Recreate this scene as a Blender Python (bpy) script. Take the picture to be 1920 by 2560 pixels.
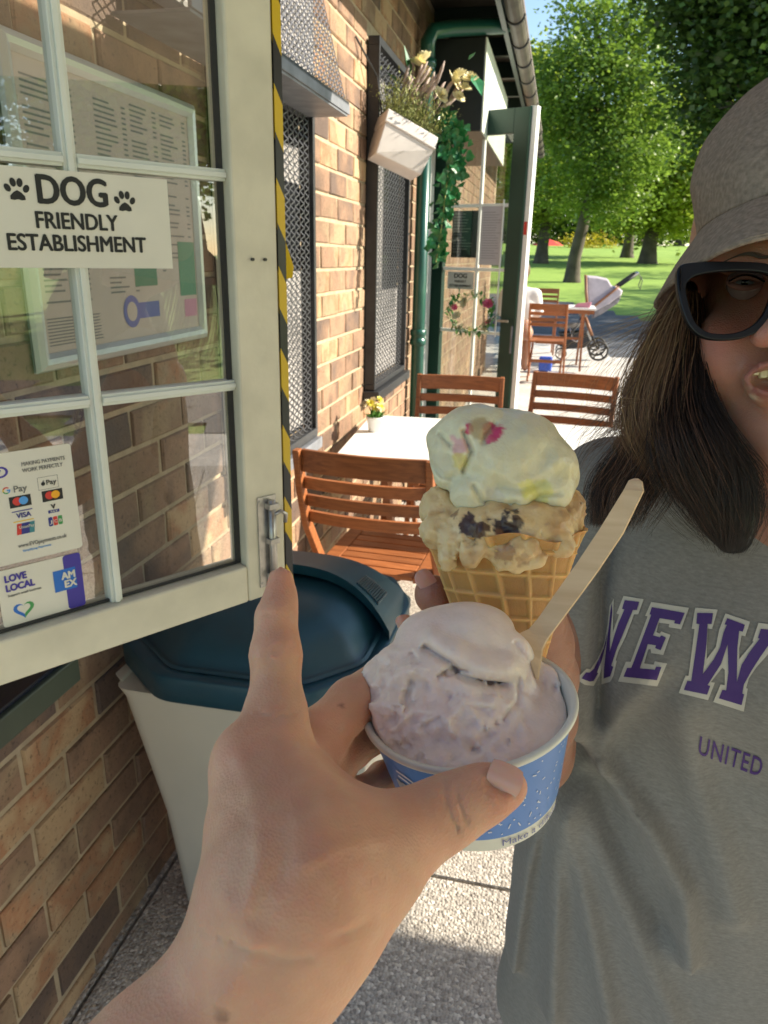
import bpy, bmesh, math, random
import numpy as np
from mathutils import Vector, Matrix, noise
from mathutils.bvhtree import BVHTree
random.seed(7); np.random.seed(7)
R = math.radians
scene = bpy.context.scene
COL = scene.collection
for o in list(bpy.data.objects): bpy.data.objects.remove(o)

# ------------------------------------------------------------------ camera
FPX = 1850.0; CAM = Vector((0.80, 0.0, 1.40))
PIT, YAW, ROLL = R(19.08), R(12.3), R(1.2)
fw = Vector((-math.sin(YAW)*math.cos(PIT), math.cos(YAW)*math.cos(PIT), -math.sin(PIT)))
rt0 = Vector((math.cos(YAW), math.sin(YAW), 0)); up0 = rt0.cross(fw)
rt = rt0*math.cos(ROLL) + up0*math.sin(ROLL)
up = up0*math.cos(ROLL) - rt0*math.sin(ROLL)
cd = bpy.data.cameras.new('camera'); cam = bpy.data.objects.new('camera', cd); COL.objects.link(cam)
cam.matrix_world = Matrix(((rt.x, up.x, -fw.x, CAM.x), (rt.y, up.y, -fw.y, CAM.y), (rt.z, up.z, -fw.z, CAM.z), (0, 0, 0, 1)))
cd.sensor_fit = 'VERTICAL'; cd.sensor_height = 36.0; cd.lens = 36.0*FPX/2560.0
cd.clip_start = 0.02; cd.clip_end = 1000
cd.dof.use_dof = True; cd.dof.focus_distance = 0.40; cd.dof.aperture_fstop = 26.0
scene.camera = cam
# ------------------------------------------------------------------ light
SUN_AZ, SUN_EL = 72.0, 30.0          # azimuth from +Y towards +X
sdir = Vector((math.sin(R(SUN_AZ))*math.cos(R(SUN_EL)), math.cos(R(SUN_AZ))*math.cos(R(SUN_EL)), math.sin(R(SUN_EL))))
world = bpy.data.worlds.new('World'); scene.world = world; world.use_nodes = True
wn = world.node_tree.nodes; wl = world.node_tree.links
bg = wn['Background']; sky = wn.new('ShaderNodeTexSky'); sky.sky_type = 'NISHITA'; sky.sun_disc = False
sky.sun_elevation = R(SUN_EL); sky.sun_rotation = R(SUN_AZ); sky.altitude = 50; sky.air_density = 1.0; sky.dust_density = 0.4; sky.ozone_density = 2.0
wl.new(sky.outputs[0], bg.inputs[0]); bg.inputs[1].default_value = 0.112
sl = bpy.data.lights.new('sun', 'SUN'); sl.energy = 4.9; sl.angle = R(0.55); sl.color = (1.0, 0.93, 0.82)
so = bpy.data.objects.new('sun', sl); COL.objects.link(so)
so.rotation_euler = (-sdir).to_track_quat('-Z', 'Y').to_euler()
scene.view_settings.view_transform = 'Standard'; scene.view_settings.look = 'None'
scene.view_settings.exposure = 1.28; scene.view_settings.gamma = 1.0; scene.view_settings.use_curve_mapping = False
scene.view_settings.use_white_balance = True; scene.view_settings.white_balance_temperature = 6950; scene.view_settings.white_balance_tint = 8
scene.render.engine = 'CYCLES'
scene.cycles.transparent_max_bounces = 16; scene.cycles.max_bounces = 8
scene.render.resolution_x = 768; scene.render.resolution_y = 1024

# ------------------------------------------------------------------ helpers: pixels of the 1920x2560 photograph to places
def ray(px, py): return fw + rt*((px-960)/FPX) + up*((1280-py)/FPX)
def P(px, py, d): return CAM + ray(px, py)*d                       # d = depth along the view axis
def on_x(px, py, x=0.0): r = ray(px, py); return CAM + r*((x-CAM.x)/r.x)
def on_y(px, py, y): r = ray(px, py); return CAM + r*((y-CAM.y)/r.y)
def on_z(px, py, z): r = ray(px, py); return CAM + r*((z-CAM.z)/r.z)
def proj(p):
    v = Vector(p)-CAM; d = v.dot(fw)
    if d < 1e-4: return None
    return 960+FPX*v.dot(rt)/d, 1280-FPX*v.dot(up)/d, d
def ground_z(y): 
    t = max(0.0, y-6.0); return 0.044*t*t/(t+1.5) if t < 64 else 2.75
# ------------------------------------------------------------------ materials
def new_mat(name):
    m = bpy.data.materials.new(name); m.use_nodes = True
    return m, m.node_tree.nodes, m.node_tree.links, m.node_tree.nodes['Principled BSDF']
def mat(name, col, rough=0.6, metal=0.0, noise_amt=0.0, scale=20.0, bump=0.0, bscale=None, spec=0.5, obj_rand=0.0, coat=0.0, sub=0.0):
    m, N, L, b = new_mat(name)
    b.inputs['Base Color'].default_value = (*col, 1); b.inputs['Roughness'].default_value = rough
    b.inputs['Metallic'].default_value = metal; b.inputs['Specular IOR Level'].default_value = spec
    if coat: b.inputs['Coat Weight'].default_value = coat
    if sub: b.inputs['Subsurface Weight'].default_value = 1.0; b.inputs['Subsurface Scale'].default_value = sub
    tc = N.new('ShaderNodeTexCoord')
    if noise_amt or obj_rand:
        nz = N.new('ShaderNodeTexNoise'); nz.inputs['Scale'].default_value = scale; nz.inputs['Detail'].default_value = 6
        L.new(tc.outputs['Object'], nz.inputs['Vector'])
        hs = N.new('ShaderNodeHueSaturation'); hs.inputs['Color'].default_value = (*col, 1)
        mr = N.new('ShaderNodeMapRange'); mr.inputs['From Min'].default_value = 0.3; mr.inputs['From Max'].default_value = 0.7
        mr.inputs['To Min'].default_value = 1-noise_amt; mr.inputs['To Max'].default_value = 1+noise_amt
        L.new(nz.outputs[0], mr.inputs['Value'])
        if obj_rand:
            oi = N.new('ShaderNodeObjectInfo'); m2 = N.new('ShaderNodeMapRange')
            m2.inputs['To Min'].default_value = 1-obj_rand; m2.inputs['To Max'].default_value = 1+obj_rand
            L.new(oi.outputs['Random'], m2.inputs['Value']); mu = N.new('ShaderNodeMath'); mu.operation = 'MULTIPLY'
            L.new(mr.outputs[0], mu.inputs[0]); L.new(m2.outputs[0], mu.inputs[1]); L.new(mu.outputs[0], hs.inputs['Value'])
        else: L.new(mr.outputs[0], hs.inputs['Value'])
        L.new(hs.outputs[0], b.inputs['Base Color'])
    if bump:
        n2 = N.new('ShaderNodeTexNoise'); n2.inputs['Scale'].default_value = bscale or scale*3; n2.inputs['Detail'].default_value = 8
        L.new(tc.outputs['Object'], n2.inputs['Vector'])
        bp = N.new('ShaderNodeBump'); bp.inputs['Strength'].default_value = bump; bp.inputs['Distance'].default_value = 0.002
        L.new(n2.outputs[0], bp.inputs['Height']); L.new(bp.outputs[0], b.inputs['Normal'])
    return m
def glass_mat(name, ior=1.6, tint=(0.93, 0.95, 0.94)):
    m, N, L, b = new_mat(name); N.remove(b)
    fr = N.new('ShaderNodeFresnel'); fr.inputs['IOR'].default_value = ior
    tr = N.new('ShaderNodeBsdfTransparent'); tr.inputs[0].default_value = (*tint, 1)
    gl = N.new('ShaderNodeBsdfGlossy'); gl.inputs['Roughness'].default_value = 0.01
    mx = N.new('ShaderNodeMixShader'); gg = N.new('ShaderNodeNewGeometry'); bf = N.new('ShaderNodeMath'); bf.operation = 'SUBTRACT'; bf.inputs[0].default_value = 1.0; L.new(gg.outputs['Backfacing'], bf.inputs[1]); mu = N.new('ShaderNodeMath'); mu.operation = 'MULTIPLY'; L.new(fr.outputs[0], mu.inputs[0]); L.new(bf.outputs[0], mu.inputs[1]); L.new(mu.outputs[0], mx.inputs[0]); L.new(tr.outputs[0], mx.inputs[1]); L.new(gl.outputs[0], mx.inputs[2])
    L.new(mx.outputs[0], N['Material Output'].inputs[0]); return m
def leaf_mat(name, c0, c1, trans=0.35, sc=0.35):
    m, N, L, b = new_mat(name); N.remove(b); geo = N.new('ShaderNodeNewGeometry')
    n = N.new('ShaderNodeTexNoise'); n.inputs['Scale'].default_value = sc; n.inputs['Detail'].default_value = 3; L.new(geo.outputs['Position'], n.inputs['Vector'])
    wnz = N.new('ShaderNodeTexWhiteNoise'); L.new(geo.outputs['Random Per Island'], wnz.inputs['Vector'])
    ad = N.new('ShaderNodeMath'); ad.operation = 'MULTIPLY_ADD'; ad.inputs[1].default_value = .45; L.new(geo.outputs['Random Per Island'], ad.inputs[0])
    m2 = N.new('ShaderNodeMath'); m2.operation = 'MULTIPLY'; m2.inputs[1].default_value = .6; L.new(n.outputs[0], m2.inputs[0]); L.new(m2.outputs[0], ad.inputs[2])
    cr = N.new('ShaderNodeValToRGB'); cr.color_ramp.elements[0].position = .25; cr.color_ramp.elements[1].position = .75
    cr.color_ramp.elements[0].color = (*c0, 1); cr.color_ramp.elements[1].color = (*c1, 1); L.new(ad.outputs[0], cr.inputs[0])
    d = N.new('ShaderNodeBsdfDiffuse'); t = N.new('ShaderNodeBsdfTranslucent'); g_ = N.new('ShaderNodeBsdfGlossy'); g_.inputs['Roughness'].default_value = .45
    L.new(cr.outputs[0], d.inputs[0]); L.new(cr.outputs[0], t.inputs[0]); mx = N.new('ShaderNodeMixShader'); mx.inputs[0].default_value = trans
    L.new(d.outputs[0], mx.inputs[1]); L.new(t.outputs[0], mx.inputs[2]); m3 = N.new('ShaderNodeMixShader'); m3.inputs[0].default_value = .05
    L.new(mx.outputs[0], m3.inputs[1]); L.new(g_.outputs[0], m3.inputs[2]); L.new(m3.outputs[0], N['Material Output'].inputs[0]); return m
# ------------------------------------------------------------------ mesh building
class MB:
    def __init__(s): s.v = []; s.f = []; s.mi = []; s.cur = 0
    def add(s, vs, fs):
        b = len(s.v); s.v += [tuple(x) for x in vs]
        for f in fs: s.f.append(tuple(b+i for i in f)); s.mi.append(s.cur)
        return s
    def box(s, x0, x1, y0, y1, z0, z1):
        return s.hexa([(x0,y0,z0),(x1,y0,z0),(x1,y1,z0),(x0,y1,z0),(x0,y0,z1),(x1,y0,z1),(x1,y1,z1),(x0,y1,z1)])
    def hexa(s, c): return s.add(c, [(3,2,1,0),(4,5,6,7),(0,1,5,4),(1,2,6,5),(2,3,7,6),(3,0,4,7)])
    def bar(s, a, b, w, h, upv=(0, 0, 1)):
        a = Vector(a); b = Vector(b); d = (b-a).normalized(); u = Vector(upv)
        sd = d.cross(u)
        if sd.length < 1e-5: sd = d.cross(Vector((1, 0, 0)))
        sd.normalize(); u = sd.cross(d)
        sd = sd*w/2; u = u*h/2
        return s.hexa([a-sd-u, a+sd-u, b+sd-u, b-sd-u, a-sd+u, a+sd+u, b+sd+u, b-sd+u])
    def tube(s, pts, r, n=8, caps=True):
        pts = [Vector(p) for p in pts]; rs = r if isinstance(r, (list, tuple)) else [r]*len(pts)
        rings = []; pu = None
        for i, p in enumerate(pts):
            d = (pts[min(i+1, len(pts)-1)]-pts[max(i-1, 0)]).normalized()
            if pu is None: pu = d.orthogonal().normalized()
            pu = (pu - d*pu.dot(d)); pu = pu.normalized() if pu.length > 1e-6 else d.orthogonal().normalized()
            q = d.cross(pu)
            rings.append([p+(pu*math.cos(2*math.pi*k/n)+q*math.sin(2*math.pi*k/n))*rs[i] for k in range(n)])
        vs = [v for rg in rings for v in rg]; fs = []
        for i in range(len(pts)-1):
            for k in range(n): fs.append((i*n+k, i*n+(k+1) % n, (i+1)*n+(k+1) % n, (i+1)*n+k))
        if caps: fs.append(tuple(range(n))[::-1]); fs.append(tuple((len(pts)-1)*n+k for k in range(n)))
        return s.add(vs, fs)
    def lathe(s, prof, n=32, c=(0, 0, 0), M=None):
        vs = []; fs = []
        for (r, z) in prof:
            for k in range(n):
                a = 2*math.pi*k/n; vs.append(Vector((c[0]+r*math.cos(a), c[1]+r*math.sin(a), c[2]+z)))
        if M: vs = [M @ v for v in vs]
        for i in range(len(prof)-1):
            for k in range(n): fs.append((i*n+k, i*n+(k+1) % n, (i+1)*n+(k+1) % n, (i+1)*n+k))
        return s.add(vs, fs)
    def prism(s, poly, ax, t0, t1):
        # poly in the two other axes, extruded along ax
        def mk(p, t):
            q = list(p); q.insert(ax, t); return tuple(q)
        n = len(poly); return s.add([mk(p, t0) for p in poly]+[mk(p, t1) for p in poly],
            [tuple(range(n))[::-1], tuple(range(n, 2*n))]+[(i, (i+1) % n, n+(i+1) % n, n+i) for i in range(n)])
    def xf(s, M): s.v = [tuple(M @ Vector(v)) for v in s.v]; return s
    def mesh(s, name, mats, smooth=False):
        me = bpy.data.meshes.new(name); me.from_pydata(s.v, [], s.f)
        for m in (mats if isinstance(mats, (list, tuple)) else [mats]): me.materials.append(m)
        if isinstance(mats, (list, tuple)): me.polygons.foreach_set('material_index', s.mi)
        bm = bmesh.new(); bm.from_mesh(me); bmesh.ops.recalc_face_normals(bm, faces=bm.faces); bm.to_mesh(me); bm.free()
        if smooth: me.shade_smooth()
        me.update(); return me
    def build(s, name, mats, parent=None, smooth=False, bevel=0.0, M=None):
        o = bpy.data.objects.new(name, s.mesh(name, mats, smooth)); COL.objects.link(o)
        if parent: o.parent = parent
        if M: o.matrix_local = M
        if bevel:
            b = o.modifiers.new('bevel', 'BEVEL'); b.width = bevel; b.segments = 2; b.limit_method = 'ANGLE'
        return o
def np_mesh(name, V, Q, m, smooth=True, parent=None, cols=None):
    V = np.asarray(V, dtype=np.float32); Q = np.asarray(Q, dtype=np.int32); k = Q.shape[1]
    me = bpy.data.meshes.new(name); me.vertices.add(len(V)); me.vertices.foreach_set('co', V.ravel())
    me.loops.add(len(Q)*k); me.loops.foreach_set('vertex_index', Q.ravel())
    me.polygons.add(len(Q)); me.polygons.foreach_set('loop_start', np.arange(0, len(Q)*k, k, dtype=np.int32))
    me.polygons.foreach_set('loop_total', np.full(len(Q), k, dtype=np.int32))
    me.update(calc_edges=True); me.validate()
    for q in (m if isinstance(m, (list, tuple)) else [m]): me.materials.append(q)
    if smooth: me.shade_smooth()
    if cols is not None:
        at = me.color_attributes.new('tint', 'FLOAT_COLOR', 'POINT'); c4 = np.ones((len(V), 4), dtype=np.float32); c4[:, :3] = cols
        at.data.foreach_set('color', c4.ravel())
    o = bpy.data.objects.new(name, me); COL.objects.link(o)
    if parent: o.parent = parent
    return o
def tag(o, label=None, cat=None, group=None, kind=None):
    if label: o['label'] = label
    if cat: o['category'] = cat
    if group: o['group'] = group
    if kind: o['kind'] = kind
    return o
def thing(name, label, cat, loc=(0, 0, 0), rz=0, group=None):
    o = bpy.data.objects.new(name, None); COL.objects.link(o); o.location = loc; o.rotation_euler = (0, 0, rz)
    o.empty_display_size = 0.05
    return tag(o, label, cat, group)
def copy_tree(o, parent=None):
    c = o.copy(); COL.objects.link(c); c.parent = parent
    for ch in list(o.children): copy_tree(ch, c)
    return c
def text_obj(txt, size, m, parent, M, bold=0.0, name='lettering', shear=0.0, align='CENTER', depth=0.0003, sx=1.0, space=1.0):
    cu = bpy.data.curves.new('t', 'FONT'); cu.body = txt; cu.size = size; cu.align_x = align; cu.shear = shear
    cu.extrude = depth; cu.space_character = space; cu.resolution_u = 4
    t = bpy.data.objects.new('t', cu); COL.objects.link(t); dg = bpy.context.evaluated_depsgraph_get()
    me = bpy.data.meshes.new_from_object(t.evaluated_get(dg)); bpy.data.objects.remove(t); bpy.data.curves.remove(cu)
    me.materials.clear(); me.materials.append(m)
    if sx != 1.0: me.transform(Matrix.Diagonal((sx, 1, 1, 1)))
    if bold > 0 and not shear:
        bm = bmesh.new(); base = me.copy()
        for q, (dx, dy) in enumerate(((0, 0), (1, 0), (-1, 0), (0, 1), (0, -1))):
            tm = base.copy(); tm.transform(Matrix.Translation((dx*bold, dy*bold*.6, q*.00004))); bm.from_mesh(tm); bpy.data.meshes.remove(tm)
        bm.to_mesh(me); bm.free(); bpy.data.meshes.remove(base)
    o = bpy.data.objects.new(name, me); COL.objects.link(o); o.parent = parent; o.matrix_local = M
    return o
# ================================================================== SETTING
# --- ground: one big terrain sheet (lawn), paved terrace, park path
def sheet(name, m, poly_fn, xs, ys, dz):
    V = []; Q = []; nx = len(xs)
    for y in ys:
        for x in xs: V.append((x, y, ground_z(y)+dz))
    for j in range(len(ys)-1):
        for i in range(nx-1):
            cx, cy = (xs[i]+xs[i+1])/2, (ys[j]+ys[j+1])/2
            if poly_fn is None or poly_fn(cx, cy): Q.append((j*nx+i, j*nx+i+1, (j+1)*nx+i+1, (j+1)*nx+i))
    o = np_mesh(name, V, Q, m, smooth=True); tag(o, kind='structure'); return o
def lawn_mat():
    m, N, L, b = new_mat('lawn'); tc = N.new('ShaderNodeTexCoord')
    n1 = N.new('ShaderNodeTexNoise'); n1.inputs['Scale'].default_value = 0.6; n1.inputs['Detail'].default_value = 8
    n2 = N.new('ShaderNodeTexNoise'); n2.inputs['Scale'].default_value = 25; n2.inputs['Detail'].default_value = 4
    cr = N.new('ShaderNodeValToRGB'); cr.color_ramp.elements[0].position = 0.3; cr.color_ramp.elements[0].color = (0.15, 0.27, 0.03, 1)
    cr.color_ramp.elements[1].position = 0.7; cr.color_ramp.elements[1].color = (0.30, 0.44, 0.075, 1)
    mx = N.new('ShaderNodeMath'); mx.operation = 'MULTIPLY_ADD'; mx.inputs[1].default_value = 0.45
    for n in (n1, n2): L.new(tc.outputs['Object'], n.inputs['Vector'])
    L.new(n2.outputs[0], mx.inputs[0]); m3 = N.new('ShaderNodeMath'); m3.operation = 'MULTIPLY'; m3.inputs[1].default_value = 0.55
    L.new(n1.outputs[0], m3.inputs[0]); L.new(m3.outputs[0], mx.inputs[2]); L.new(mx.outputs[0], cr.inputs[0])
    L.new(cr.outputs[0], b.inputs['Base Color']); b.inputs['Roughness'].default_value = 0.9
    bp = N.new('ShaderNodeBump'); bp.inputs['Strength'].default_value = 0.6; bp.inputs['Distance'].default_value = 0.05
    L.new(n2.outputs[0], bp.inputs['Height']); L.new(bp.outputs[0], b.inputs['Normal']); return m
M_lawn = lawn_mat()
def gravel_mat(name, c0, c1, scale=110, bump=1.0, c2=None):
    m, N, L, b = new_mat(name); tc = N.new('ShaderNodeTexCoord')
    v = N.new('ShaderNodeTexVoronoi'); v.inputs['Scale'].default_value = scale; v.feature = 'F1'
    n = N.new('ShaderNodeTexNoise'); n.inputs['Scale'].default_value = scale*0.7; n.inputs['Detail'].default_value = 6
    n3 = N.new('ShaderNodeTexNoise'); n3.inputs['Scale'].default_value = 3; n3.inputs['Detail'].default_value = 6
    for q in (v, n, n3): L.new(tc.outputs['Object'], q.inputs['Vector'])
    sp = N.new('ShaderNodeSeparateColor'); L.new(v.outputs['Color'], sp.inputs[0])
    cr = N.new('ShaderNodeValToRGB'); cr.color_ramp.elements[0].position = 0.0; cr.color_ramp.elements[0].color = (*c0, 1)
    cr.color_ramp.elements[1].position = 1.0; cr.color_ramp.elements[1].color = (*c1, 1)
    if c2: e = cr.color_ramp.elements.new(0.82); e.color = (*c2, 1)
    L.new(sp.outputs[0], cr.inputs[0])
    hs = N.new('ShaderNodeHueSaturation'); L.new(cr.outputs[0], hs.inputs['Color'])
    mr = N.new('ShaderNodeMapRange'); mr.inputs['From Min'].default_value = 0.3; mr.inputs['From Max'].default_value = 0.7; mr.inputs['To Min'].default_value = 0.85; mr.inputs['To Max'].default_value = 1.15
    L.new(n3.outputs[0], mr.inputs['Value']); L.new(mr.outputs[0], hs.inputs['Value']); L.new(hs.outputs[0], b.inputs['Base Color'])
    b.inputs['Roughness'].default_value = 0.75
    ad = N.new('ShaderNodeMath'); ad.operation = 'SUBTRACT'; L.new(n.outputs[0], ad.inputs[0]); L.new(v.outputs['Distance'], ad.inputs[1])
    bp = N.new('ShaderNodeBump'); bp.inputs['Strength'].default_value = bump; bp.inputs['Distance'].default_value = 0.004
    L.new(ad.outputs[0], bp.inputs['Height']); L.new(bp.outputs[0], b.inputs['Normal']); return m
M_slab = gravel_mat('aggregate_paving', (0.27, 0.24, 0.21), (0.74, 0.68, 0.60), 150, 0.9, (0.50, 0.455, 0.40))
M_path = gravel_mat('asphalt', (0.05, 0.055, 0.065), (0.13, 0.13, 0.14), 60, 0.6)
M_base = gravel_mat('paving_far', (0.48, 0.45, 0.41), (0.64, 0.60, 0.55), 40, 0.4)
def kerb_y(x):      # edge between paving and lawn: swings from far ahead round to the right
    return 19.5-1.0*max(0, x)-0.45*max(0, x)**1.6 if x > 0 else 19.5+0.3*(-x)
ysl = [-60, -30, -15, -8]+[i*1.0-6 for i in range(0, 34)]+[30, 34, 40, 48, 58, 72, 90, 120, 200, 400]
xsl = [-400, -200, -100, -50, -25]+[i*1.0-12 for i in range(0, 38)]+[30, 36, 44, 60, 100, 200, 400]
sheet('lawn', M_lawn, None, xsl, ysl, -0.035)
def inpave(x, y): return y < kerb_y(x) and -12 < x < 5.6+max(0, (y)*0.1) and y > -6
sheet('paved_terrace', M_base, inpave, [i*0.4-12 for i in range(0, 60)], [i*0.4-6 for i in range(0, 70)], -0.018)
def inpath(x, y): return y < kerb_y(x)+0.2 and y > kerb_y(x)-5.8 and x > -12 and x < 9
sheet('park_path', M_path, inpath, [i*0.4-12 for i in range(0, 60)], [i*0.4-6 for i in range(0, 70)], -0.012)
# near paving slabs (each one a piece with open joints)
pav = thing('paving', 'exposed aggregate paving slabs with dark open joints beside the brick wall', 'paving'); pav['kind'] = 'structure'
del pav['category']
sm = MB(); w2, h2 = 0.896, 0.896
sm.add([(0.006, 0, 0), (w2-0.006, 0, 0), (w2, 0.006, 0), (w2, h2-0.006, 0), (w2-0.006, h2, 0), (0.006, h2, 0), (0, h2-0.006, 0), (0, 0.006, 0)] +
       [(0, 0, -0.016), (w2, 0, -0.016), (w2, h2, -0.016), (0, h2, -0.016)],
       [(0, 1, 2, 3, 4, 5, 6, 7), (8, 9, 1, 0), (9, 2, 1), (9, 10, 3, 2), (10, 4, 3), (10, 11, 5, 4), (11, 6, 5), (11, 8, 7, 6), (8, 0, 7)])
slab_me = sm.mesh('slab', M_slab)
for i in range(-1, 5):
    for j in range(-3, 7):
        o = bpy.data.objects.new('slab', slab_me); COL.objects.link(o); o.parent = pav
        o.location = (0.02+i*0.905, 1.394+j*0.905+random.uniform(-.002, .002), random.uniform(-.0015, .0015))

# ================================================================== BRICK WALL
M_mortar = mat('mortar', (0.38, 0.295, 0.195), 0.9, noise_amt=0.18, scale=30, bump=0.9, bscale=160)
def brick_mat(rnd=True):
    m, N, L, b = new_mat('brick'); tc = N.new('ShaderNodeTexCoord'); oi = N.new('ShaderNodeObjectInfo')
    cr = N.new('ShaderNodeValToRGB'); e = cr.color_ramp.elements
    stops = [(0.0, (0.13, 0.085, 0.065)), (0.2, (0.19, 0.115, 0.075)), (0.38, (0.30, 0.175, 0.11)), (0.55, (0.25, 0.155, 0.095)), (0.72, (0.34, 0.235, 0.14)), (0.86, (0.36, 0.175, 0.09)), (1.0, (0.45, 0.30, 0.17))]
    e[0].position, e[0].color = stops[0][0], (*stops[0][1], 1); e[1].position, e[1].color = 1.0, (*stops[-1][1], 1)
    for p, c in stops[1:-1]: q = e.new(p); q.color = (*c, 1)
    geo = N.new('ShaderNodeNewGeometry')
    mp = N.new('ShaderNodeVectorMath'); mp.operation = 'ADD'; rv = N.new('ShaderNodeVectorMath'); rv.operation = 'SCALE'
    cx = N.new('ShaderNodeCombineXYZ'); L.new(oi.outputs['Random'], cx.inputs[0]); L.new(oi.outputs['Random'], cx.inputs[2]); rv.inputs['Scale'].default_value = 37
    L.new(cx.outputs[0], rv.inputs[0]); L.new(tc.outputs['Object'], mp.inputs[0]); L.new(rv.outputs[0], mp.inputs[1])
    n1 = N.new('ShaderNodeTexNoise'); n1.inputs['Scale'].default_value = 9; n1.inputs['Detail'].default_value = 7
    n2 = N.new('ShaderNodeTexNoise'); n2.inputs['Scale'].default_value = 110; n2.inputs['Detail'].default_value = 5; n2.inputs['Roughness'].default_value = 0.7
    for n in (n1, n2): L.new(mp.outputs[0], n.inputs['Vector'])
    ad = N.new('ShaderNodeMath'); ad.operation = 'MULTIPLY_ADD'; ad.inputs[1].default_value = 1.3
    sb = N.new('ShaderNodeMath'); sb.operation = 'SUBTRACT'; sb.inputs[1].default_value = 0.65
    L.new(n1.outputs[0], ad.inputs[0])
    if rnd: L.new(oi.outputs['Random'], sb.inputs[0])
    else:
        n0 = N.new('ShaderNodeTexNoise'); n0.inputs['Scale'].default_value = 6; L.new(tc.outputs['Object'], n0.inputs['Vector']); L.new(n0.outputs[0], sb.inputs[0])
    L.new(sb.outputs[0], ad.inputs[2]); L.new(ad.outputs[0], cr.inputs[0])
    pit = N.new('ShaderNodeMapRange'); pit.inputs['From Min'].default_value = 0.34; pit.inputs['From Max'].default_value = 0.44; pit.inputs['To Min'].default_value = 0.45; pit.inputs['To Max'].default_value = 1.0
    L.new(n2.outputs[0], pit.inputs['Value'])
    hs = N.new('ShaderNodeHueSaturation'); L.new(cr.outputs[0], hs.inputs['Color'])
    n5 = N.new('ShaderNodeTexNoise'); n5.inputs['Scale'].default_value = 2.2; n5.inputs['Detail'].default_value = 8; L.new(geo.outputs['Position'], n5.inputs['Vector'])
    st = N.new('ShaderNodeMapRange'); st.inputs['From Min'].default_value = .35; st.inputs['From Max'].default_value = .65; st.inputs['To Min'].default_value = .68; st.inputs['To Max'].default_value = 1.12; L.new(n5.outputs[0], st.inputs['Value'])
    mm = N.new('ShaderNodeMath'); mm.operation = 'MULTIPLY'; L.new(pit.outputs[0], mm.inputs[0]); L.new(st.outputs[0], mm.inputs[1]); L.new(mm.outputs[0], hs.inputs['Value'])
    L.new(hs.outputs[0], b.inputs['Base Color']); b.inputs['Roughness'].default_value = 0.85
    bp = N.new('ShaderNodeBump'); bp.inputs['Strength'].default_value = 0.9; bp.inputs['Distance'].default_value = 0.0035
    L.new(n2.outputs[0], bp.inputs['Height']); L.new(bp.outputs[0], b.inputs['Normal']); return m
M_brick = brick_mat(); M_brick2 = brick_mat(False)
wall = thing('brick_wall', 'long buff and brown brick wall of the kiosk with pale raked mortar joints', 'wall')
WY0, WY1, WZ1 = 0.47, 4.36, 2.70
mo = MB().box(-0.2, -0.006, WY0, WY1, -0.05, WZ1); mo.box(-0.2, -0.006, 4.95, 9.5, -0.05, WZ1); mo.box(-0.2, -0.006, 4.36, 4.95, 2.25, WZ1)
mo.build('mortar', M_mortar, wall)
bl, bh, pl_, ph = 0.201, 0.071, 0.212, 0.082
def brick_mesh(k):
    rr = random.Random(k); e = 0.0035
    def j(): return rr.uniform(-.0024, .0024)
    f = [(0+j()*.5, e+j(), e+j()), (0+j()*.5, bl-e+j(), e+j()), (0+j()*.5, bl-e+j(), bh-e+j()), (0+j()*.5, e+j(), bh-e+j())]
    g = [(-e, 0, 0), (-e, bl, 0), (-e, bl, bh), (-e, 0, bh)]; h = [(-.03, 0, 0), (-.03, bl, 0), (-.03, bl, bh), (-.03, 0, bh)]
    mid = [(0.0006+j()*.4, bl/2, e+j())]
    s = MB(); s.add(f+g+h, [(0, 1, 2, 3)]+[(i, 4+i, 4+(i+1) % 4, (i+1) % 4) for i in range(4)]+[(4+i, 8+i, 8+(i+1) % 4, 4+(i+1) % 4) for i in range(4)])
    return s.mesh('brick', M_brick)
brick_meshes = [brick_mesh(k) for k in range(8)]
HOLES = [(1.72, 2.37, 0.83, 1.80), (3.19, 3.89, 0.84, 2.19), (4.36, 4.95, -1, 2.25)]
cand = []
for c in range(0, 33):
    z0 = c*ph - 0.038; off = 0.5*pl_ if c % 2 else 0.0
    for i in range(-1, 46):
        y0 = WY0 + 0.005 + off + i*pl_ + 0.0905
        if y0 < WY0 - 0.002 or y0+bl > 9.4: continue
        if z0+bh > WZ1: continue
        a, bq = y0, y0+bl
        skip = False
        for (h0, h1, k0, k1) in HOLES:
            if bq > h0+.01 and a < h1-.01 and z0+bh > k0+.01 and z0 < k1-.01:
                if a < h0-0.05: bq = h0
                elif bq > h1+0.05: a = h1
                else: skip = True
        if skip or bq-a < 0.03: continue
        p = proj((0, (a+bq)/2, z0+bh/2)); area = 0
        if p and -60 < p[0] < 1980 and -60 < p[1] < 2620:
            q0, q1 = proj((0, a, z0)), proj((0, bq, z0+bh))
            area = abs((q1[0]-q0[0]))*FPX*bh/p[2]
        cand.append((area, a, bq, z0))
cand.sort(key=lambda t: -t[0])
rest = MB(); rb = random.Random(3)
for k, (area, a, bq, z0) in enumerate(cand):
    if k < 296 and area > 0:
        o = bpy.data.objects.new('brick', rb.choice(brick_meshes)); COL.objects.link(o); o.parent = wall
        o.location = (rb.uniform(-.003, .002), a, z0+rb.uniform(-.001, .001)); o.scale = (1, (bq-a)/bl, 1)
        o.rotation_euler = (rb.uniform(-.004, .004), 0, 0)
    else: rest.box(-.03, rb.uniform(-.001, .001), a, bq, z0, z0+bh)
ro = rest.build('brickwork', M_brick2, wall); ro['kind'] = 'stuff'

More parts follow.
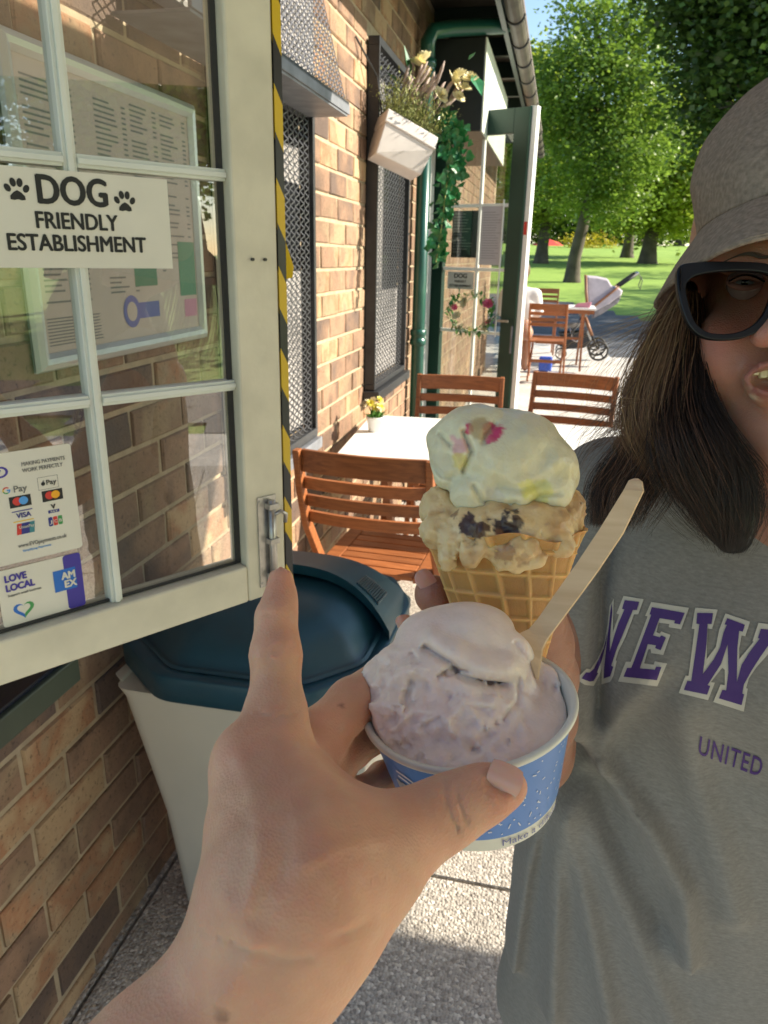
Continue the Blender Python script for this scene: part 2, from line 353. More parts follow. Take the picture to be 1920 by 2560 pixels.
M_black = mat('black_painted_metal', (0.022, 0.023, 0.026), 0.42, 0.0, noise_amt=0.25, scale=25, bump=0.15, bscale=200)
M_grey = mat('galvanised_grey', (0.20, 0.21, 0.235), 0.5, 0.3, noise_amt=0.25, scale=18)
M_wire = mat('mesh_metal', (0.085, 0.085, 0.095), 0.38, 0.55)
M_dglass = mat('dark_window_glass', (0.02, 0.022, 0.026), 0.06, 0.0, spec=0.9)
M_silverback = mat('pale_blind', (0.36, 0.34, 0.33), 0.5, noise_amt=0.3, scale=8)
def diamond_mesh(y0, y1, z0, z1, x, py, pz, w=0.0022, t=0.003, tilt=None):
    s = MB()
    def strand(a, b):
        a, b = Vector(a), Vector(b); d = (b-a); n = Vector((1, 0, 0)); sd = d.cross(n).normalized()*w/2; nn = n*t/2
        s.add([a-sd-nn, a+sd-nn, a+sd+nn, a-sd+nn, b-sd-nn, b+sd-nn, b+sd+nn, b-sd+nn], [(0, 1, 5, 4), (1, 2, 6, 5), (2, 3, 7, 6), (3, 0, 4, 7)])
    ny = int((y1-y0)/py); nz = int((z1-z0)/pz)
    for i in range(ny):
        for j in range(nz):
            ya, za = y0+i*py, z0+j*pz; ym, zm = ya+py/2, za+pz/2
            dx = 0.0025
            strand((x-dx, ya, zm), (x+dx, ym, za)); strand((x+dx, ym, za), (x-dx, ya+py, zm))
            strand((x-dx, ya, zm), (x+dx, ym, za+pz)); strand((x+dx, ym, za+pz), (x-dx, ya+py, zm))
    return s
# ---- near window with its mesh guard
w1 = thing('guarded_window', 'narrow window behind a black expanded metal guard below the metal hood', 'window')
MB().box(-0.03, -0.001, 1.735, 2.355, 0.845, 1.79).build('pane', M_dglass, w1)
MB().box(0.001, 0.004, 1.74, 2.35, 0.86, 1.35).build('blind', M_silverback, w1); MB().box(0.001, 0.004, 1.74, 2.35, 1.60, 1.70).build('blind', M_silverback, w1)
fr = MB()
for (a, b, c, d) in ((1.72, 2.372, 0.815, 0.845), (1.72, 2.372, 1.79, 1.81), (1.72, 1.735, 0.845, 1.79), (2.352, 2.372, 0.845, 1.79)): fr.box(0.002, 0.046, a, b, c, d)
fr.build('frame', M_black, w1, bevel=0.002)
MB().box(0.001, 0.06, 1.72, 2.38, 0.775, 0.812).build('sill', M_grey, w1, bevel=0.003)
g = diamond_mesh(1.735, 2.352, 0.845, 1.79, 0.034, 0.044, 0.0225, 0.0034, 0.002).build('mesh_guard', M_wire, w1); g['kind'] = 'stuff'
# ---- hood of expanded metal over a tray, leaning back to the wall
hd = thing('window_hood', 'sloping black mesh hood on a grey steel tray over the near window', 'hood')
HX, HZ = 0.152, 1.785
tr_ = MB().box(0.003, HX, 1.35, 2.355, HZ, HZ+0.006)
tr_.build('tray', M_grey, hd, bevel=0.0015)
MB().box(HX-0.004, HX+0.004, 1.35, 2.365, HZ+0.0065, HZ+0.034).build('front_rail', M_grey, hd, bevel=0.001)
MB().box(0.003, HX-.005, 2.345, 2.355, HZ+0.0065, HZ+0.03).build('end_rail', M_grey, hd)
gm = diamond_mesh(1.35, 2.355, 0, 0.36, 0.0, 0.030, 0.0165, 0.0030, 0.002)
an = math.atan2(0.09, 0.35)
gm.xf(Matrix.Translation((HX, 0, HZ+0.034)) @ Matrix.Rotation(-an, 4, 'Y')); g = gm.build('hood_mesh', M_wire, hd); g['kind'] = 'stuff'
for zz in (0.0, 0.352):
    MB().bar((HX-zz*math.sin(an), 1.35, HZ+.034+zz*math.cos(an)), (HX-zz*math.sin(an), 2.357, HZ+.034+zz*math.cos(an)), 0.008, 0.008).build('hood_bar', M_black, hd)
MB().box(0.02, 0.07, 1.4, 2.3, HZ+0.05, HZ+0.3).build('vent_box', M_silverback, hd, bevel=0.01)
# ---- second window with mesh guard
w2_ = thing('guarded_window', 'tall window behind a black mesh guard between the sunlit bricks and the green drainpipe', 'window')
MB().box(-0.03, -0.001, 3.205, 3.875, 0.86, 2.17).build('pane', M_dglass, w2_); MB().box(0.001, 0.004, 3.21, 3.87, 0.87, 1.25).build('blind', M_silverback, w2_); MB().box(0.001, 0.004, 3.21, 3.50, 1.25, 2.1).build('blind', M_silverback, w2_)
fr = MB()
for (a, b, c, d) in ((3.19, 3.89, 0.835, 0.86), (3.19, 3.89, 2.17, 2.2), (3.19, 3.205, 0.86, 2.17), (3.865, 3.89, 0.86, 2.17)): fr.box(0.002, 0.05, a, b, c, d)
fr.build('frame', M_black, w2_, bevel=0.002)
MB().box(0.001, 0.075, 3.17, 3.9, 0.79, 0.832).build('sill', M_black, w2_, bevel=0.003)
g = diamond_mesh(3.205, 3.865, 0.86, 2.17, 0.036, 0.052, 0.0250, 0.0042, 0.002).build('mesh_guard', M_wire, w2_); g['kind'] = 'stuff'
# ---- drainpipe
M_green = mat('dark_green_gloss', (0.010, 0.075, 0.055), 0.3, noise_amt=0.2, scale=6, coat=0.2)
M_dgreen = mat('dark_green_paint', (0.012, 0.030, 0.024), 0.4, noise_amt=0.25, scale=5)
dp = thing('drainpipe', 'dark green round drainpipe running down the corner of the brick wall', 'drainpipe')
PX, PY = 0.055, 4.22
MB().tube([(PX, PY, 0.0), (PX, PY, 2.36)], 0.036, 20, True).build('pipe', M_green, dp, smooth=False).data.shade_smooth()
for z in (0.97, 2.3): 
    MB().lathe([(0.036, -.045), (0.046, -.04), (0.046, -.012), (0.041, -.008), (0.041, .008), (0.046, .012), (0.046, .04), (0.036, .045)], 20, (PX, PY, z)).build('collar', M_green, dp, smooth=True)
MB().tube([(PX, PY, 2.33), (PX, PY, 2.42), (PX+.02, PY+.02, 2.47), (0.16, PY+.10, 2.50), (0.40, PY+.25, 2.54), (0.44, PY+.28, 2.56)], 0.038, 16).build('swan_neck', M_green, dp, smooth=True)
# ---- roof: soffit, rafter tails, fascia, gutter
roof = thing('roof', 'overhanging dark roof edge with green soffit and rafter tails above the wall', 'roof')
M_timber = mat('soffit_timber', (0.055, 0.05, 0.035), 0.7, noise_amt=0.4, scale=9)
MB().box(-0.25, 0.405, 0.2, 9.6, 2.70, 2.73).build('soffit', M_timber, roof)
MB().box(0.405, 0.43, 0.2, 9.6, 2.51, 2.75).build('fascia', M_dgreen, roof)
M_tile = mat('roof_tile', (0.12, 0.10, 0.085), 0.8, noise_amt=0.4, scale=6, bump=0.5)
MB().hexa([(-0.6, .2, 3.0), (.47, .2, 2.755), (.47, 9.6, 2.755), (-.6, 9.6, 3.0), (-0.6, .2, 3.03), (.47, .2, 2.79), (.47, 9.6, 2.79), (-.6, 9.6, 3.03)]).build('tiles', M_tile, roof)
for i in range(14): MB().box(0.0, 0.404, 1.0+i*.62, 1.05+i*.62, 2.60, 2.699).build('rafter_tail', M_dgreen, roof)
M_gutter = mat('weathered_gutter', (0.075, 0.065, 0.05), 0.55, noise_amt=0.5, scale=7)
gt = thing('gutter', 'weathered brown half round gutter held along the roof edge by brackets', 'gutter')
prof = []
for k in range(9): a = math.pi+math.pi*k/8; prof.append((0.475+0.043*math.cos(a), 2.545+0.043*math.sin(a)))
prof += [(x*1.0, z) for x, z in [(0.475+0.04*math.cos(math.pi+math.pi*k/8), 2.546+0.04*math.sin(math.pi+math.pi*k/8)) for k in range(8, -1, -1)]]
MB().prism(prof, 1, 0.2, 9.6).build('trough', M_gutter, gt, smooth=False)
bk = []
for i in range(20):
    MB().tube([(0.475+0.047*math.cos(a), 0.7+i*.45, 2.545+0.047*math.sin(a)) for a in [math.pi+math.pi*k/8 for k in range(9)]], 0.006, 5).build('bracket', M_black, gt)
# ---- sign box above the doorway
M_cream = mat('cream_panel', (0.62, 0.66, 0.56), 0.55, noise_amt=0.06, scale=4)
sb = thing('box_sign', 'projecting box sign with black side and cream front above the doorway', 'sign')
MB().box(0.045, 0.325, 4.40, 6.0, 2.04, 2.475).build('case', mat('black_board', (0.010, 0.013, 0.013), 0.35, noise_amt=0.2), sb, bevel=0.004)
MB().box(0.3255, 0.333, 4.40, 6.0, 2.04, 2.475).build('front_panel', M_cream, sb)
M_lilac = mat('lilac_print', (0.42, 0.42, 0.62), 0.6); M_mint = mat('mint_print', (0.30, 0.52, 0.44), 0.6)
d_ = MB(); n = 28; d_.add([(0.3345, 4.95+0.32*math.cos(2*math.pi*k/n), 2.26+0.15*math.sin(2*math.pi*k/n)) for k in range(n)], [tuple(range(n))]); d_.build('roundel', M_lilac, sb)
d_ = MB(); d_.add([(0.3355, 4.95+0.22*math.cos(2*math.pi*k/n), 2.26+0.10*math.sin(2*math.pi*k/n)) for k in range(n)], [tuple(range(n))]); d_.build('roundel_centre', M_cream, sb)
# ---- doorway in wall: green boards
dw = thing('doorway_surround', 'dark green boarded doorway surround right of the drainpipe', 'doorway')
MB().box(-0.15, -0.02, 4.37, 4.94, 0, 2.24).build('panel', mat('green_board', (.03, .10, .075), .4, noise_amt=.3, scale=5), dw)
MB().box(-0.02, 0.02, 4.37, 4.42, 0, 2.24).build('jamb', M_dgreen, dw); MB().box(-0.02, 0.02, 4.90, 4.94, 0, 2.24).build('jamb', M_dgreen, dw)
M_wpaint = mat('white_gloss_paint', (0.74, 0.71, 0.60), 0.42, noise_amt=0.05, scale=6, bump=0.12, bscale=60)
M_white = mat('white_upvc', (0.80, 0.80, 0.78), 0.35, noise_amt=0.04, scale=6)
for y in (4.44, 4.60, 4.80): MB().box(-0.0195, 0.03, y, y+.035, 0.2, 2.1).build('glazing_strip', M_white, dw)
# ================================================================== OPEN CASEMENT (near, left)
ang = R(41.7); cdir = Vector((math.sin(ang), math.cos(ang), 0))
# local frame: +X along the sash from hinge to free edge, +Z up, -Y towards the camera side
cas = thing('casement_window', 'x', 'window')
cas['label'] = 'cream painted casement window swung open, DOG FRIENDLY sign stuck to its glass'
fe_ = Vector((0, .43, 0))+cdir*.664; ang2 = R(34.2)
cas.matrix_world = Matrix.Translation(fe_) @ Matrix.Rotation(R(90)-ang2, 4, 'Z') @ Matrix.Diagonal((1.055, 1, 1, 1)) @ Matrix.Translation((-.664, 0, 0))
CW, CZ0, CZ1 = 0.664, 0.946, 2.03
M_casp = mat('cream_window_paint', (0.62, 0.57, 0.43), 0.42, noise_amt=0.12, scale=14, bump=0.5, bscale=35)
def cbox(name, x0, x1, z0, z1, y0=-0.022, y1=0.022, m=None, bev=0.003): return MB().box(x0, x1, y0, y1, z0, z1).build(name, m or M_casp, cas, bevel=bev)
cbox('stile', 0.605, CW, CZ0, CZ1); cbox('stile', 0.0, 0.10, CZ0, CZ1)
cbox('bottom_rail', 0.1005, 0.6045, CZ0, 0.999); cbox('top_rail', 0.1005, 0.6045, 1.966, CZ1)
M_bead = mat('pale_glazing_bar', (0.66, 0.68, 0.60), 0.4, noise_amt=0.05)
def bead(x0, x1, z0, z1):
    return MB().box(x0, x1, -0.0115, 0.009, z0, z1)
for x in (0.268, 0.436):
    w = 0.0065
    s = bead(x-w, x+w, 0.9995, 1.9655); s.box(x-w*.45, x+w*.45, -0.0145, -0.0117, 0.9995, 1.9655); s.build('glazing_bar', M_bead, cas, bevel=0.0008)
for z in (1.243, 1.484, 1.725):
    for (a, b_) in ((0.1005, 0.2612), (0.2748, 0.4292), (0.4428, 0.6045)):
        s = bead(a, b_, z-.0065, z+.0065); s.box(a, b_, -0.0145, -0.0117, z-.003, z+.003); s.build('glazing_bar', M_bead, cas, bevel=0.0008)
M_pane = glass_mat('window_glass', 3.0)
cols_ = [(0.1005, 0.2612), (0.2748, 0.4292), (0.4428, 0.6045)]; rows_ = [(0.9995, 1.2362), (1.2498, 1.4772), (1.4908, 1.7182), (1.7318, 1.9655)]
for (a, b_) in cols_:
    for (c, d) in rows_: MB().box(a, b_, -0.002, 0.002, c, d).build('pane', M_pane, cas)
M_puttyd = mat('dark_seal', (0.03, 0.03, 0.028), 0.6)
MB().box(0.598, 0.6045, -0.006, -0.0025, 1.0, 1.9655).build('seal', M_puttyd, cas); MB().box(0.1005, 0.598, -0.006, -0.0025, 1.0, 1.003).build('seal', M_puttyd, cas)
# hazard tape folded over the free edge, standing proud of it
M_yel = mat('yellow_tape', (0.62, 0.40, 0.01), 0.35); M_blk = mat('black_tape', (0.012, 0.012, 0.014), 0.3)
tape = MB(); z = CZ0-.01; k = 0
def tw(z): return CW+0.0115
while z < CZ1:
    tape.cur = k % 2; h = 0.050; s_ = 0.022; z1 = min(z+h, CZ1)
    xa = CW+.0004
    for yy, q in ((-.0225, 0), (-.016, 1)):
        f = [(xa, yy, z), (tw(z), yy, z-s_), (tw(z1), yy, z1-s_), (xa, yy, z1)]
        tape.add(f, [(0, 1, 2, 3)])
    tape.add([(tw(z), -.0225, z-s_), (tw(z), -.016, z-s_), (tw(z1), -.016, z1-s_), (tw(z1), -.0225, z1-s_)], [(0, 1, 2, 3)])
    z += h; k += 1
tape.cur = 0
tape.build('hazard_tape', [M_yel, M_blk], cas)
lift = MB().add([(tw(1.41), -.022, 1.415), (tw(1.4)+.010, -.024, 1.385), (tw(1.4)+.008, -.024, 1.372), (tw(1.36), -.022, 1.370)], [(0, 1, 2, 3)]); lift.build('tape_tab', M_yel, cas)
# sliding bolt
M_steel = mat('brushed_steel', (0.42, 0.40, 0.37), 0.35, 0.85, noise_amt=0.2, scale=60)
MB().box(0.622, 0.650, -0.0245, -0.0222, 0.962, 1.093).build('bolt_plate', M_steel, cas, bevel=0.0005)
MB().tube([(0.639, -0.030, 0.958), (0.639, -0.030, 1.088)], 0.0045, 12).build('bolt', M_steel, cas, smooth=True)
MB().tube([(0.639, -0.030, 1.065), (0.649, -0.036, 1.072), (0.657, -0.036, 1.066), (0.657, -0.034, 1.054)], 0.0028, 8).build('bolt_handle', M_steel, cas, smooth=True)
for z in (0.978, 1.03, 1.08): MB().box(0.632, 0.647, -0.0365, -0.0247, z-.004, z+.004).build('bolt_keeper', M_steel, cas, bevel=0.001)
for (x, z) in ((0.6255, 1.087), (0.6255, 0.968), (0.628, 1.393), (0.645, 1.393)): MB().tube([(x, -.0222, z), (x, -.0256, z)], 0.0019, 8).build('screw', M_blk if z > 1.3 else M_steel, cas)
# ---- stickers on the glass (things of their own)
def on_sash(name, label, cat):
    t = thing(name, label, cat); t.matrix_world = cas.matrix_world.copy(); return t
M_sign = mat('sign_white', (0.70, 0.67, 0.56), 0.35, noise_amt=0.03); M_ink = mat('black_print', (0.012, 0.014, 0.014), 0.5)
def TM(x, z, y=-0.0157, rx=90): return Matrix.Translation((x, y, z)) @ Matrix.Rotation(R(rx), 4, 'X')
def rounded(x0, x1, z0, z1, r, y, n=5):
    pts = []
    for (cx, cz, a0) in ((x1-r, z1-r, 0), (x0+r, z1-r, 90), (x0+r, z0+r, 180), (x1-r, z0+r, 270)):
        for k in range(n+1): a = R(a0+90*k/n); pts.append((cx+r*math.cos(a), cz+r*math.sin(a)))
    return pts
dog = on_sash('sign', 'white DOG FRIENDLY ESTABLISHMENT sign with two paw prints on the open sash', 'sign')
MB().box(0.300, 0.5325, -0.0153, -0.0148, 1.382, 1.4735).build('board', M_sign, dog)
def fit_text(txt, x0, x1, z, h, m, parent, bold=0.0, y=-0.0156, name='lettering'):
    o = text_obj(txt, h/0.70, m, parent, TM((x0+x1)/2, z, y), bold=bold, name=name)
    w = max(v.co.x for v in o.data.vertices)-min(v.co.x for v in o.data.vertices); mid = (max(v.co.x for v in o.data.vertices)+min(v.co.x for v in o.data.vertices))/2
    o.data.transform(Matrix.Diagonal(((x1-x0)/w, 1, 1, 1)) @ Matrix.Translation((-mid, 0, 0))); return o
fit_text('DOG', 0.4005, 0.4680, 1.4425, 0.0258, M_ink, dog, bold=0.0014)
fit_text('FRIENDLY', 0.3965, 0.4760, 1.4195, 0.0152, M_ink, dog, bold=0.0007)
fit_text('ESTABLISHMENT', 0.3690, 0.5040, 1.3985, 0.0152, M_ink, dog, bold=0.0007)
def disc(s, x, z, a, b, rot, y, n=14):
    c, q = math.cos(rot), math.sin(rot)
    s.add([(x+a*math.cos(t)*c-b*math.sin(t)*q, y, z+a*math.cos(t)*q+b*math.sin(t)*c) for t in [2*math.pi*k/n for k in range(n)]], [tuple(range(n))])
for (px_, pz_) in ((0.3835, 1.4525), (0.4850, 1.4480)):
    s = MB(); y = -0.0157; sc = 0.85
    for (dx, dz, a, b_, r_) in ((-.0095, .002, .0032, .0045, .5), (-.0035, .008, .0032, .0048, .15), (.0035, .008, .0032, .0048, -.15), (.0095, .002, .0032, .0045, -.5)):
        disc(s, px_+dx*sc, pz_+dz*sc, a*sc, b_*sc, r_, y)
    s.add([(px_+x*sc, y, pz_+z*sc) for x, z in ((0, 0), (.004, -.0022), (.0075, -.006), (.0078, -.0098), (.004, -.0105), (0, -.0095), (-.004, -.0105), (-.0078, -.0098), (-.0075, -.006), (-.004, -.0022))], [tuple(range(10))])
    s.build('paw_print', M_ink, dog)
# payment sticker
pay = on_sash('sticker', 'white card payments sticker listing accepted cards, lower left pane of the sash', 'sticker')
YB = -0.0024
def flat(parent, name, pts, m, y):
    return MB().add([(p[0], y, p[1]) for p in pts], [tuple(range(len(pts)))]).build(name, m, parent)
YS = -0.0029
flat(pay, 'backing', rounded(0.290, 0.4075, 1.0755, 1.1985, .004, YS), M_sign, YS)
def c_(n, c, r=0.4): return mat(n, c, r)
C_red, C_blue, C_lblue, C_org, C_yel, C_grn = c_('print_red', (.62, .04, .03)), c_('print_navy', (.02, .03, .22)), c_('print_blue', (.08, .33, .72)), c_('print_orange', (.85, .40, .02)), c_('print_yellow', (.75, .50, .03)), c_('print_green', (.05, .30, .08))
C_grey = c_('print_grey', (.16, .16, .15)); C_pur = c_('print_indigo', (.05, .035, .30)); C_brt = c_('print_bright_blue', (.01, .14, .52)); C_teal = c_('print_teal', (.04, .22, .25))
y1, y2, y3 = YS-.0002, YS-.0004, YS-.0006
def t2(txt, x0, x1, z, h, m, par, bold=0.0, y=None): return fit_text(txt, x0, x1, z, h, m, par, bold, y if y else y1-.0003)
t2('MAKING PAYMENTS', 0.357, 0.400, 1.1815, 0.0042, C_grey, pay); t2('WORK PERFECTLY', 0.357, 0.397, 1.1745, 0.0042, C_grey, pay)
s = MB()
for k in range(20):
    a0, a1 = R(-150+k*15), R(-150+(k+1)*15)
    s.add([(0.336+math.cos(a0)*.0062*1.25, y1, 1.1785+math.sin(a0)*.0062), (0.336+math.cos(a1)*.0062*1.25, y1, 1.1785+math.sin(a1)*.0062), (0.336+math.cos(a1)*.0042*1.25, y1, 1.1785+math.sin(a1)*.0042), (0.336+math.cos(a0)*.0042*1.25, y1, 1.1785+math.sin(a0)*.0042)], [(0, 1, 2, 3)])
s.add([(0.322, y1, 1.177), (0.325, y1, 1.177), (0.329, y1, 1.171), (0.334, y1, 1.181), (0.3375, y1, 1.181), (0.330, y1, 1.1665), (0.327, y1, 1.1665)], [(0, 1, 2, 3, 4, 5, 6)]); s.build('swoosh', C_pur, pay)
t2('Pay', 0.3465, 0.359, 1.1545, 0.0072, C_grey, pay); 
for (a0, a1, m_) in ((45, 150, C_red), (150, 200, C_yel), (200, 300, C_grn), (300, 365, C_lblue)):
    s = MB(); n = 6
    for k in range(n):
        u, v = R(a0+(a1-a0)*k/n), R(a0+(a1-a0)*(k+1)/n); c0 = (0.3395, 1.158)
        s.add([(c0[0]+math.cos(u)*.0038, y1, c0[1]+math.sin(u)*.0038), (c0[0]+math.cos(v)*.0038, y1, c0[1]+math.sin(v)*.0038), (c0[0]+math.cos(v)*.0025, y1, c0[1]+math.sin(v)*.0025), (c0[0]+math.cos(u)*.0025, y1, c0[1]+math.sin(u)*.0025)], [(0, 1, 2, 3)])
    if m_ is C_lblue: s.add([(0.3398, y1, 1.1588), (0.3433, y1, 1.1588), (0.3433, y1, 1.1572), (0.3398, y1, 1.1572)], [(0, 1, 2, 3)])
    s.build('letter_arc', m_, pay)
# boxed pay mark
for (a, b_, c, d) in ((0.3700, 0.3905, 1.1655, 1.1659), (0.3700, 0.3905, 1.1516, 1.1520), (0.3700, 0.3704, 1.1520, 1.1655), (0.3901, 0.3905, 1.1520, 1.1655)): flat(pay, 'outline', [(a, c), (b_, c), (b_, d), (a, d)], C_grey, y1)
t2('Pay', 0.3785, 0.3885, 1.1565, 0.0055, M_ink, pay); s = MB(); disc(s, .3752, 1.1582, .0021, .0022, 0, y1); disc(s, .3757, 1.1612, .0006, .001, -.6, y1); s.build('fruit_mark', M_ink, pay)
for (x, z, ca, cb) in ((0.3405, 1.1375, C_red, C_lblue), (0.3725, 1.1375, C_red, C_org)):
    flat(pay, 'card_mark', [(x, z), (x+.021, z), (x+.021, z+.0125), (x, z+.0125)], M_ink, y1)
    s = MB(); disc(s, x+.0075, z+.0067, .0045, .0045, 0, y2); s.build('card_mark_disc', ca, pay); s = MB(); disc(s, x+.0135, z+.0067, .0045, .0045, 0, y3); s.build('card_mark_disc', cb, pay)
flat(pay, 'stripe', [(0.3415, 1.1325), (.3615, 1.1325), (.3615, 1.1337), (.3415, 1.1337)], C_blue, y1); t2('VISA', 0.345, 0.3595, 1.1255, 0.0055, C_blue, pay, bold=.0002); flat(pay, 'stripe', [(0.3415, 1.1210), (.3615, 1.1210), (.3615, 1.1222), (.3415, 1.1222)], C_yel, y1)
flat(pay, 'v_mark', [(0.3765, 1.1235), (.388, 1.1235), (.388, 1.1270), (.3765, 1.1270)], C_blue, y1); t2('V', 0.3797, 0.3847, 1.1285, 0.005, M_ink, pay, bold=.0003); t2('PAY', .379, .386, 1.1242, .0022, M_sign, pay, y=y3)
flat(pay, 'union_mark', [(0.343, 1.1065), (.3475, 1.1065), (.349, 1.1190), (.3445, 1.1190)], C_red, y1); flat(pay, 'union_mark', [(.3475, 1.1065), (.3605, 1.1065), (.362, 1.1190), (.349, 1.1190)], C_blue, y1); flat(pay, 'union_mark', [(.3555, 1.1065), (.3605, 1.1065), (.362, 1.1190), (.357, 1.1190)], C_teal, y2)
t2('UnionPay', .346, .3605, 1.1135, .0032, M_sign, pay, y=y3-.0003)
for (x, m_, ch) in ((.3755, C_blue, 'J'), (.3805, C_red, 'C'), (.3855, C_grn, 'B')):
    flat(pay, 'bank_mark', rounded(x, x+.0044, 1.1085, 1.1190, .0012, 0, 3), m_, y1); t2(ch, x+.0008, x+.0036, 1.112, .0034, M_sign, pay, y=y3)
t2('www.EVOpayments.co.uk', .3425, .392, 1.0920, .0045, C_grey, pay); t2('Simplifying Payments', .3465, .375, 1.0865, .0022, C_lblue, pay)
lov = on_sash('sticker', 'LOVE LOCAL sticker with a blue and green heart, lowest on the sash glass', 'sticker')
flat(lov, 'backing', rounded(.317, .4035, 1.0035, 1.0705, .004, YS), M_sign, YS)
flat(lov, 'dark_band', rounded(.3845, .4035, 1.0035, 1.0705, .0035, YS), C_pur, y1)
flat(lov, 'blue_square', [(.3725, 1.0285), (.3965, 1.0285), (.3965, 1.0545), (.3725, 1.0545)], C_brt, y2)
t2('AM', .3805, .3955, 1.0425, .0085, M_sign, lov, bold=.0006, y=y3-.0003); t2('EX', .3830, .3965, 1.0320, .0085, M_sign, lov, bold=.0006, y=y3-.0003)
t2('LOVE', .3245, .3465, 1.0560, .0078, C_pur, lov, bold=.0006); t2('LOCAL', .3245, .3535, 1.0450, .0078, C_pur, lov, bold=.0006); t2('Support small business', .3255, .359, 1.0385, .0028, C_grey, lov)
for sgn, m_ in ((-1, C_brt), (1, C_grn)):
    s = MB(); pts = []
    for k in range(13):
        t = math.pi*k/12; x = 16*math.sin(t)**3; z = 13*math.cos(t)-5*math.cos(2*t)-2*math.cos(3*t)-math.cos(4*t)
        pts.append((.339+sgn*x*.00066, 1.0195+z*.00066, sgn*x, z))
    for k in range(12):
        a, b_ = pts[k], pts[k+1]; i0 = (.339+a[2]*.00042, 1.0205+a[3]*.00042); i1 = (.339+b_[2]*.00042, 1.0205+b_[3]*.00042)
        s.add([(a[0], y1, a[1]), (b_[0], y1, b_[1]), (i1[0], y1, i1[1]), (i0[0], y1, i0[1])], [(0, 1, 2, 3)])
    s.build('heart_half', m_, lov)
# ================================================================== MENU FRAME on the wall
mf = thing('menu_frame', 'silver snap frame holding a printed menu on the shaded brick wall', 'picture frame')
M_alu = mat('silver_frame', (0.62, 0.64, 0.62), 0.28, 0.35)
MY0, MY1, MZ0, MZ1 = 1.030, 1.632, 1.212, 1.695; fw_ = 0.028
prf = [(0.004, 0), (0.004, fw_), (0.010, fw_), (0.019, fw_*.75), (0.021, fw_*.45), (0.015, fw_*.12), (0.008, 0)]
s = MB(); s.add([(x, MY0+t, MZ0+t) for x, t in prf]+[(x, MY1-t, MZ0+t) for x, t in prf], [(i, i+1, 8+i if False else 7+i+1, 7+i) for i in range(6)]); s.build('frame_rail', M_alu, mf, smooth=False)
s = MB(); s.add([(x, MY0+t, MZ1-t) for x, t in prf]+[(x, MY1-t, MZ1-t) for x, t in prf], [(i, i+1, 7+i+1, 7+i) for i in range(6)]); s.build('frame_rail', M_alu, mf)
s = MB(); s.add([(x, MY0+t, MZ0+t) for x, t in prf]+[(x, MY0+t, MZ1-t) for x, t in prf], [(i, i+1, 7+i+1, 7+i) for i in range(6)]); s.build('frame_rail', M_alu, mf)
s = MB(); s.add([(x, MY1-t, MZ0+t) for x, t in prf]+[(x, MY1-t, MZ1-t) for x, t in prf], [(i, i+1, 7+i+1, 7+i) for i in range(6)]); s.build('frame_rail', M_alu, mf)
M_paper = mat('menu_paper', (0.50, 0.42, 0.36), 0.5, noise_amt=0.03)
MB().box(0.0045, 0.0085, MY0+fw_*.9, MY1-fw_*.9, MZ0+fw_*.9, MZ1-fw_*.9).build('menu_sheet', M_paper, mf)
tx = MB(); rr = random.Random(5); x = 0.0088
for (c0, c1, zt, zb) in ((1.075, 1.20, 1.64, 1.30), (1.26, 1.36, 1.64, 1.32), (1.375, 1.47, 1.65, 1.36), (1.485, 1.59, 1.65, 1.38)):
    z = zt
    while z > zb:
        if rr.random() < .87:
            e = c0+(c1-c0)*rr.uniform(.35, .72); tx.add([(x, c0, z), (x, e, z), (x, e, z+.0032), (x, c0, z+.0032)], [(0, 1, 2, 3)])
            tx.add([(x, c1-.014, z), (x, c1, z), (x, c1, z+.0032), (x, c1-.014, z+.0032)], [(0, 1, 2, 3)])
        z -= .0085
z = 1.292
while z > 1.25: tx.add([(x, 1.07, z), (x, 1.22+rr.uniform(-.02, .01), z), (x, 1.22, z+.002), (x, 1.07, z+.002)], [(0, 1, 2, 3)]); z -= .0052
o = tx.build('printed_lines', C_grey, mf); o['kind'] = 'stuff'
def wflat(par, name, y0, y1_, z0, z1, m_, xx): return MB().add([(xx, y0, z0), (xx, y1_, z0), (xx, y1_, z1), (xx, y0, z1)], [(0, 1, 2, 3)]).build(name, m_, par)
wflat(mf, 'green_panel', 1.345, 1.43, 1.335, 1.372, c_('menu_green', (.08, .20, .12)), .0089); wflat(mf, 'green_panel', 1.525, 1.60, 1.31, 1.42, c_('menu_green', (.10, .24, .15)), .0089)
wflat(mf, 'pink_panel', 1.54, 1.598, 1.265, 1.302, c_('menu_pink', (.52, .24, .33)), .0089)
wflat(mf, 'rating_band', 1.335, 1.43, 1.275, 1.305, c_('menu_blue', (.12, .13, .35)), .0089)
s = MB(); s.add([(.0092, 1.325+.03*math.cos(t), 1.29+.03*math.sin(t)) for t in [2*math.pi*k/20 for k in range(20)]], [tuple(range(20))]); s.build('rating_badge', bpy.data.materials['menu_blue'], mf)
s = MB(); s.add([(.0094, 1.325+.018*math.cos(t), 1.29+.018*math.sin(t)) for t in [2*math.pi*k/20 for k in range(20)]], [tuple(range(20))]); s.build('badge_centre', M_paper, mf)
# ================================================================== SERVING LEDGE (lower left)
lg = thing('serving_ledge', 'dark green serving ledge with black top below the open sash', 'shelf')
MB().box(0.002, 0.112, -0.05, 0.905, 0.748, 0.792).build('front_board', mat('olive_green_paint', (0.035, 0.045, 0.028), 0.5, noise_amt=.1), lg, bevel=0.003)
MB().box(0.004, 0.104, -0.05, 0.897, 0.7925, 0.80).build('top', mat('navy_black_top', (0.008, 0.009, 0.018), 0.25), lg)

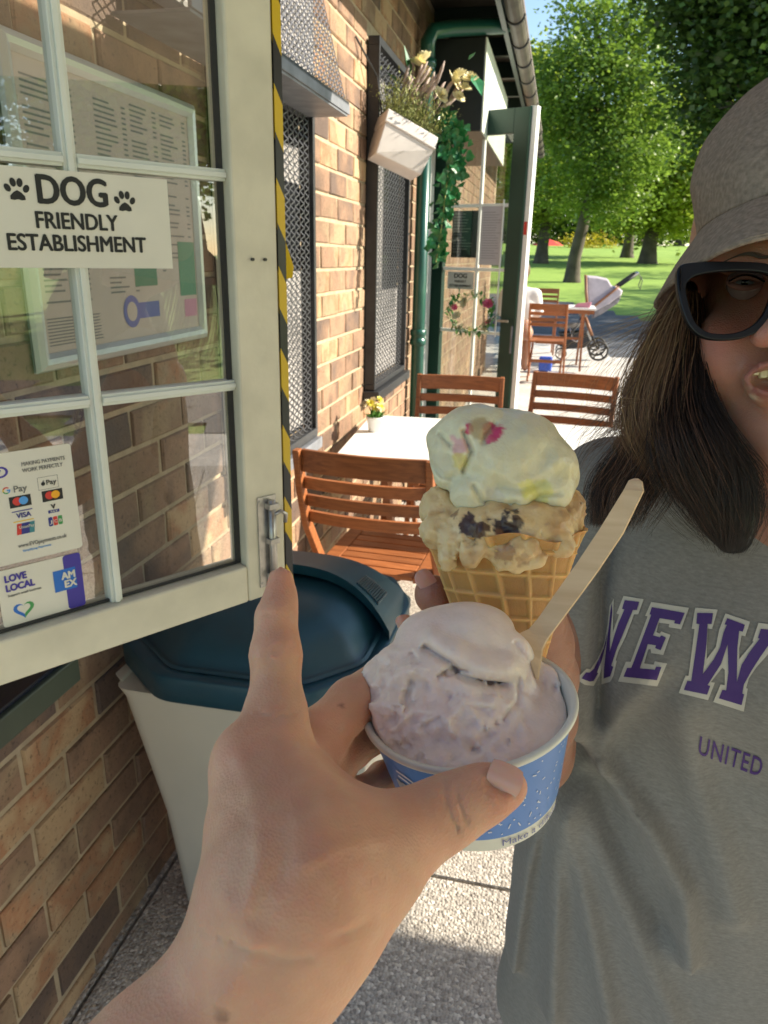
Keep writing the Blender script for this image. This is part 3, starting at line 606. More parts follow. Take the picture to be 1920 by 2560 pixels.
# ================================================================== FAR GLAZED DOOR
dang = R(112)
door = thing('glazed_door', 'dark green glazed door standing open beyond the flower box, sign and notices on it', 'door')
door.matrix_world = Matrix.Translation((0.0, 4.83, 0)) @ Matrix.Rotation(R(90)-dang, 4, 'Z')
def dbox(n, x0, x1, z0, z1, m_, y0=-0.02, y1=0.02, par=None): return MB().box(x0, x1, y0, y1, z0, z1).build(n, m_, par or door, bevel=0.002)
M_doorp = mat('door_green_black', (0.012, 0.040, 0.028), 0.45, noise_amt=.3, scale=4)
dbox('stile', 0.530, 0.618, 0.02, 2.185, M_doorp); dbox('stile', 0.03, 0.11, 0.02, 2.185, M_doorp)
dbox('top_rail', 0.1105, 0.5295, 2.06, 2.185, M_doorp); dbox('bottom_rail', 0.1105, 0.5295, 0.02, 0.30, M_doorp)
dbox('edge_strip', 0.6185, 0.630, 0.02, 2.187, M_green); dbox('white_edge', 0.6305, 0.660, 0.02, 2.187, M_white, -0.012, 0.03)
dbox('vertical_bar', 0.336, 0.352, 0.3005, 2.0595, M_white, -0.012, 0.01)
for z in (1.69, 1.335, 0.968, 0.63):
    dbox('cross_bar', 0.1105, 0.3355, z-.009, z+.009, M_white, -.012, .01); dbox('cross_bar', 0.3525, 0.5295, z-.009, z+.009, M_white, -.012, .01)
dbox('inner_bar', 0.500, 0.508, 0.95, 1.72, M_white, -.03, -.021); 
for a, b_ in ((0.1105, 0.3355), (0.3525, 0.5295)):
    for c, d in ((0.3005, .6205), (.6395, .9585), (.9775, 1.3255), (1.3445, 1.6805), (1.6995, 2.0595)): dbox('pane', a, b_, c, d, glass_mat('door_glass', 2.1, (.80, .82, .80)) if 'door_glass' not in bpy.data.materials else bpy.data.materials['door_glass'], -.002, .002)
MB().tube([(0.53, -0.06, 1.05), (0.60, -0.06, 1.05)], .008, 8).build('handle', M_steel, door); MB().box(0.606, .6175, -.032, -.0205, .86, 1.02).build('lock', M_grey, door, bevel=.002)
MB().box(0.634, .652, -.0145, -.0122, 1.53, 1.60).build('red_sticker', C_red, door)
def on_door(name, label, cat):
    t = thing(name, label, cat); t.matrix_world = door.matrix_world.copy(); return t
nt = on_door('notice', 'pale grey paper notice taped to the right pane of the far door', 'notice')
MB().box(0.358, .505, -.014, -.013, 1.362, 1.685).build('sheet', mat('notice_paper', (.50, .47, .52), .5), nt)
s = MB(); z = 1.65
while z > 1.39: s.box(.372, .372+rr.uniform(.08, .12), -.0147, -.0141, z, z+.004); z -= .014
o = s.build('printed_lines', c_('notice_ink', (.30, .28, .32)), nt); o['kind'] = 'stuff'
cb = on_door('chalkboard', 'brown and black chalkboard menu behind the left panes of the far door', 'chalkboard')
MB().box(0.150, .330, .012, .022, 1.40, 1.665).build('board', mat('chalkboard_black', (.035, .03, .028), .6), cb)
s = MB(); z = 1.645
while z > 1.42: s.box(.16, .16+rr.uniform(.05, .14), .0105, .0117, z, z+.004); z -= .0165
o = s.build('chalk_lines', c_('chalk', (.5, .46, .42)), cb); o['kind'] = 'stuff'
ds = on_door('sign', 'small white DOG FRIENDLY ESTABLISHMENT sign on the far glazed door', 'sign')
MB().box(.150, .330, -.0142, -.0132, 1.218, 1.318).build('board', mat('door_sign_white', (.58, .55, .52), .5), ds)
def dtext(t, x0, x1, z, h, b): return fit_text(t, x0, x1, z, h, M_ink, ds, b, y=-.0146)
dtext('DOG', .195, .285, 1.283, .025, .0014); dtext('FRIENDLY', .20, .28, 1.256, .014, .0007); dtext('ESTABLISHMENT', .165, .315, 1.230, .014, .0007)
# ================================================================== WHEELIE STYLE LITTER BIN
bn = thing('litter_bin', 'cream litter bin with dark blue green domed lid against the brick wall', 'bin')
M_body = mat('cream_plastic', (0.60, 0.54, 0.44), 0.45, noise_amt=0.05, scale=5, bump=0.08, bscale=90)
M_lid = mat('blue_green_plastic', (0.010, 0.055, 0.080), 0.40, noise_amt=0.15, scale=12, bump=0.08, bscale=150)
LZ = 0.70
rim = [(0.035, 1.13), (0.175, 1.015), (0.445, 1.02), (0.545, 1.13), (0.555, 1.42), (0.49, 1.545), (0.16, 1.55), (0.035, 1.45)]
def smooth_poly(pts, r=0.03, n=4):
    out = []; m_ = len(pts)
    for i in range(m_):
        p0, p1, p2 = Vector(pts[i-1]), Vector(pts[i]), Vector(pts[(i+1) % m_])
        a = p1+(p0-p1).normalized()*r; b = p1+(p2-p1).normalized()*r
        for k in range(n+1):
            t = k/n; out.append(tuple((a*(1-t)**2+p1*2*t*(1-t)+b*t*t)))
    return out
rp = smooth_poly(rim); NR = len(rp); cxr = sum(p[0] for p in rp)/NR; cyr = sum(p[1] for p in rp)/NR
def ring_at(sc, z, off=(0, 0)): return [(cxr+off[0]+(x-cxr)*sc, cyr+off[1]+(y-cyr)*sc, z) for x, y in rp]
def loft(rings, close_top=True, close_bot=False):
    s = MB(); n = len(rings[0]); s.add([v for r_ in rings for v in r_], [(i*n+k, i*n+(k+1) % n, (i+1)*n+(k+1) % n, (i+1)*n+k) for i in range(len(rings)-1) for k in range(n)])
    if close_top: s.f.append(tuple((len(rings)-1)*n+k for k in range(n))); s.mi.append(0)
    if close_bot: s.f.append(tuple(range(n))[::-1]); s.mi.append(0)
    return s
# rim skirt + raised lip
loft([ring_at(.975, LZ-.052), ring_at(1.0, LZ-.05), ring_at(1.0, LZ-.004), ring_at(.992, LZ), ring_at(.90, LZ-.002), ring_at(.885, LZ-.006)], close_top=False).build('lid_rim', M_lid, bn, smooth=True)
# dome: superellipse mound inside the rim
dome = []
for k in range(10):
    t = k/9; sc = .90*(1-t**2.6*0.999); z = LZ-.006+0.085*(1-(1-t)**2.3)
    dome.append([(cxr+(x-cxr)*sc*(1.0), cyr-0.012+(y-cyr)*sc*.96, z) for x, y in rp])
# invert profile: sc large while low
dome = []
for sc, z in ((.885, -.006), (.84, .0), (.80, .014), (.74, .034), (.64, .052), (.50, .064), (.34, .071), (.16, .074), (.02, .075)): dome.append([(cxr+(x-cxr)*sc, cyr-.012+(y-cyr)*sc*.97, LZ+z) for x, y in rp])
loft(dome).build('lid_dome', M_lid, bn, smooth=True)
# rear flap: curved saddle band with ribs
def saddle(t, u):   # t across x 0..1, u front->back 0..1
    x = 0.055+0.49*t; e = abs(t-.5)*2
    z = LZ+0.105-0.085*e**3.0-0.035*u; y = 1.315+0.15*u+(-.075*e**3)*(1-u); return (x, y, z)
s = MB(); nt_, nu = 24, 6
g0 = [saddle(i/nt_, j/nu) for j in range(nu+1) for i in range(nt_+1)]
g1 = [(x, y+.004, z-.022) for x, y, z in g0]; w_ = nt_+1; K = len(g0)
fs = [(j*w_+i, j*w_+i+1, (j+1)*w_+i+1, (j+1)*w_+i) for j in range(nu) for i in range(nt_)]
fs += [tuple(K+a for a in f[::-1]) for f in fs]
bd = [i for i in range(w_)]+[j*w_+nt_ for j in range(1, nu+1)]+[nu*w_+i for i in range(nt_-1, -1, -1)]+[j*w_ for j in range(nu-1, 0, -1)]
fs += [(bd[i], K+bd[i], K+bd[(i+1) % len(bd)], bd[(i+1) % len(bd)]) for i in range(len(bd))]
s.add(g0+g1, fs); fl = s.build('lid_flap', M_lid, bn, smooth=True)
ms = fl.modifiers.new('edge', 'EDGE_SPLIT'); ms.split_angle = R(50)
for k in range(12):
    t = .83+.105*k/12
    a, b = Vector(saddle(t, .12)), Vector(saddle(t, .55)); MB().bar(a+Vector((0, 0, .001)), b+Vector((0, 0, .001)), .003, .005).build('grip_rib', M_lid, fl)
# back ledge of lid
loft([ring_at(.90, LZ+.0), ring_at(.88, LZ+.004)], close_top=False).build('lip_line', M_lid, bn)
# body: tapered, rounded corners
def rrect(x0, x1, y0, y1, z, r=.03, n=4): return [(a, b, z) for a, b in smooth_poly([(x0, y0), (x1, y0), (x1, y1), (x0, y1)], r, n)]
loft([rrect(.105, .47, 1.16, 1.48, .02), rrect(.098, .49, 1.12, 1.50, .30), rrect(.075, .515, 1.055, 1.52, LZ-.085), rrect(.068, .52, 1.045, 1.525, LZ-.06)], True, True).build('body', M_body, bn, smooth=True).modifiers.new('e', 'EDGE_SPLIT').split_angle = R(40)
MB().hexa([(.068, 1.09, .61), (.075, 1.09, .61), (.075, 1.4, .61), (.068, 1.4, .61), (.052, 1.08, LZ-.052), (.075, 1.06, LZ-.052), (.075, 1.4, LZ-.052), (.052, 1.4, LZ-.052)]).build('side_flange', M_body, bn, bevel=.003)
MB().hexa([(.472, 1.150, .05), (.486, 1.150, .05), (.486, 1.47, .05), (.472, 1.47, .05), (.528, 1.062, LZ-.075), (.552, 1.062, LZ-.075), (.552, 1.47, LZ-.075), (.528, 1.47, LZ-.075)]).build('side_panel', M_body, bn, bevel=.003)

# ================================================================== FOLDING SLATTED CHAIRS AND TABLES
def wood(name, c0, c1, rough=.45):
    m, N, L, b = new_mat(name); tc = N.new('ShaderNodeTexCoord'); oi = N.new('ShaderNodeObjectInfo')
    mp = N.new('ShaderNodeMapping'); mp.inputs['Scale'].default_value = (3, 40, 40)
    n = N.new('ShaderNodeTexNoise'); n.inputs['Scale'].default_value = 3; n.inputs['Detail'].default_value = 6; n.inputs['Distortion'].default_value = .6
    L.new(tc.outputs['Object'], mp.inputs[0]); L.new(mp.outputs[0], n.inputs['Vector'])
    cr = N.new('ShaderNodeValToRGB'); cr.color_ramp.elements[0].position = .3; cr.color_ramp.elements[1].position = .7
    cr.color_ramp.elements[0].color = (*c0, 1); cr.color_ramp.elements[1].color = (*c1, 1)
    hs = N.new('ShaderNodeHueSaturation'); mr = N.new('ShaderNodeMapRange'); mr.inputs['To Min'].default_value = .8; mr.inputs['To Max'].default_value = 1.2
    L.new(n.outputs[0], cr.inputs[0]); L.new(cr.outputs[0], hs.inputs['Color']); L.new(oi.outputs['Random'], mr.inputs['Value']); L.new(mr.outputs[0], hs.inputs['Value'])
    L.new(hs.outputs[0], b.inputs['Base Color']); b.inputs['Roughness'].default_value = rough
    bp = N.new('ShaderNodeBump'); bp.inputs['Strength'].default_value = .25; bp.inputs['Distance'].default_value = .001; L.new(n.outputs[0], bp.inputs['Height']); L.new(bp.outputs[0], b.inputs['Normal'])
    return m
M_wood = wood('oiled_acacia', (0.20, 0.062, 0.020), (0.36, 0.125, 0.042))
# chair local frame: sitter faces +Y, back at -Y, origin on the floor under the middle of the seat
def make_chair(label):
    t = thing('folding_chair', label, 'chair', group='folding wooden chairs around the cafe tables')
    W = 0.40
    def post(sx):
        x = sx*(W/2); pts = [(x, .20, .0), (x, .06, .25), (x, -.10, .46), (x, -.20, .60), (x, -.245, .72), (x, -.275, .86)]
        s = MB(); wds = [.042, .042, .044, .042, .04, .034]
        vs = []
        for (px_, y, z), w in zip(pts, wds): vs += [(px_-.011, y-w/2, z), (px_+.011, y-w/2, z), (px_+.011, y+w/2, z), (px_-.011, y+w/2, z)]
        fs = [(0, 3, 2, 1), tuple(4*5+k for k in range(4))]+[(4*i+k, 4*i+(k+1) % 4, 4*i+4+(k+1) % 4, 4*i+4+k) for i in range(5) for k in range(4)]
        s.add(vs, fs); return s.build('leg', M_wood, t, bevel=.004)
    post(-1); post(1)
    for sx in (-1, 1):
        x = sx*(W/2-.024); MB().bar((x, -.20, 0), (x, .17, .43), .02, .04, (0, 1, 0)).build('leg', M_wood, t, bevel=.003)
    # back slats, bowed backwards
    def slat(zc, h, yb):
        s = MB(); n = 10; vs = []
        for i in range(n+1):
            u = -1+2*i/n; x = u*(W/2-.0115); dy = -.022*(1-u*u)
            for (yy, zz) in ((-.008, -h/2), (.008, -h/2), (.008, h/2), (-.008, h/2)): vs.append((x, yb+dy+yy, zc+zz))
        fs = [(0, 3, 2, 1), tuple(4*n+k for k in range(4))]+[(4*i+k, 4*i+(k+1) % 4, 4*i+4+(k+1) % 4, 4*i+4+k) for i in range(n) for k in range(4)]
        s.add(vs, fs); return s.build('back_slat', M_wood, t, bevel=.002)
    slat(.825, .068, -.262); slat(.752, .036, -.245); slat(.692, .036, -.228); slat(.632, .036, -.206)
    # seat
    for sx in (-1, 1): MB().box(sx*(W/2-.038)-.026, sx*(W/2-.038)+.026, -.17, .20, .43, .45).build('seat_rail', M_wood, t, bevel=.004)
    for k in range(7):
        y0 = -.165+k*.052; MB().box(-W/2+.065, W/2-.065, y0, y0+.046, .434, .4495).build('seat_slat', M_wood, t, bevel=.002)
    MB().box(-W/2+.04, W/2-.04, .17, .19, .385, .4295).build('stretcher', M_wood, t, bevel=.002); MB().box(-W/2+.012, W/2-.012, -.11, -.09, .20, .235).build('stretcher', M_wood, t, bevel=.002)
    return t
def put(t, x, y, rz, z=0.0): t.location = (x, y, z); t.rotation_euler = (0, 0, rz)
chA = make_chair('slatted folding chair nearest the bin, its seat tucked under the near white table')
put(chA, 0.312, 2.27, R(-3))
def another(x, y, rz, label):
    c = copy_tree(chA); put(c, x, y, rz, ground_z(y)); c['label'] = label; return c
another(0.40, 3.33, R(180+4), 'slatted folding chair across the near table, in front of the glazed door')
another(0.885, 3.58, R(180-9), 'slatted folding chair right of the glazed door, just above the near table')
another(0.745, 8.85, R(-4), 'slatted folding chair by the pushchair, its seat facing the far table')
another(0.62, 10.75, R(180), 'slatted folding chair on the far side of the far table')
M_ttop = mat('white_table_top', (0.80, 0.80, 0.78), 0.35, noise_amt=.02)
def make_table(label, W, D, grp='white topped cafe tables'):
    t = thing('cafe_table', label, 'table', group=grp)
    MB().box(-W/2, W/2, -D/2, D/2, .722, .742).build('table_top', M_ttop, t, bevel=.003)
    for y in (-D/2+.012, D/2-.03): MB().box(-W/2+.02, W/2-.02, y, y+.018, .675, .7215).build('apron', M_wood, t)
    for sx in (-1, 1):
        MB().bar((sx*(W/2-.12), -D/2+.06, 0), (sx*(W/2-.12), D/2-.10, .70), .025, .045, (0, 1, 0)).build('leg', M_wood, t)
        MB().bar((sx*(W/2-.15), D/2-.06, 0), (sx*(W/2-.15), -D/2+.10, .70), .025, .045, (0, 1, 0)).build('leg', M_wood, t)
    MB().box(-W/2+.14, W/2-.14, -.01, .01, .34, .37).build('stretcher', M_wood, t)
    return t
tb = make_table('near white topped wooden cafe table holding the small flower pot', 1.16, .70); put(tb, .655, 2.80, R(3.5))
tb2 = make_table('far white topped table with plates and paper on it, beside the pushchair', 1.15, .70); put(tb2, .70, 9.75, R(0), ground_z(9.75))
gz = ground_z(9.75)+.742
M_pink = mat('pink_cloth', (.55, .22, .28), .8); M_blu = mat('blue_packet', (.05, .12, .55), .4); M_crock = mat('white_crockery', (.75, .75, .73), .2)
for (x, y, m_, nm, lb, r_) in ((.36, 9.6, M_crock, 'plate', 'small white plate left on the far table', .09), (.80, 9.62, M_crock, 'plate', 'white plate near the right end of the far table', .10)):
    o = MB().lathe([(0.002, .004), (r_*.6, .004), (r_, .016), (r_, .019), (r_*.6, .008), (0.002, .008)], 20, (x, y, gz)).build(nm, m_, smooth=True); tag(o, lb, 'plate')
o = MB().box(.45, .70, 9.55, 9.75, gz, gz+.012).build('napkin', M_blu, bevel=.004); tag(o, 'blue paper napkin lying on the far table', 'napkin')
o = MB().hexa([(1.02, 9.5, gz), (1.2, 9.5, gz), (1.2, 9.65, gz), (1.02, 9.65, gz), (1.05, 9.5, gz+.05), (1.22, 9.52, gz+.07), (1.2, 9.62, gz+.06), (1.04, 9.6, gz+.04)]).build('folded_cloth', M_pink, bevel=.01); tag(o, 'pink folded cloth on the right end of the far table', 'cloth')
# things on chair beyond: blue bag under the table
o = MB().hexa([(.66, 9.35, ground_z(9.4)), (.82, 9.35, ground_z(9.4)), (.82, 9.5, ground_z(9.4)), (.66, 9.5, ground_z(9.4)), (.66, 9.38, ground_z(9.4)+.17), (.82, 9.38, ground_z(9.4)+.17), (.82, 9.47, ground_z(9.4)+.17), (.66, 9.47, ground_z(9.4)+.17)]).build('bag', M_blu, bevel=.02); tag(o, 'blue bag standing under the far table', 'bag')

# ================================================================== SMALL FLOWER POT ON THE TABLE
pot = thing('flower_pot', 'small white pot of cream and yellow flowers at the wall end of the near table', 'plant pot'); pot.location = (0.145, 2.80, .7425)
MB().lathe([(.001, 0), (.024, 0), (.032, .052), (.036, .052), (.036, .060), (.031, .060), (.030, .05), (.001, .048)], 24).build('pot', M_crock, pot, smooth=True)
M_leafg = mat('pot_leaf', (.10, .25, .04), .5); M_petal = mat('cream_petal', (.78, .70, .50), .6); M_pety = mat('yellow_petal', (.72, .62, .10), .6)
def leafquad(s, c, d, w, l, droop=0.0):
    c = Vector(c); d = Vector(d).normalized(); sd = d.cross(Vector((0, 0, 1)));
    if sd.length < .01: sd = Vector((1, 0, 0))
    sd.normalize(); n = sd.cross(d); m1 = c+d*l*.45+sd*w/2+n*w*.12; m2 = c+d*l*.45-sd*w/2+n*w*.12; e = c+d*l-Vector((0, 0, droop))
    s.add([c, m1, e, m2], [(0, 1, 2), (0, 2, 3)])
rr = random.Random(11)
s = MB()
for k in range(60):
    a = rr.uniform(0, 6.28); e = rr.uniform(.2, 1.3); leafquad(s, (rr.uniform(-.015, .015), rr.uniform(-.015, .015), .055), (math.cos(a)*math.cos(e), math.sin(a)*math.cos(e), math.sin(e)), .012, rr.uniform(.03, .065))
s.build('foliage', M_leafg, pot)
def flower(parent, c, r, m_, name='flower', petals=7):
    s = MB(); c = Vector(c); ax = Vector((rr.uniform(-1, 1), rr.uniform(-1, .2), rr.uniform(.2, 1))).normalized(); u = ax.orthogonal().normalized(); v = ax.cross(u)
    for ring, (rs, lift) in enumerate(((1, .25), (.7, .55), (.4, .8))):
        for k in range(petals):
            a = 2*math.pi*(k+.5*ring)/petals; d = u*math.cos(a)+v*math.sin(a); q = ax.cross(d)
            b = c+ax*r*lift*.2; t = c+d*r*rs+ax*r*lift; w = r*.42*rs
            s.add([b, b+(t-b)*.6+q*w, t+q*w*.4, t-q*w*.4, b+(t-b)*.6-q*w], [(0, 1, 2, 3, 4)])
    return s.build(name, m_, parent)
for k in range(13):
    a = rr.uniform(0, 6.28); q = rr.uniform(0, .042); flower(pot, (q*math.cos(a), q*math.sin(a), .085+rr.uniform(0, .035)), .016, M_petal if k % 3 else M_pety)

# ================================================================== HANGING PLANTER
pc = [P(972, 272, 2.84), P(1093, 343, 2.93), P(1058, 434, 2.95), P(945, 378, 2.85)]
ax_x = (pc[1]-pc[0]).normalized(); dn = (pc[3]-pc[0]); nrm = ax_x.cross(dn).normalized()
if nrm.dot(fw) < 0: nrm = -nrm
pl = thing('hanging_planter', 'white trough planter of cream roses, dried lavender and trailing ivy hung beside the drainpipe', 'planter')
M_trough = mat('white_trough', (.64, .60, .58), .5, noise_amt=.06, scale=14)
D_ = nrm*0.14; rm = dn*.30
def shr(p, c, k): return p+(c-p)*k
cb_ = (pc[2]+pc[3])/2
MB().hexa([pc[3]+D_*.15, pc[2]+D_*.15, pc[2]+D_*.85, pc[3]+D_*.85, pc[0]+rm, pc[1]+rm, pc[1]+rm+D_, pc[0]+rm+D_]).build('trough', M_trough, pl, bevel=.004)
e1 = ax_x*.004; o1 = -nrm*.005
MB().hexa([pc[0]+rm-e1+o1, pc[1]+rm+e1+o1, pc[1]+rm+e1+D_-o1, pc[0]+rm-e1+D_-o1, pc[0]-e1+o1, pc[1]+e1+o1, pc[1]+e1+D_-o1, pc[0]-e1+D_-o1]).build('rim_band', M_trough, pl, bevel=.004)
MB().tube([pc[0]+D_*.5, pc[0]+Vector((-.06, .05, .12)), Vector((.004, 3.0, 2.15))], .004, 6).build('hook', M_black, pl)
M_ivy = mat('ivy_leaf', (.025, .17, .055), .35, obj_rand=.25, noise_amt=.35, scale=30); M_sage = mat('sage_foliage', (.30, .33, .12), .7, noise_amt=.4, scale=40)
M_lav = mat('dried_lavender', (.38, .29, .25), .8, noise_amt=.4, scale=60); M_rose = mat('cream_rose', (.78, .70, .42), .6, noise_amt=.2, scale=40)
topc = (pc[0]+pc[1])/2+D_/2; upd = (-dn).normalized()
s = MB(); s2 = MB()
for k in range(800):      # feathery sage sprigs
    b = pc[0]+(pc[1]-pc[0])*rr.uniform(.02, .98)+D_*rr.uniform(.1, .9)
    d = (upd*rr.uniform(.5, 1.1)+ax_x*rr.gauss(.1, .45)+nrm*rr.gauss(0, .5)).normalized(); l = rr.uniform(.05, .17)
    for j in range(5):
        q = b+d*l*(j+1)/5; leafquad(s, q, d+Vector((rr.gauss(0, .8), rr.gauss(0, .8), rr.gauss(0, .8))), .006, .018)
s.build('sprigs', M_sage, pl)
for k in range(38):
    b = pc[0]+(pc[1]-pc[0])*rr.uniform(.2, .95)+D_*rr.uniform(.2, .8); d = (upd*1.0+ax_x*rr.gauss(.25, .35)+nrm*rr.gauss(0, .3)+Vector((.25, 0, .5))).normalized(); l = rr.uniform(.18, .27)
    MB().tube([b, b+d*l*.65, b+d*l*.72, b+d*l*.9, b+d*l], [.0015, .0015, .007, .0075, .002], 6).build('lavender_stem', M_lav, pl, smooth=True)
for (px_, py_, r_) in ((1060, 150, .036), (1100, 240, .034), (1175, 200, .034), (1045, 165, .04), (1025, 205, .03), (1130, 205, .04), (1160, 225, .032), (1070, 190, .03), (1150, 190, .03), (1145, 245, .028)):
    flower(pl, P(px_, py_, 2.93), r_*1.05, M_rose, 'rose', 8)
for (a, b_) in (((1025, 200), (1010, 112)), ((1050, 150), (1070, 128)), ((1000, 210), (965, 180)), ((1180, 180), (1205, 240)), ((1170, 150), (1190, 130)), ((1000, 230), (965, 215))):
    s = MB(); p0, p1 = P(*a, 2.93), P(*b_, 2.90); leafquad(s, p0, p1-p0, (p1-p0).length*.55, (p1-p0).length); s.build('broad_leaf', M_ivy, pl)
# ivy strands
def ivy(pts, n, wmin, wmax, spread):
    P3 = [Vector(p) for p in pts]
    MB().tube(P3, .0022, 5).build('ivy_stem', M_sage, pl)
    for k in range(n):
        t = rr.uniform(0, len(P3)-1.001); i = int(t); c = P3[i].lerp(P3[i+1], t-i); c += Vector((rr.gauss(0, spread), rr.gauss(0, spread*.6), rr.gauss(0, spread)))
        r_ = rr.uniform(wmin, wmax); d = Vector((rr.gauss(0, .7), rr.gauss(-.3, .5), -abs(rr.gauss(.6, .4)))).normalized(); q = d.cross(Vector((rr.gauss(0, .3), -1, rr.gauss(0, .3)))).normalized(); n_ = d.cross(q)
        o_ = [c, c+d*r_*.1+q*r_*.55, c+d*r_*.45+q*r_*.75-n_*r_*.1, c+d*r_*.75+q*r_*.38, c+d*r_*1.25, c+d*r_*.75-q*r_*.38, c+d*r_*.45-q*r_*.75-n_*r_*.1, c+d*r_*.1-q*r_*.55, c+d*r_*.55+n_*r_*.12]
        MB().add(o_, [(0, 1, 8), (1, 2, 8), (2, 3, 8), (3, 4, 8), (4, 5, 8), (5, 6, 8), (6, 7, 8), (7, 0, 8)]).build('ivy_leaf', M_ivy, pl)
ivy([P(1100, 280, 2.95), P(1125, 360, 2.96), P(1118, 450, 2.98), P(1105, 560, 3.0), P(1090, 655, 3.02)], 130, .020, .034, .024)
ivy([P(1125, 285, 2.96), P(1150, 350, 2.97), P(1140, 430, 2.98), P(1115, 520, 3.0)], 80, .020, .034, .022)

# ================================================================== FLOWER WREATH ON THE FAR DOOR
wr = on_door('wreath', 'wreath of pink and cream flowers on the lower panes of the far glazed door', 'wreath')
for k in range(26):
    a = 2*math.pi*k/26; c = Vector((.34+.15*math.cos(a), -.045, 1.08+.11*math.sin(a)))
    s = MB()
    for j in range(7): leafquad(s, c+Vector((rr.gauss(0, .012), rr.gauss(0, .01), rr.gauss(0, .012))), (rr.gauss(0, 1), rr.gauss(-.5, .5), rr.gauss(0, 1)), .02, .045)
    s.build('leaf_spray', M_ivy if k % 2 else M_leafg, wr)
M_pinkf = mat('pink_petal', (.62, .12, .22), .6)
for (x, z, m_, r_) in ((.30, 1.14, M_petal, .035), (.46, 1.14, M_pinkf, .036), (.25, 1.06, M_petal, .03), (.29, .99, M_petal, .034), (.35, .975, M_rose, .03), (.47, 1.03, M_pinkf, .028), (.44, .985, M_petal, .03), (.23, 1.11, M_pinkf, .022)):
    flower(wr, (x, -.055, z), r_, m_)

# ================================================================== PUSHCHAIR (on the far paving)
pr = thing('pushchair', 'pushchair with grey hood, tan leg and black wheels parked beside the far table', 'pushchair')
PD = 9.7
def Q(px_, py_, dx=0.0): p = P(px_, py_, PD); return Vector((p.x, p.y+dx, p.z))
M_hood = mat('lilac_grey_fabric', (.40, .36, .40), .85, noise_amt=.15, scale=12, bump=.3); M_tan = mat('tan_leatherette', (.30, .13, .06), .5); M_bk = mat('black_rubber', (.018, .018, .02), .6); M_chr = mat('chrome', (.65, .65, .66), .15, 1.0)
hw = .21
def band(name, outline, m_, d0=-hw, d1=hw):
    s = MB(); n = len(outline); K = 5; vs = []
    for j in range(K):
        t = j/(K-1); y = d0+(d1-d0)*t; sc = 1-.10*abs(2*t-1)**3
        cx_ = sum(o[0] for o in outline)/n; cy_ = sum(o[1] for o in outline)/n
        vs += [Q(cx_+(o[0]-cx_)*sc, cy_+(o[1]-cy_)*sc, y) for o in outline]
    fs = [tuple(range(n))[::-1], tuple((K-1)*n+k for k in range(n))]+[(j*n+k, j*n+(k+1) % n, (j+1)*n+(k+1) % n, (j+1)*n+k) for j in range(K-1) for k in range(n)]
    return s.add(vs, fs).build(name, m_, pr, bevel=.012)
band('hood', [(1464, 688), (1490, 690), (1518, 696), (1527, 712), (1548, 720), (1556, 726), (1552, 738), (1520, 762), (1482, 782), (1470, 775), (1464, 730)], M_hood)
band('seat', [(1482, 775), (1552, 740), (1545, 755), (1500, 785), (1478, 796)], mat('dark_grey_fabric', (.20, .18, .19), .8, noise_amt=.3, scale=20), -hw*.9, hw*.9)
band('basket', [(1395, 830), (1470, 825), (1480, 848), (1462, 868), (1405, 872)], M_bk, -hw*.85, hw*.85)
band('tray', [(1395, 808), (1470, 800), (1476, 815), (1400, 822)], mat('grey_footmuff', (.22, .21, .20), .8, noise_amt=.2), -hw*.8, hw*.8)
for sy in (-hw-.02, hw+.02):
    MB().tube([Q(1464, 688, sy), Q(1465, 730, sy), Q(1470, 785, sy)], .012, 8).build('hood_bow', M_tan, pr, smooth=True)
    MB().tube([Q(1473, 772, sy), Q(1535, 722, sy), Q(1545, 714, sy)], .015, 8).build('push_bar', M_tan, pr, smooth=True)
    MB().tube([Q(1545, 714, sy), Q(1590, 683, sy)], .018, 8).build('handle_arm', M_bk, pr, smooth=True)
    MB().tube([Q(1462, 790, sy), Q(1478, 835, sy)], .020, 8).build('leg', M_tan, pr, smooth=True)
    MB().tube([Q(1478, 835, sy), Q(1495, 874, sy)], .014, 8).build('axle_arm', M_bk, pr, smooth=True)
    MB().tube([Q(1425, 815, sy), Q(1430, 845, sy), Q(1440, 850, sy), Q(1447, 842, sy)], .010, 8).build('frame_loop', M_chr, pr, smooth=True)
    MB().tube([Q(1462, 790, sy), Q(1400, 860, sy)], .014, 8).build('front_leg', M_bk, pr, smooth=True)
MB().tube([Q(1590, 683, -hw), Q(1592, 682, 0), Q(1590, 683, hw)], .020, 8).build('handle_grip', M_chr, pr, smooth=True)
MB().tube([Q(1594, 686, -hw), Q(1602, 700, -hw), Q(1596, 722, -hw), Q(1592, 712, -hw), Q(1600, 692, -hw)], .006, 6).build('wrist_strap', M_bk, pr)
def wheel(px_, py_, rpx, sy):
    c = Q(px_, py_, sy); r_ = rpx*PD/FPX; M_ = Matrix.Translation(c) @ Matrix.Rotation(R(90), 4, 'X')
    w_ = thing('wheel', None, None); w_.parent = pr
    MB().lathe([(r_*.80, -.018), (r_*.93, -.022), (r_, -.01), (r_, .01), (r_*.93, .022), (r_*.80, .018), (r_*.80, -.018)], 28, M=M_).build('tyre', M_bk, w_, smooth=True)
    MB().lathe([(.001, -.02), (r_*.2, -.02), (r_*.2, .02), (.001, .02)], 16, M=M_).build('hub', M_chr, w_)
    s = MB()
    for k in range(5):
        a = 2*math.pi*k/5+.4; s.bar(M_ @ Vector((0, 0, 0)), M_ @ Vector((r_*.82*math.cos(a), r_*.82*math.sin(a), 0)), .02, .012, (0, 1, 0))
    s.build('spokes', M_bk if rpx > 20 else M_chr, w_)
for sy in (-hw-.045, hw+.045):
    wheel(1494, 872, 24, sy); wheel(1402, 878, 14, sy)
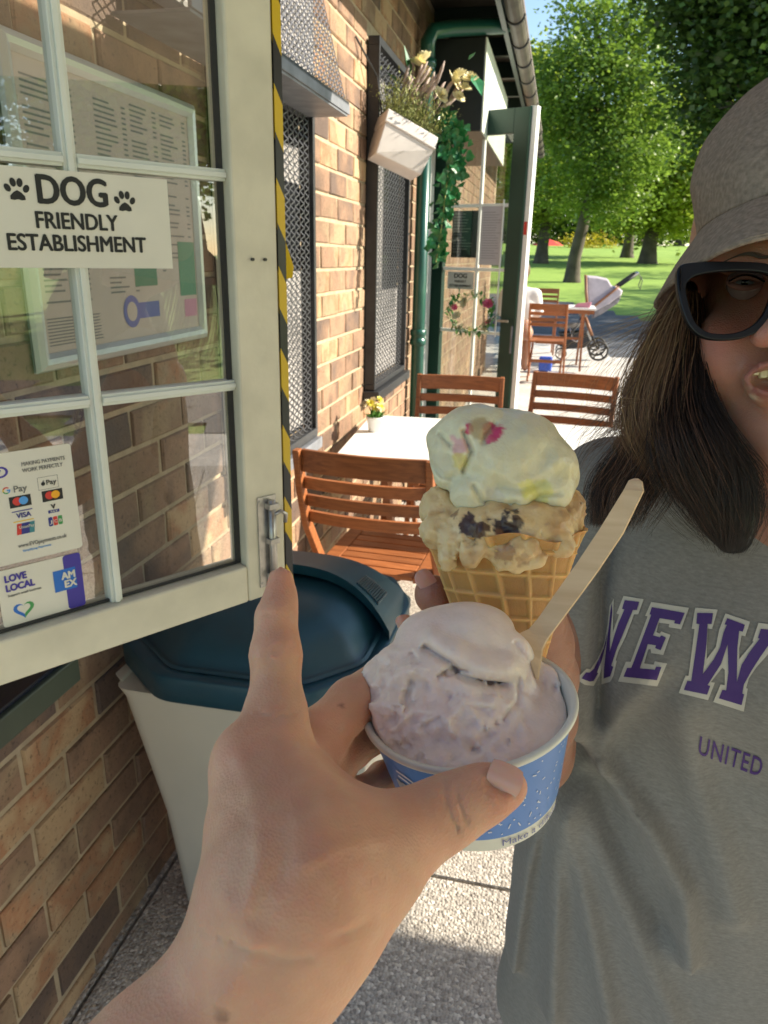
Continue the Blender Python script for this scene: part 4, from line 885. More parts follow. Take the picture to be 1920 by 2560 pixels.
s = MB().lathe([(.001, -.02), (.05, -.02), (.055, 0), (.05, .02), (.001, .02)], 20, M=Matrix.Translation(Q(1456, 781, -hw-.04)) @ Matrix.Rotation(R(90), 4, 'X')); s.build('pivot_disc', mat('pivot_grey', (.3, .29, .29), .3, .6), pr, smooth=True)

# ================================================================== BACKGROUND PARASOL (far lawn)
fp = thing('parasol', 'tiny red parasol open on the far lawn behind the trees', 'parasol'); c = on_y(1370, 606, 66); fp.location = c
MB().lathe([(1.5, -.35), (1.45, -.30), (.8, .05), (.02, .28)], 8).build('canopy', mat('red_canvas', (.55, .05, .04), .7), fp); MB().tube([(0, 0, -2.0), (0, 0, .3)], .03, 6).build('pole', M_tan, fp)

# ================================================================== ADDED AWNING overhead, unseen, shaped to shade the serving side
aw = thing('added_awning', 'unseen cream canvas canopy on posts, added to cast the shade on the serving side', 'added_awning')
M_canvas = leaf_mat('cream_canvas', (.58, .47, .36), (.62, .51, .40), .34)  # translucent, so warm fill light comes through into the shade
AZ = 2.30
MB().box(0.95, 4.38, -2.2, 2.44, AZ, AZ+.02).build('canopy', M_canvas, aw); MB().box(3.92, 4.379, 2.4405, 2.80, AZ, AZ+.02).build('shade_flap', M_canvas, aw)  # canopy and flap outlines follow the shade wanted on wall and ground
MB().box(4.3805, 5.6, 2.25, 2.45, AZ-.01, AZ+.05).build('shade_strip', M_canvas, aw)  # unseen strip added to throw a dark band on the paving
for (x, y) in ((5.5, 2.35), (4.2, -2.0), (1.2, -2.0)): MB().tube([(x, y, 0), (x, y, AZ)], .03, 10).build('post', M_white, aw)
# ================================================================== TREES
M_l1 = leaf_mat('leaves_mid', (.075, .15, .022), (.24, .36, .05), .45); M_l2 = leaf_mat('leaves_yellow', (.20, .29, .03), (.42, .50, .07), .5); M_l3 = leaf_mat('leaves_shaded', (.025, .06, .012), (.09, .16, .025), .3); M_l4 = leaf_mat('leaves_far', (.10, .18, .03), (.28, .40, .07), .45)  # third leaf material has crown shade put into its colour
M_bark = mat('bark', (.085, .07, .052), .9, noise_amt=.4, scale=3, bump=1.0, bscale=12)
def leaves(blobs, n, size, seed, per=44, flat=.6):
    g = np.random.default_rng(seed); w = np.array([b[3]*b[4]*b[5] for b in blobs])**(2/3); w /= w.sum()
    nc = n//per; idx = g.choice(len(blobs), nc, p=w); B = np.array(blobs)
    u = g.normal(size=(nc, 3)); u /= np.linalg.norm(u, axis=1)[:, None]; rad = g.uniform(0.35, 1.0, nc)**.5
    rad *= 1+.12*np.sin(u[:, 0]*5+idx)*np.cos(u[:, 2]*7)
    cc = B[idx, :3]+u*B[idx, 3:6]*rad[:, None]
    cs = g.uniform(.5, 1.4, nc)*size*2.6
    ctr = np.repeat(cc, per, 0)+g.normal(size=(nc*per, 3))*np.repeat(cs, per)[:, None]*np.array([1, 1, .55])
    M_ = len(ctr); a = g.normal(size=(M_, 3)); a /= np.linalg.norm(a, axis=1)[:, None]; a[:, 2] *= .6
    nn = g.normal(size=(M_, 3)); nn[:, 2] = np.abs(nn[:, 2])+.8; b = np.cross(a, nn); b /= np.linalg.norm(b, axis=1)[:, None]+1e-9
    s = size*g.uniform(.55, 1.25, M_)[:, None]
    V = np.stack([ctr-a*s*.6, ctr+b*s*.38, ctr+a*s*.6, ctr-b*s*.38], 1).reshape(-1, 3)
    return V, np.arange(M_*4).reshape(-1, 4)
def tree(name, label, base, h_trunk, r_, blobs, n, size, m_, seed, group=None, lean=(0, 0), limbs=7, cat='tree', stuff=False):
    rr = random.Random(seed); t = thing(name, label, cat, group=group); t.location = base
    s = MB(); top = Vector((lean[0], lean[1], h_trunk)); q = Vector((lean[0]*.4+rr.uniform(-.1, .1), lean[1]*.4, h_trunk*.45))
    s.tube([(0, 0, -.3), (0, 0, .15), (.01, 0, .7), q, top], [r_*1.9, r_*1.35, r_*1.05, r_*.9, r_*.7], 12)
    for k in range(limbs):
        b = rr.choice(blobs); tgt = Vector(b[:3])+Vector((rr.uniform(-1, 1)*b[3]*.5, rr.uniform(-1, 1)*b[4]*.5, rr.uniform(-.3, .6)*b[5])); st = Vector(q).lerp(top, rr.uniform(.3, 1)); md = st.lerp(tgt, .5)+Vector((rr.gauss(0, .2), rr.gauss(0, .2), rr.uniform(0, .5)))
        s.tube([st, md, tgt], [r_*.42, r_*.26, r_*.06], 7)
        for j in range(2):
            t3 = tgt+Vector((rr.uniform(-1, 1), rr.uniform(-1, 1), rr.uniform(-.5, 1)))*b[3]*.4; s.tube([md, md.lerp(t3, .5)+Vector((0, 0, .2)), t3], [r_*.16, r_*.09, r_*.03], 5)
    s.build('trunk', M_bark, t, smooth=True)
    V, Q = leaves(blobs, n, size, seed); np_mesh('crown', V, Q, m_, smooth=False, parent=t); return t
def base_at(px_, py_, Y): p = on_y(px_, py_, Y); return Vector((p.x, Y, ground_z(Y)-.03))
# main tree
b0 = base_at(1430, 698, 25.0)
def rel(b, px_, py_, Y, rx, ry, rz): p = on_y(px_, py_, Y); return (p.x-b.x, p.y-b.y, p.z-b.z, rx, ry, rz)
k = 25/FPX
bl = [rel(b0, px_, py_, 25+dy, rx*k, rx*k*1.0, rz*k) for px_, py_, dy, rx, rz in
      ((1520, 95, 0, 95, 75), (1395, 190, .5, 66, 55), (1450, 230, -1, 120, 90), (1600, 140, 1, 75, 75), (1560, 260, -.5, 110, 90), (1420, 330, .5, 90, 75), (1520, 400, -1, 120, 70), (1620, 340, 0, 80, 80), (1440, 470, .5, 80, 60), (1530, 500, -1, 70, 45), (1450, 20, 0, 45, 40))]
tree('park_tree', 'tall leafy park tree with a slightly leaning trunk beyond the pushchair', b0, 4.6, .19, bl, 38000, .125, M_l1, 21, 'park trees', lean=(.75, 0), limbs=16)
b1 = base_at(1352, 660, 36.0); k = 36/FPX
bl = [rel(b1, px_, py_, 36, rx*k, rx*k, rz*k) for px_, py_, rx, rz in ((1335, 200, 55, 70), (1370, 290, 65, 70), (1340, 380, 70, 70), (1390, 430, 60, 60), (1330, 500, 80, 60))]
tree('park_tree', 'bright yellow green tree at the left, beside the gutter end and door edge', b1, 3.6, .25, bl, 17000, .22, M_l2, 22, 'park trees', limbs=8)
b2 = base_at(1618, 655, 38.0); k = 38/FPX
bl = [rel(b2, px_, py_, 38+dy, rx*k, rx*k, rz*k) for px_, py_, dy, rx, rz in ((1650, 290, 0, 110, 60), (1720, 340, 0, 110, 80), (1600, 400, 1, 110, 80), (1700, 450, -1, 120, 70), (1780, 400, 0, 90, 90), (1620, 520, 0, 110, 45), (1730, 540, 0, 100, 40))]
tree('park_tree', 'broad light green tree with a dark trunk, left of the hat brim', b2, 4.2, .32, bl, 30000, .23, M_l2, 23, 'park trees', limbs=10)
b3 = base_at(1566, 650, 44.0); k = 44/FPX
bl = [rel(b3, px_, py_, 44, rx*k, rx*k, rz*k) for px_, py_, rx, rz in ((1560, 470, 100, 90), (1500, 380, 90, 90), (1620, 420, 90, 80))]
tree('park_tree', 'thin dark trunked tree between the main tree and the broad light tree', b3, 5, .26, bl, 12000, .26, M_l1, 24, 'park trees', limbs=5)
# near tree upper right, crown shade put into its leaf colour (trunk out of frame)
b4 = Vector((6.6, 15.0, ground_z(15))); k = 14.5/FPX
bl = [rel(b4, px_, py_, 14.5+dy, rx*k, rx*k, rz*k) for px_, py_, dy, rx, rz in ((1860, 40, 0, 130, 100), (1790, 130, .5, 80, 80), (1900, 200, -.5, 130, 120), (1830, 300, .5, 90, 60), (1740, 30, 0, 60, 40), (2050, 60, 0, 200, 200), (1900, -120, 0, 250, 120), (1810, 200, 1, 90, 80), (2050, 330, 0, 150, 120))]
tree('park_tree', 'tree with crown shade put into its leaf colour, boughs above the hat in the upper right', b4, 3.6, .24, bl, 34000, .13, M_l3, 25, 'park trees', limbs=14)
# wall of far trees
rr = random.Random(31); far_lab = ['far tree of the woodland edge, hazy green behind the park trees']
for i, (px_, Y, top, hw_) in enumerate(((1180, 85, 330, 120), (1290, 78, 300, 120), (1400, 90, 340, 130), (1500, 80, 380, 120), (1600, 95, 330, 130), (1700, 76, 400, 120), (1800, 88, 340, 130), (1910, 80, 300, 130), (2030, 90, 300, 140), (1050, 90, 320, 130))):
    b = base_at(px_, 600, Y); k = Y/FPX; bl = []
    for j in range(9):
        yy = top+(560-top)*rr.random(); bl.append(rel(b, px_+rr.uniform(-.6, .6)*hw_, yy, Y+rr.uniform(-3, 3), hw_*.55*k, hw_*.5*k, 55*k))
    for j in range(3): bl.append(rel(b, px_+(j-1)*hw_*.5, 585, Y+4, hw_*.4*k, 2, 28*k))
    tree('woodland_tree', far_lab[0], b, 4, .35, bl, 6500, .5, M_l4 if i % 3 else M_l1, 40+i, 'woodland edge trees', limbs=2)
o = MB(); 
# yellow flower bed in the distance
V, Q = leaves([(0, 0, .4, 2.2, .8, .45)], 1500, .16, 77); c = base_at(1475, 625, 60)
o = np_mesh('flower_bed', V, Q, leaf_mat('yellow_bloom', (.35, .32, .02), (.62, .50, .04)), smooth=False); o.location = c; tag(o, 'distant bed of yellow flowers on the far side of the lawn', 'flower bed', kind='stuff')
# trees to the right of the terrace (outside the frame, mirrored in the panes and shading lawn and path)
side = [((15.5, 19.5), 9, 3.6, 51), ((21, 27.5), 11, 4.2, 52), ((24, 37), 11, 4.2, 53), ((14.5, -1.2), 6.0, 2.6, 54), ((16.5, -7), 8, 3.2, 55), ((21, -3.5), 9, 3.5, 57), ((27, 20), 12, 4.0, 58), ((30, 48), 12, 5, 59)]
for (xy, H, W_, sd) in side:
    rr = random.Random(sd); b = Vector((*xy, ground_z(xy[1])-.03)); bl = [(rr.uniform(-.6, .6)*W_, rr.uniform(-.6, .6)*W_, H*rr.uniform(.38, .9), W_*.5, W_*.5, W_*.36) for j in range(9)]
    tree('side_tree', 'leafy tree on the lawn to the right of the terrace, outside the picture', b, H*.45, .22, bl, 12000, .2, M_l1, sd, 'trees beside the terrace', limbs=6)
# ================================================================== SCULPTING TOOLKIT: signed distance fields -> one continuous mesh
CR = np.array([list(rt), list(up), list(fw)], dtype=np.float64)          # rows: view axes
CO = np.array(list(CAM))
def C(px_, py_, d): return np.array([(px_-960)/FPX*d, (1280-py_)/FPX*d, d])
def to_world(V): return CO + V @ CR
class Field:
    def __init__(s, lo, hi, h):
        s.h = h; s.ax = [np.arange(lo[i], hi[i]+h, h, dtype=np.float32) for i in range(3)]
        s.X, s.Y, s.Z = np.meshgrid(*s.ax, indexing='ij'); s.f = np.full(s.X.shape, 1.0, dtype=np.float32); s.lo = lo
    def _sub(s, c0, c1, pad):
        sl = []
        for i in range(3):
            a = int(np.searchsorted(s.ax[i], min(c0[i], c1[i])-pad)); b = int(np.searchsorted(s.ax[i], max(c0[i], c1[i])+pad)); sl.append(slice(max(a-1, 0), min(b+1, len(s.ax[i]))))
        return tuple(sl)
    def _mix(s, sl, g, k, sub=False):
        f = s.f[sl]
        if sub:
            if k > 0: h = np.clip(.5-.5*(f+g)/k, 0, 1); s.f[sl] = f*(1-h)+(-g)*h+k*h*(1-h)
            else: s.f[sl] = np.maximum(f, -g)
        else:
            if k > 0: h = np.clip(.5+.5*(g-f)/k, 0, 1); s.f[sl] = g*(1-h)+f*h-k*h*(1-h)
            else: s.f[sl] = np.minimum(f, g)
    def cone(s, a, b, ra, rb, k=.004, sub=False, flat=None):
        a = np.array(a, float); b = np.array(b, float); sl = s._sub(a, b, max(ra, rb)+max(k*2, .012)+.004)
        x, y, z = s.X[sl]-a[0], s.Y[sl]-a[1], s.Z[sl]-a[2]; d = b-a; L2 = float(d@d)+1e-12
        t = np.clip((x*d[0]+y*d[1]+z*d[2])/L2, 0, 1); g = np.sqrt((x-t*d[0])**2+(y-t*d[1])**2+(z-t*d[2])**2)-(ra+(rb-ra)*t)
        s._mix(sl, g, k, sub); return s
    def chain(s, pts, k=.004, sub=False):
        for (a, ra), (b, rb) in zip(pts[:-1], pts[1:]): s.cone(a, b, ra, rb, k, sub)
        return s
    def ell(s, c, r, k=.004, sub=False, axes=None):
        c = np.array(c, float); r = np.array(r, float); m = float(max(r)); sl = s._sub(c, c, m+max(k*2, .012)+.004)
        x, y, z = s.X[sl]-c[0], s.Y[sl]-c[1], s.Z[sl]-c[2]
        if axes is not None:
            A = np.array(axes, float); x, y, z = (A[0, 0]*x+A[0, 1]*y+A[0, 2]*z, A[1, 0]*x+A[1, 1]*y+A[1, 2]*z, A[2, 0]*x+A[2, 1]*y+A[2, 2]*z)
        q = np.sqrt((x/r[0])**2+(y/r[1])**2+(z/r[2])**2); q2 = np.sqrt((x/r[0]**2)**2+(y/r[1]**2)**2+(z/r[2]**2)**2)+1e-9
        s._mix(sl, (q*(q-1)/q2).astype(np.float32), k, sub); return s
    def noise(s, amp, freq, seed=0, octaves=3, mask=None, ridged=False, aniso=(1, 1, 1)):
        f = s.f; near = np.abs(f) < amp*2.5+.006; x, y, z = s.X[near], s.Y[near], s.Z[near]
        n = fbm(x*freq*aniso[0], y*freq*aniso[1], z*freq*aniso[2], seed, octaves)
        if ridged: n = 1-2*np.abs(n)
        if mask is not None: n = n*mask(x, y, z)
        f[near] -= amp*n; return s
    def mesh(s):
        f = s.f; nx, ny, nz = f.shape; sg = f < 0
        def cells(q): return q
        cnt = np.zeros((nx-1, ny-1, nz-1), np.float32); acc = np.zeros((nx-1, ny-1, nz-1, 3), np.float32)
        for ax in range(3):
            sh = [slice(None)]*3; sh2 = [slice(None)]*3; sh[ax] = slice(0, -1); sh2[ax] = slice(1, None)
            a, b = f[tuple(sh)], f[tuple(sh2)]; cr = sg[tuple(sh)] != sg[tuple(sh2)]
            I = np.argwhere(cr); t = (a[cr]/(a[cr]-b[cr]+1e-12)); p = I.astype(np.float32); p[:, ax] += t
            o1, o2 = [i for i in range(3) if i != ax]
            for u in (0, 1):
                for v in (0, 1):
                    J = I.copy(); J[:, o1] -= u; J[:, o2] -= v
                    ok = (J[:, o1] >= 0) & (J[:, o2] >= 0) & (J[:, o1] < f.shape[o1]-1) & (J[:, o2] < f.shape[o2]-1) & (J[:, ax] < f.shape[ax]-1)
                    Jk = J[ok]; np.add.at(cnt, tuple(Jk.T), 1); np.add.at(acc, tuple(Jk.T), p[ok])
        m = cnt > 0; ids = np.full(cnt.shape, -1, np.int64); ids[m] = np.arange(m.sum())
        V = acc[m]/cnt[m][:, None]; Vw = np.stack([s.ax[i][0]+V[:, i]*s.h for i in range(3)], 1)
        Q = []
        for ax in range(3):
            sh = [slice(None)]*3; sh2 = [slice(None)]*3; sh[ax] = slice(0, -1); sh2[ax] = slice(1, None)
            cr = sg[tuple(sh)] != sg[tuple(sh2)]; I = np.argwhere(cr); o1, o2 = (ax+1) % 3, (ax+2) % 3
            ok = (I[:, o1] > 0) & (I[:, o2] > 0) & (I[:, o1] < f.shape[o1]-1) & (I[:, o2] < f.shape[o2]-1); I = I[ok]; fl = sg[tuple(I.T)]
            def g_(du, dv): J = I.copy(); J[:, o1] -= du; J[:, o2] -= dv; return ids[tuple(J.T)]
            q = np.stack([g_(1, 1), g_(0, 1), g_(0, 0), g_(1, 0)], 1); q[~fl] = q[~fl][:, ::-1]; Q.append(q)
        return Vw, np.concatenate(Q)
def hash3(ix, iy, iz, seed):
    n = (ix.astype(np.int64)*374761393+iy.astype(np.int64)*668265263+iz.astype(np.int64)*2147483647+seed*974634777) & 0xffffffff
    n = ((n ^ (n >> 13))*1274126177) & 0xffffffff; return ((n ^ (n >> 16)) & 0xffff)/32767.5-1
def vnoise(x, y, z, seed=0):
    ix, iy, iz = np.floor(x), np.floor(y), np.floor(z); fx, fy, fz = x-ix, y-iy, z-iz; fx = fx*fx*(3-2*fx); fy = fy*fy*(3-2*fy); fz = fz*fz*(3-2*fz); r = 0
    for a in (0, 1):
        for b in (0, 1):
            for c in (0, 1): r = r+hash3(ix+a, iy+b, iz+c, seed)*((fx if a else 1-fx)*(fy if b else 1-fy)*(fz if c else 1-fz))
    return r
def fbm(x, y, z, seed=0, octaves=3):
    r = 0; a = 1; t = 0
    for o in range(octaves): r = r+a*vnoise(x, y, z, seed+o*17); t += a; a *= .5; x, y, z = x*2.03, y*2.03, z*2.03
    return r/t
def relax(V, Q, n=2, lam=.5):
    for _ in range(n):
        s = np.zeros_like(V); c = np.zeros(len(V))
        for i in range(4):
            a, b = Q[:, i], Q[:, (i+1) % 4]; np.add.at(s, a, V[b]); np.add.at(c, a, 1); np.add.at(s, b, V[a]); np.add.at(c, b, 1)
        V = V*(1-lam)+lam*s/np.maximum(c, 1)[:, None]
    return V
def press(V, lines, zmax=9):
    px_ = V[:, 0]/V[:, 2]*FPX+960; py_ = 1280-V[:, 1]/V[:, 2]*FPX
    for pts, w, dep in lines:
        best = np.full(len(V), 1e9)
        for (a, b) in zip(pts[:-1], pts[1:]):
            dx, dy = b[0]-a[0], b[1]-a[1]; t = np.clip(((px_-a[0])*dx+(py_-a[1])*dy)/(dx*dx+dy*dy), 0, 1); best = np.minimum(best, np.hypot(px_-a[0]-t*dx, py_-a[1]-t*dy))
        e = np.exp(-(best/w)**2)*(V[:, 2] < zmax); V[:, 2] += dep*e
    return V
def sculpt(name, F, m, parent=None, color=None, smooth_it=2, pm=None, lines=None):
    V, Q = F.mesh(); V = relax(V, Q, smooth_it)
    if lines: V = press(V, *lines)
    cols = color(V) if color is not None else None
    W = to_world(V)
    if pm is not None: I = np.array(pm.inverted()); W = W @ I[:3, :3].T+I[:3, 3]
    return np_mesh(name, W, Q, m, parent=parent, cols=cols)
def tint_mat(name, rough, sub=0.0, bump=0.0, bscale=300, spec=.5, var=.0, vscale=40, subr=(1, .35, .2), coat=0):
    m, N, L, b = new_mat(name); at = N.new('ShaderNodeAttribute'); at.attribute_name = 'tint'; tc = N.new('ShaderNodeTexCoord')
    out = at.outputs['Color']
    if var:
        n = N.new('ShaderNodeTexNoise'); n.inputs['Scale'].default_value = vscale; n.inputs['Detail'].default_value = 6; L.new(tc.outputs['Object'], n.inputs['Vector'])
        mr = N.new('ShaderNodeMapRange'); mr.inputs['From Min'].default_value = .3; mr.inputs['From Max'].default_value = .7; mr.inputs['To Min'].default_value = 1-var; mr.inputs['To Max'].default_value = 1+var; L.new(n.outputs[0], mr.inputs['Value'])
        hs = N.new('ShaderNodeHueSaturation'); L.new(out, hs.inputs['Color']); L.new(mr.outputs[0], hs.inputs['Value']); out = hs.outputs[0]
    L.new(out, b.inputs['Base Color']); b.inputs['Roughness'].default_value = rough; b.inputs['Specular IOR Level'].default_value = spec; b.inputs['Coat Weight'].default_value = coat
    if sub: b.inputs['Subsurface Weight'].default_value = 1; b.inputs['Subsurface Scale'].default_value = sub; b.inputs['Subsurface Radius'].default_value = subr
    if bump:
        n2 = N.new('ShaderNodeTexNoise'); n2.inputs['Scale'].default_value = bscale; n2.inputs['Detail'].default_value = 6; L.new(tc.outputs['Object'], n2.inputs['Vector'])
        v2 = N.new('ShaderNodeTexVoronoi'); v2.inputs['Scale'].default_value = bscale*2.2; L.new(tc.outputs['Object'], v2.inputs['Vector']); ad = N.new('ShaderNodeMath'); L.new(n2.outputs[0], ad.inputs[0]); L.new(v2.outputs['Distance'], ad.inputs[1])
        bp = N.new('ShaderNodeBump'); bp.inputs['Strength'].default_value = bump; bp.inputs['Distance'].default_value = .0008; L.new(ad.outputs[0], bp.inputs['Height']); L.new(bp.outputs[0], b.inputs['Normal'])
    return m
M_skin = tint_mat('skin', .50, sub=.003, bump=.25, bscale=420, var=.08, vscale=45, spec=.4)
M_ice = tint_mat('ice_cream', .36, sub=.004, bump=.25, bscale=260, var=.05, vscale=120, subr=(1, .8, .6), spec=.5)
def blend(cols, w, c): return cols*(1-w[:, None])+np.array(c)*w[:, None]
def near3(V, p, r, soft=.5): d = np.linalg.norm(V-np.array(p), axis=1); return np.clip((r-d)/(r*soft), 0, 1)

# ================================================================== PHOTOGRAPHER'S LEFT HAND AND FOREARM
def hp(px_, py_, d, r): return (C(px_, py_, d), r*d/FPX)
F = Field((-.165, -.25, .15), (.085, .01, .45), .0022)
F.chain([hp(-120, 3180, .205, 270), hp(180, 2880, .215, 215), hp(410, 2655, .228, 184), hp(560, 2515, .236, 182), hp(672, 2380, .240, 206)], .006)
F.chain([hp(672, 2380, .240, 206), hp(730, 2265, .246, 222), hp(738, 2170, .254, 210)], .008)
# metacarpal block: back of the hand, two flattened columns
F.chain([hp(735, 2170, .252, 215), hp(692, 2040, .268, 160), hp(674, 1935, .280, 112)], .010)
F.chain([hp(760, 2200, .262, 200), hp(740, 2050, .285, 130), hp(735, 1960, .298, 95)], .010)
# thumb
F.chain([hp(750, 2240, .238, 205), hp(925, 2142, .262, 126), hp(1035, 2074, .275, 92)], .012)
F.chain([hp(1035, 2074, .275, 92), hp(1118, 2028, .281, 81), hp(1168, 2002, .283, 74)], .007)
F.chain([hp(1168, 2002, .283, 74), hp(1215, 1983, .284, 70), hp(1262, 1966, .286, 53)], .004)
F.cone(*[hp(1268, 1968, .287, 50)[0], hp(1272, 1966, .289, 50)[0]], 47*.287/FPX, 42*.287/FPX, .003)
# web between thumb and index
F.chain([hp(770, 1965, .283, 60), hp(840, 2045, .276, 62), hp(940, 2085, .272, 60)], .012)
# index finger, pointing up
F.chain([hp(674, 1935, .280, 112), hp(684, 1850, .287, 84), hp(689, 1775, .293, 72)], .007)
F.chain([hp(689, 1775, .293, 71), hp(690, 1690, .299, 61)], .005)
F.chain([hp(690, 1690, .299, 60), hp(690, 1640, .303, 58.5), hp(690, 1590, .306, 53)], .0025)
F.chain([hp(690, 1590, .306, 52), hp(691, 1545, .309, 48)], .003); F.chain([hp(691, 1545, .309, 47), hp(700, 1500, .312, 43), hp(702, 1452, .315, 35)], .0025)
# middle and ring fingers reaching behind the tub
F.chain([hp(740, 1960, .298, 85), hp(795, 1845, .318, 66), hp(880, 1757, .342, 62)], .007)
F.chain([hp(880, 1757, .342, 62), hp(965, 1700, .376, 56), hp(1040, 1690, .405, 50), hp(1110, 1700, .418, 44)], .004)
F.chain([hp(750, 2040, .300, 80), hp(815, 1935, .322, 52), hp(885, 1868, .350, 47)], .006)
F.chain([hp(885, 1868, .350, 47), hp(965, 1825, .378, 44), hp(1045, 1815, .402, 42)], .004)
F.chain([hp(760, 2110, .300, 75), hp(860, 2010, .332, 44), hp(960, 1950, .372, 42), hp(1060, 1930, .398, 40)], .006)   # little finger under the tub
# creases
for (a, b, r_) in (((1108, 1958), (1150, 2090), 3.5), ((1128, 1950), (1172, 2078), 2.5)):
    pass
def crease(F, pts, r_, k=.0016):
    F.chain([(C(x, y, d), r_*d/FPX) for x, y, d in pts], k, sub=True)
F.ell(C(597, 1905, .275), (.010, .013, .010), .010); F.ell(C(690, 1630, .298), (.0098, .008, .0095), .006); F.ell(C(691, 1535, .306), (.0080, .006, .0078), .005)
# nail bed recess on the thumb
F.ell(C(1258, 1944, .2765), (.0082, .0062, .0021), .0015, sub=True, axes=None)
F.noise(.0004, 90, 3, 3)
def skin_col(base, spots=(), reds=()):
    def fn(V):
        c = np.tile(np.array(base), (len(V), 1)); n = fbm(V[:, 0]*35, V[:, 1]*35, V[:, 2]*35, 5, 3); c *= (1+.10*n)[:, None]
        m2_ = fbm(V[:, 0]*140, V[:, 1]*140, V[:, 2]*140, 25, 4); c = blend(c, np.clip(m2_*1.6, 0, 1)*.30, (.60, .26, .18)); c = blend(c, np.clip(-m2_*1.6, 0, 1)*.22, (.62, .42, .27))
        for (p, r_, a) in reds: c = blend(c, near3(V, p, r_, 1.0)*a, (.46, .13, .085))
        for (p, r_) in spots: c = blend(c, near3(V, p, r_, .4)*.7, (.14, .05, .03))
        return c
    return fn
ph = thing('person', "photographer's bare left forearm and hand gripping the blue tub, index finger raised", 'person')
SK = (.59, .315, .200)
HL = [([(664, 1628), (700, 1640), (738, 1630)], 5, .0010), ([(662, 1650), (700, 1658), (738, 1648)], 4, .0008), ([(666, 1612), (700, 1620), (736, 1612)], 3.5, .0006), ([(668, 1541), (700, 1548), (728, 1540)], 4, .0007), ([(645, 1786), (690, 1798), (748, 1780)], 6, .0009),
      ([(1112, 1958), (1118, 2010), (1148, 2080)], 6, .0011), ([(1140, 1950), (1146, 2000), (1172, 2060)], 5, .0010), ([(1095, 1975), (1100, 2010), (1120, 2060)], 4, .0005), ([(1215, 1960), (1222, 1995), (1240, 2025)], 5, .0005),
      ([(765, 1850), (800, 1930), (850, 1990), (900, 2020)], 7, .0009), ([(745, 1840), (775, 1920), (820, 1985)], 6, .0006), ([(560, 2010), (620, 2060), (700, 2080)], 14, .0006), ([(600, 1890), (640, 2000), (650, 2140), (620, 2260)], 22, -.0011), ([(700, 1960), (715, 2080), (700, 2200)], 20, .0008), ([(760, 2160), (860, 2110), (960, 2100)], 18, -.0008),
      ([(500, 2330), (640, 2385), (800, 2370), (930, 2310)], 6, .0007), ([(480, 2365), (620, 2415), (780, 2400)], 5, .0005), ([(560, 2240), (640, 2360), (560, 2500)], 26, -.0008), ([(905, 2215), (950, 2190), (985, 2215)], 5, .0006)]
HL = [(a, b, c*1.8) for a, b, c in HL]
hand = sculpt('body', F, M_skin, ph, skin_col(SK, [(C(562, 2533, .2135), .0030), (C(856, 1760, .322), .002)], [(C(1255, 1975, .28), .016, .5), (C(705, 1470, .312), .012, .45), (C(860, 1950, .28), .018, .35), (C(720, 1610, .30), .010, .25), (C(1045, 2060, .262), .014, .15), (C(620, 1900, .27), .02, .2)]), lines=(HL, .31))
# thumb nail
M_nail = mat('fingernail', (.60, .36, .29), .22, sub=.001)
def nail(c, ux, uy, nn, w, l, curve, par, m_=None):
    s = MB(); nu, nv = 8, 8; vs = []
    for j in range(nv+1):
        for i in range(nu+1):
            u = -1+2*i/nu; v = -1+2*j/nv; su = u*(1-.18*max(0, v)**3-.10*max(0, -v)**3); rr_ = 1-(abs(v)**3)*.02
            vs.append(c+ux*(su*w*.5)+uy*(v*l*.5*(1-.12*u*u))+nn*(-(u*u)*curve-.0003*v*v))
    K = len(vs); vs += [v-nn*.0006 for v in vs]; fs = [(j*(nu+1)+i, j*(nu+1)+i+1, (j+1)*(nu+1)+i+1, (j+1)*(nu+1)+i) for j in range(nv) for i in range(nu)]; fs += [tuple(K+q for q in f[::-1]) for f in fs]
    return s.add(vs, fs).build('fingernail', m_ or M_nail, par, smooth=True)
def Wd(a): return Vector(list(np.array(a) @ CR))
nail(Vector(list(to_world(C(1262, 1948, .2772)))), Wd((.35, .94, .25)).normalized(), Wd((.92, -.36, -.10)).normalized(), Wd((-.12, .25, -.96)).normalized(), .0115, .0135, .0022, ph)

# ================================================================== PAPER TUB OF PALE ICE CREAM
tub = thing('ice_cream_tub', 'blue and white paper tub of pale pinkish ice cream held in the left hand', 'ice cream tub')
tc_ = P(1171, 1756, .3415); Rr, Rb, TH = .0478, .0365, .052
axis = (Vector((0, 0, 1))+rt*-.16+fw*-.02).normalized(); tx_ = axis.cross(fw).normalized()*-1; tx_ = (rt-axis*rt.dot(axis)).normalized(); ty_ = axis.cross(tx_)
TMx = Matrix(((tx_.x, ty_.x, axis.x, tc_.x), (tx_.y, ty_.y, axis.y, tc_.y), (tx_.z, ty_.z, axis.z, tc_.z), (0, 0, 0, 1)))
tub.matrix_world = TMx
M_cup = mat('cup_card', (.66, .64, .54), .4, noise_amt=.03)
M_cupb = mat('cup_blue', (.075, .20, .50), .35, noise_amt=.05, scale=30)
def rad(z): return Rb+(Rr-.0012-Rb)*(z+TH)/TH
MB().lathe([(rad(-TH), -TH), (rad(-.0135-.03), -.0435), (rad(-.001), -.001), (Rr+.0006, -.0012), (Rr+.0016, .0002), (Rr+.0012, .0018), (Rr-.0006, .0022), (Rr-.0020, .0010), (rad(-.01)-.0012, -.010), (rad(-.045)-.0012, -.045), (rad(-TH)-.0016, -TH+.001)], 96).build('cup_wall', M_cup, tub, smooth=True)
MB().lathe([(rad(-.0440)+.0003, -.0440), (rad(-.0030)+.0003, -.0030)], 96).build('blue_sleeve', M_cupb, tub, smooth=True)
MB().lathe([(.0001, -TH+.006), (rad(-TH)-.002, -TH+.006)], 48).build('cup_base', M_cup, tub)
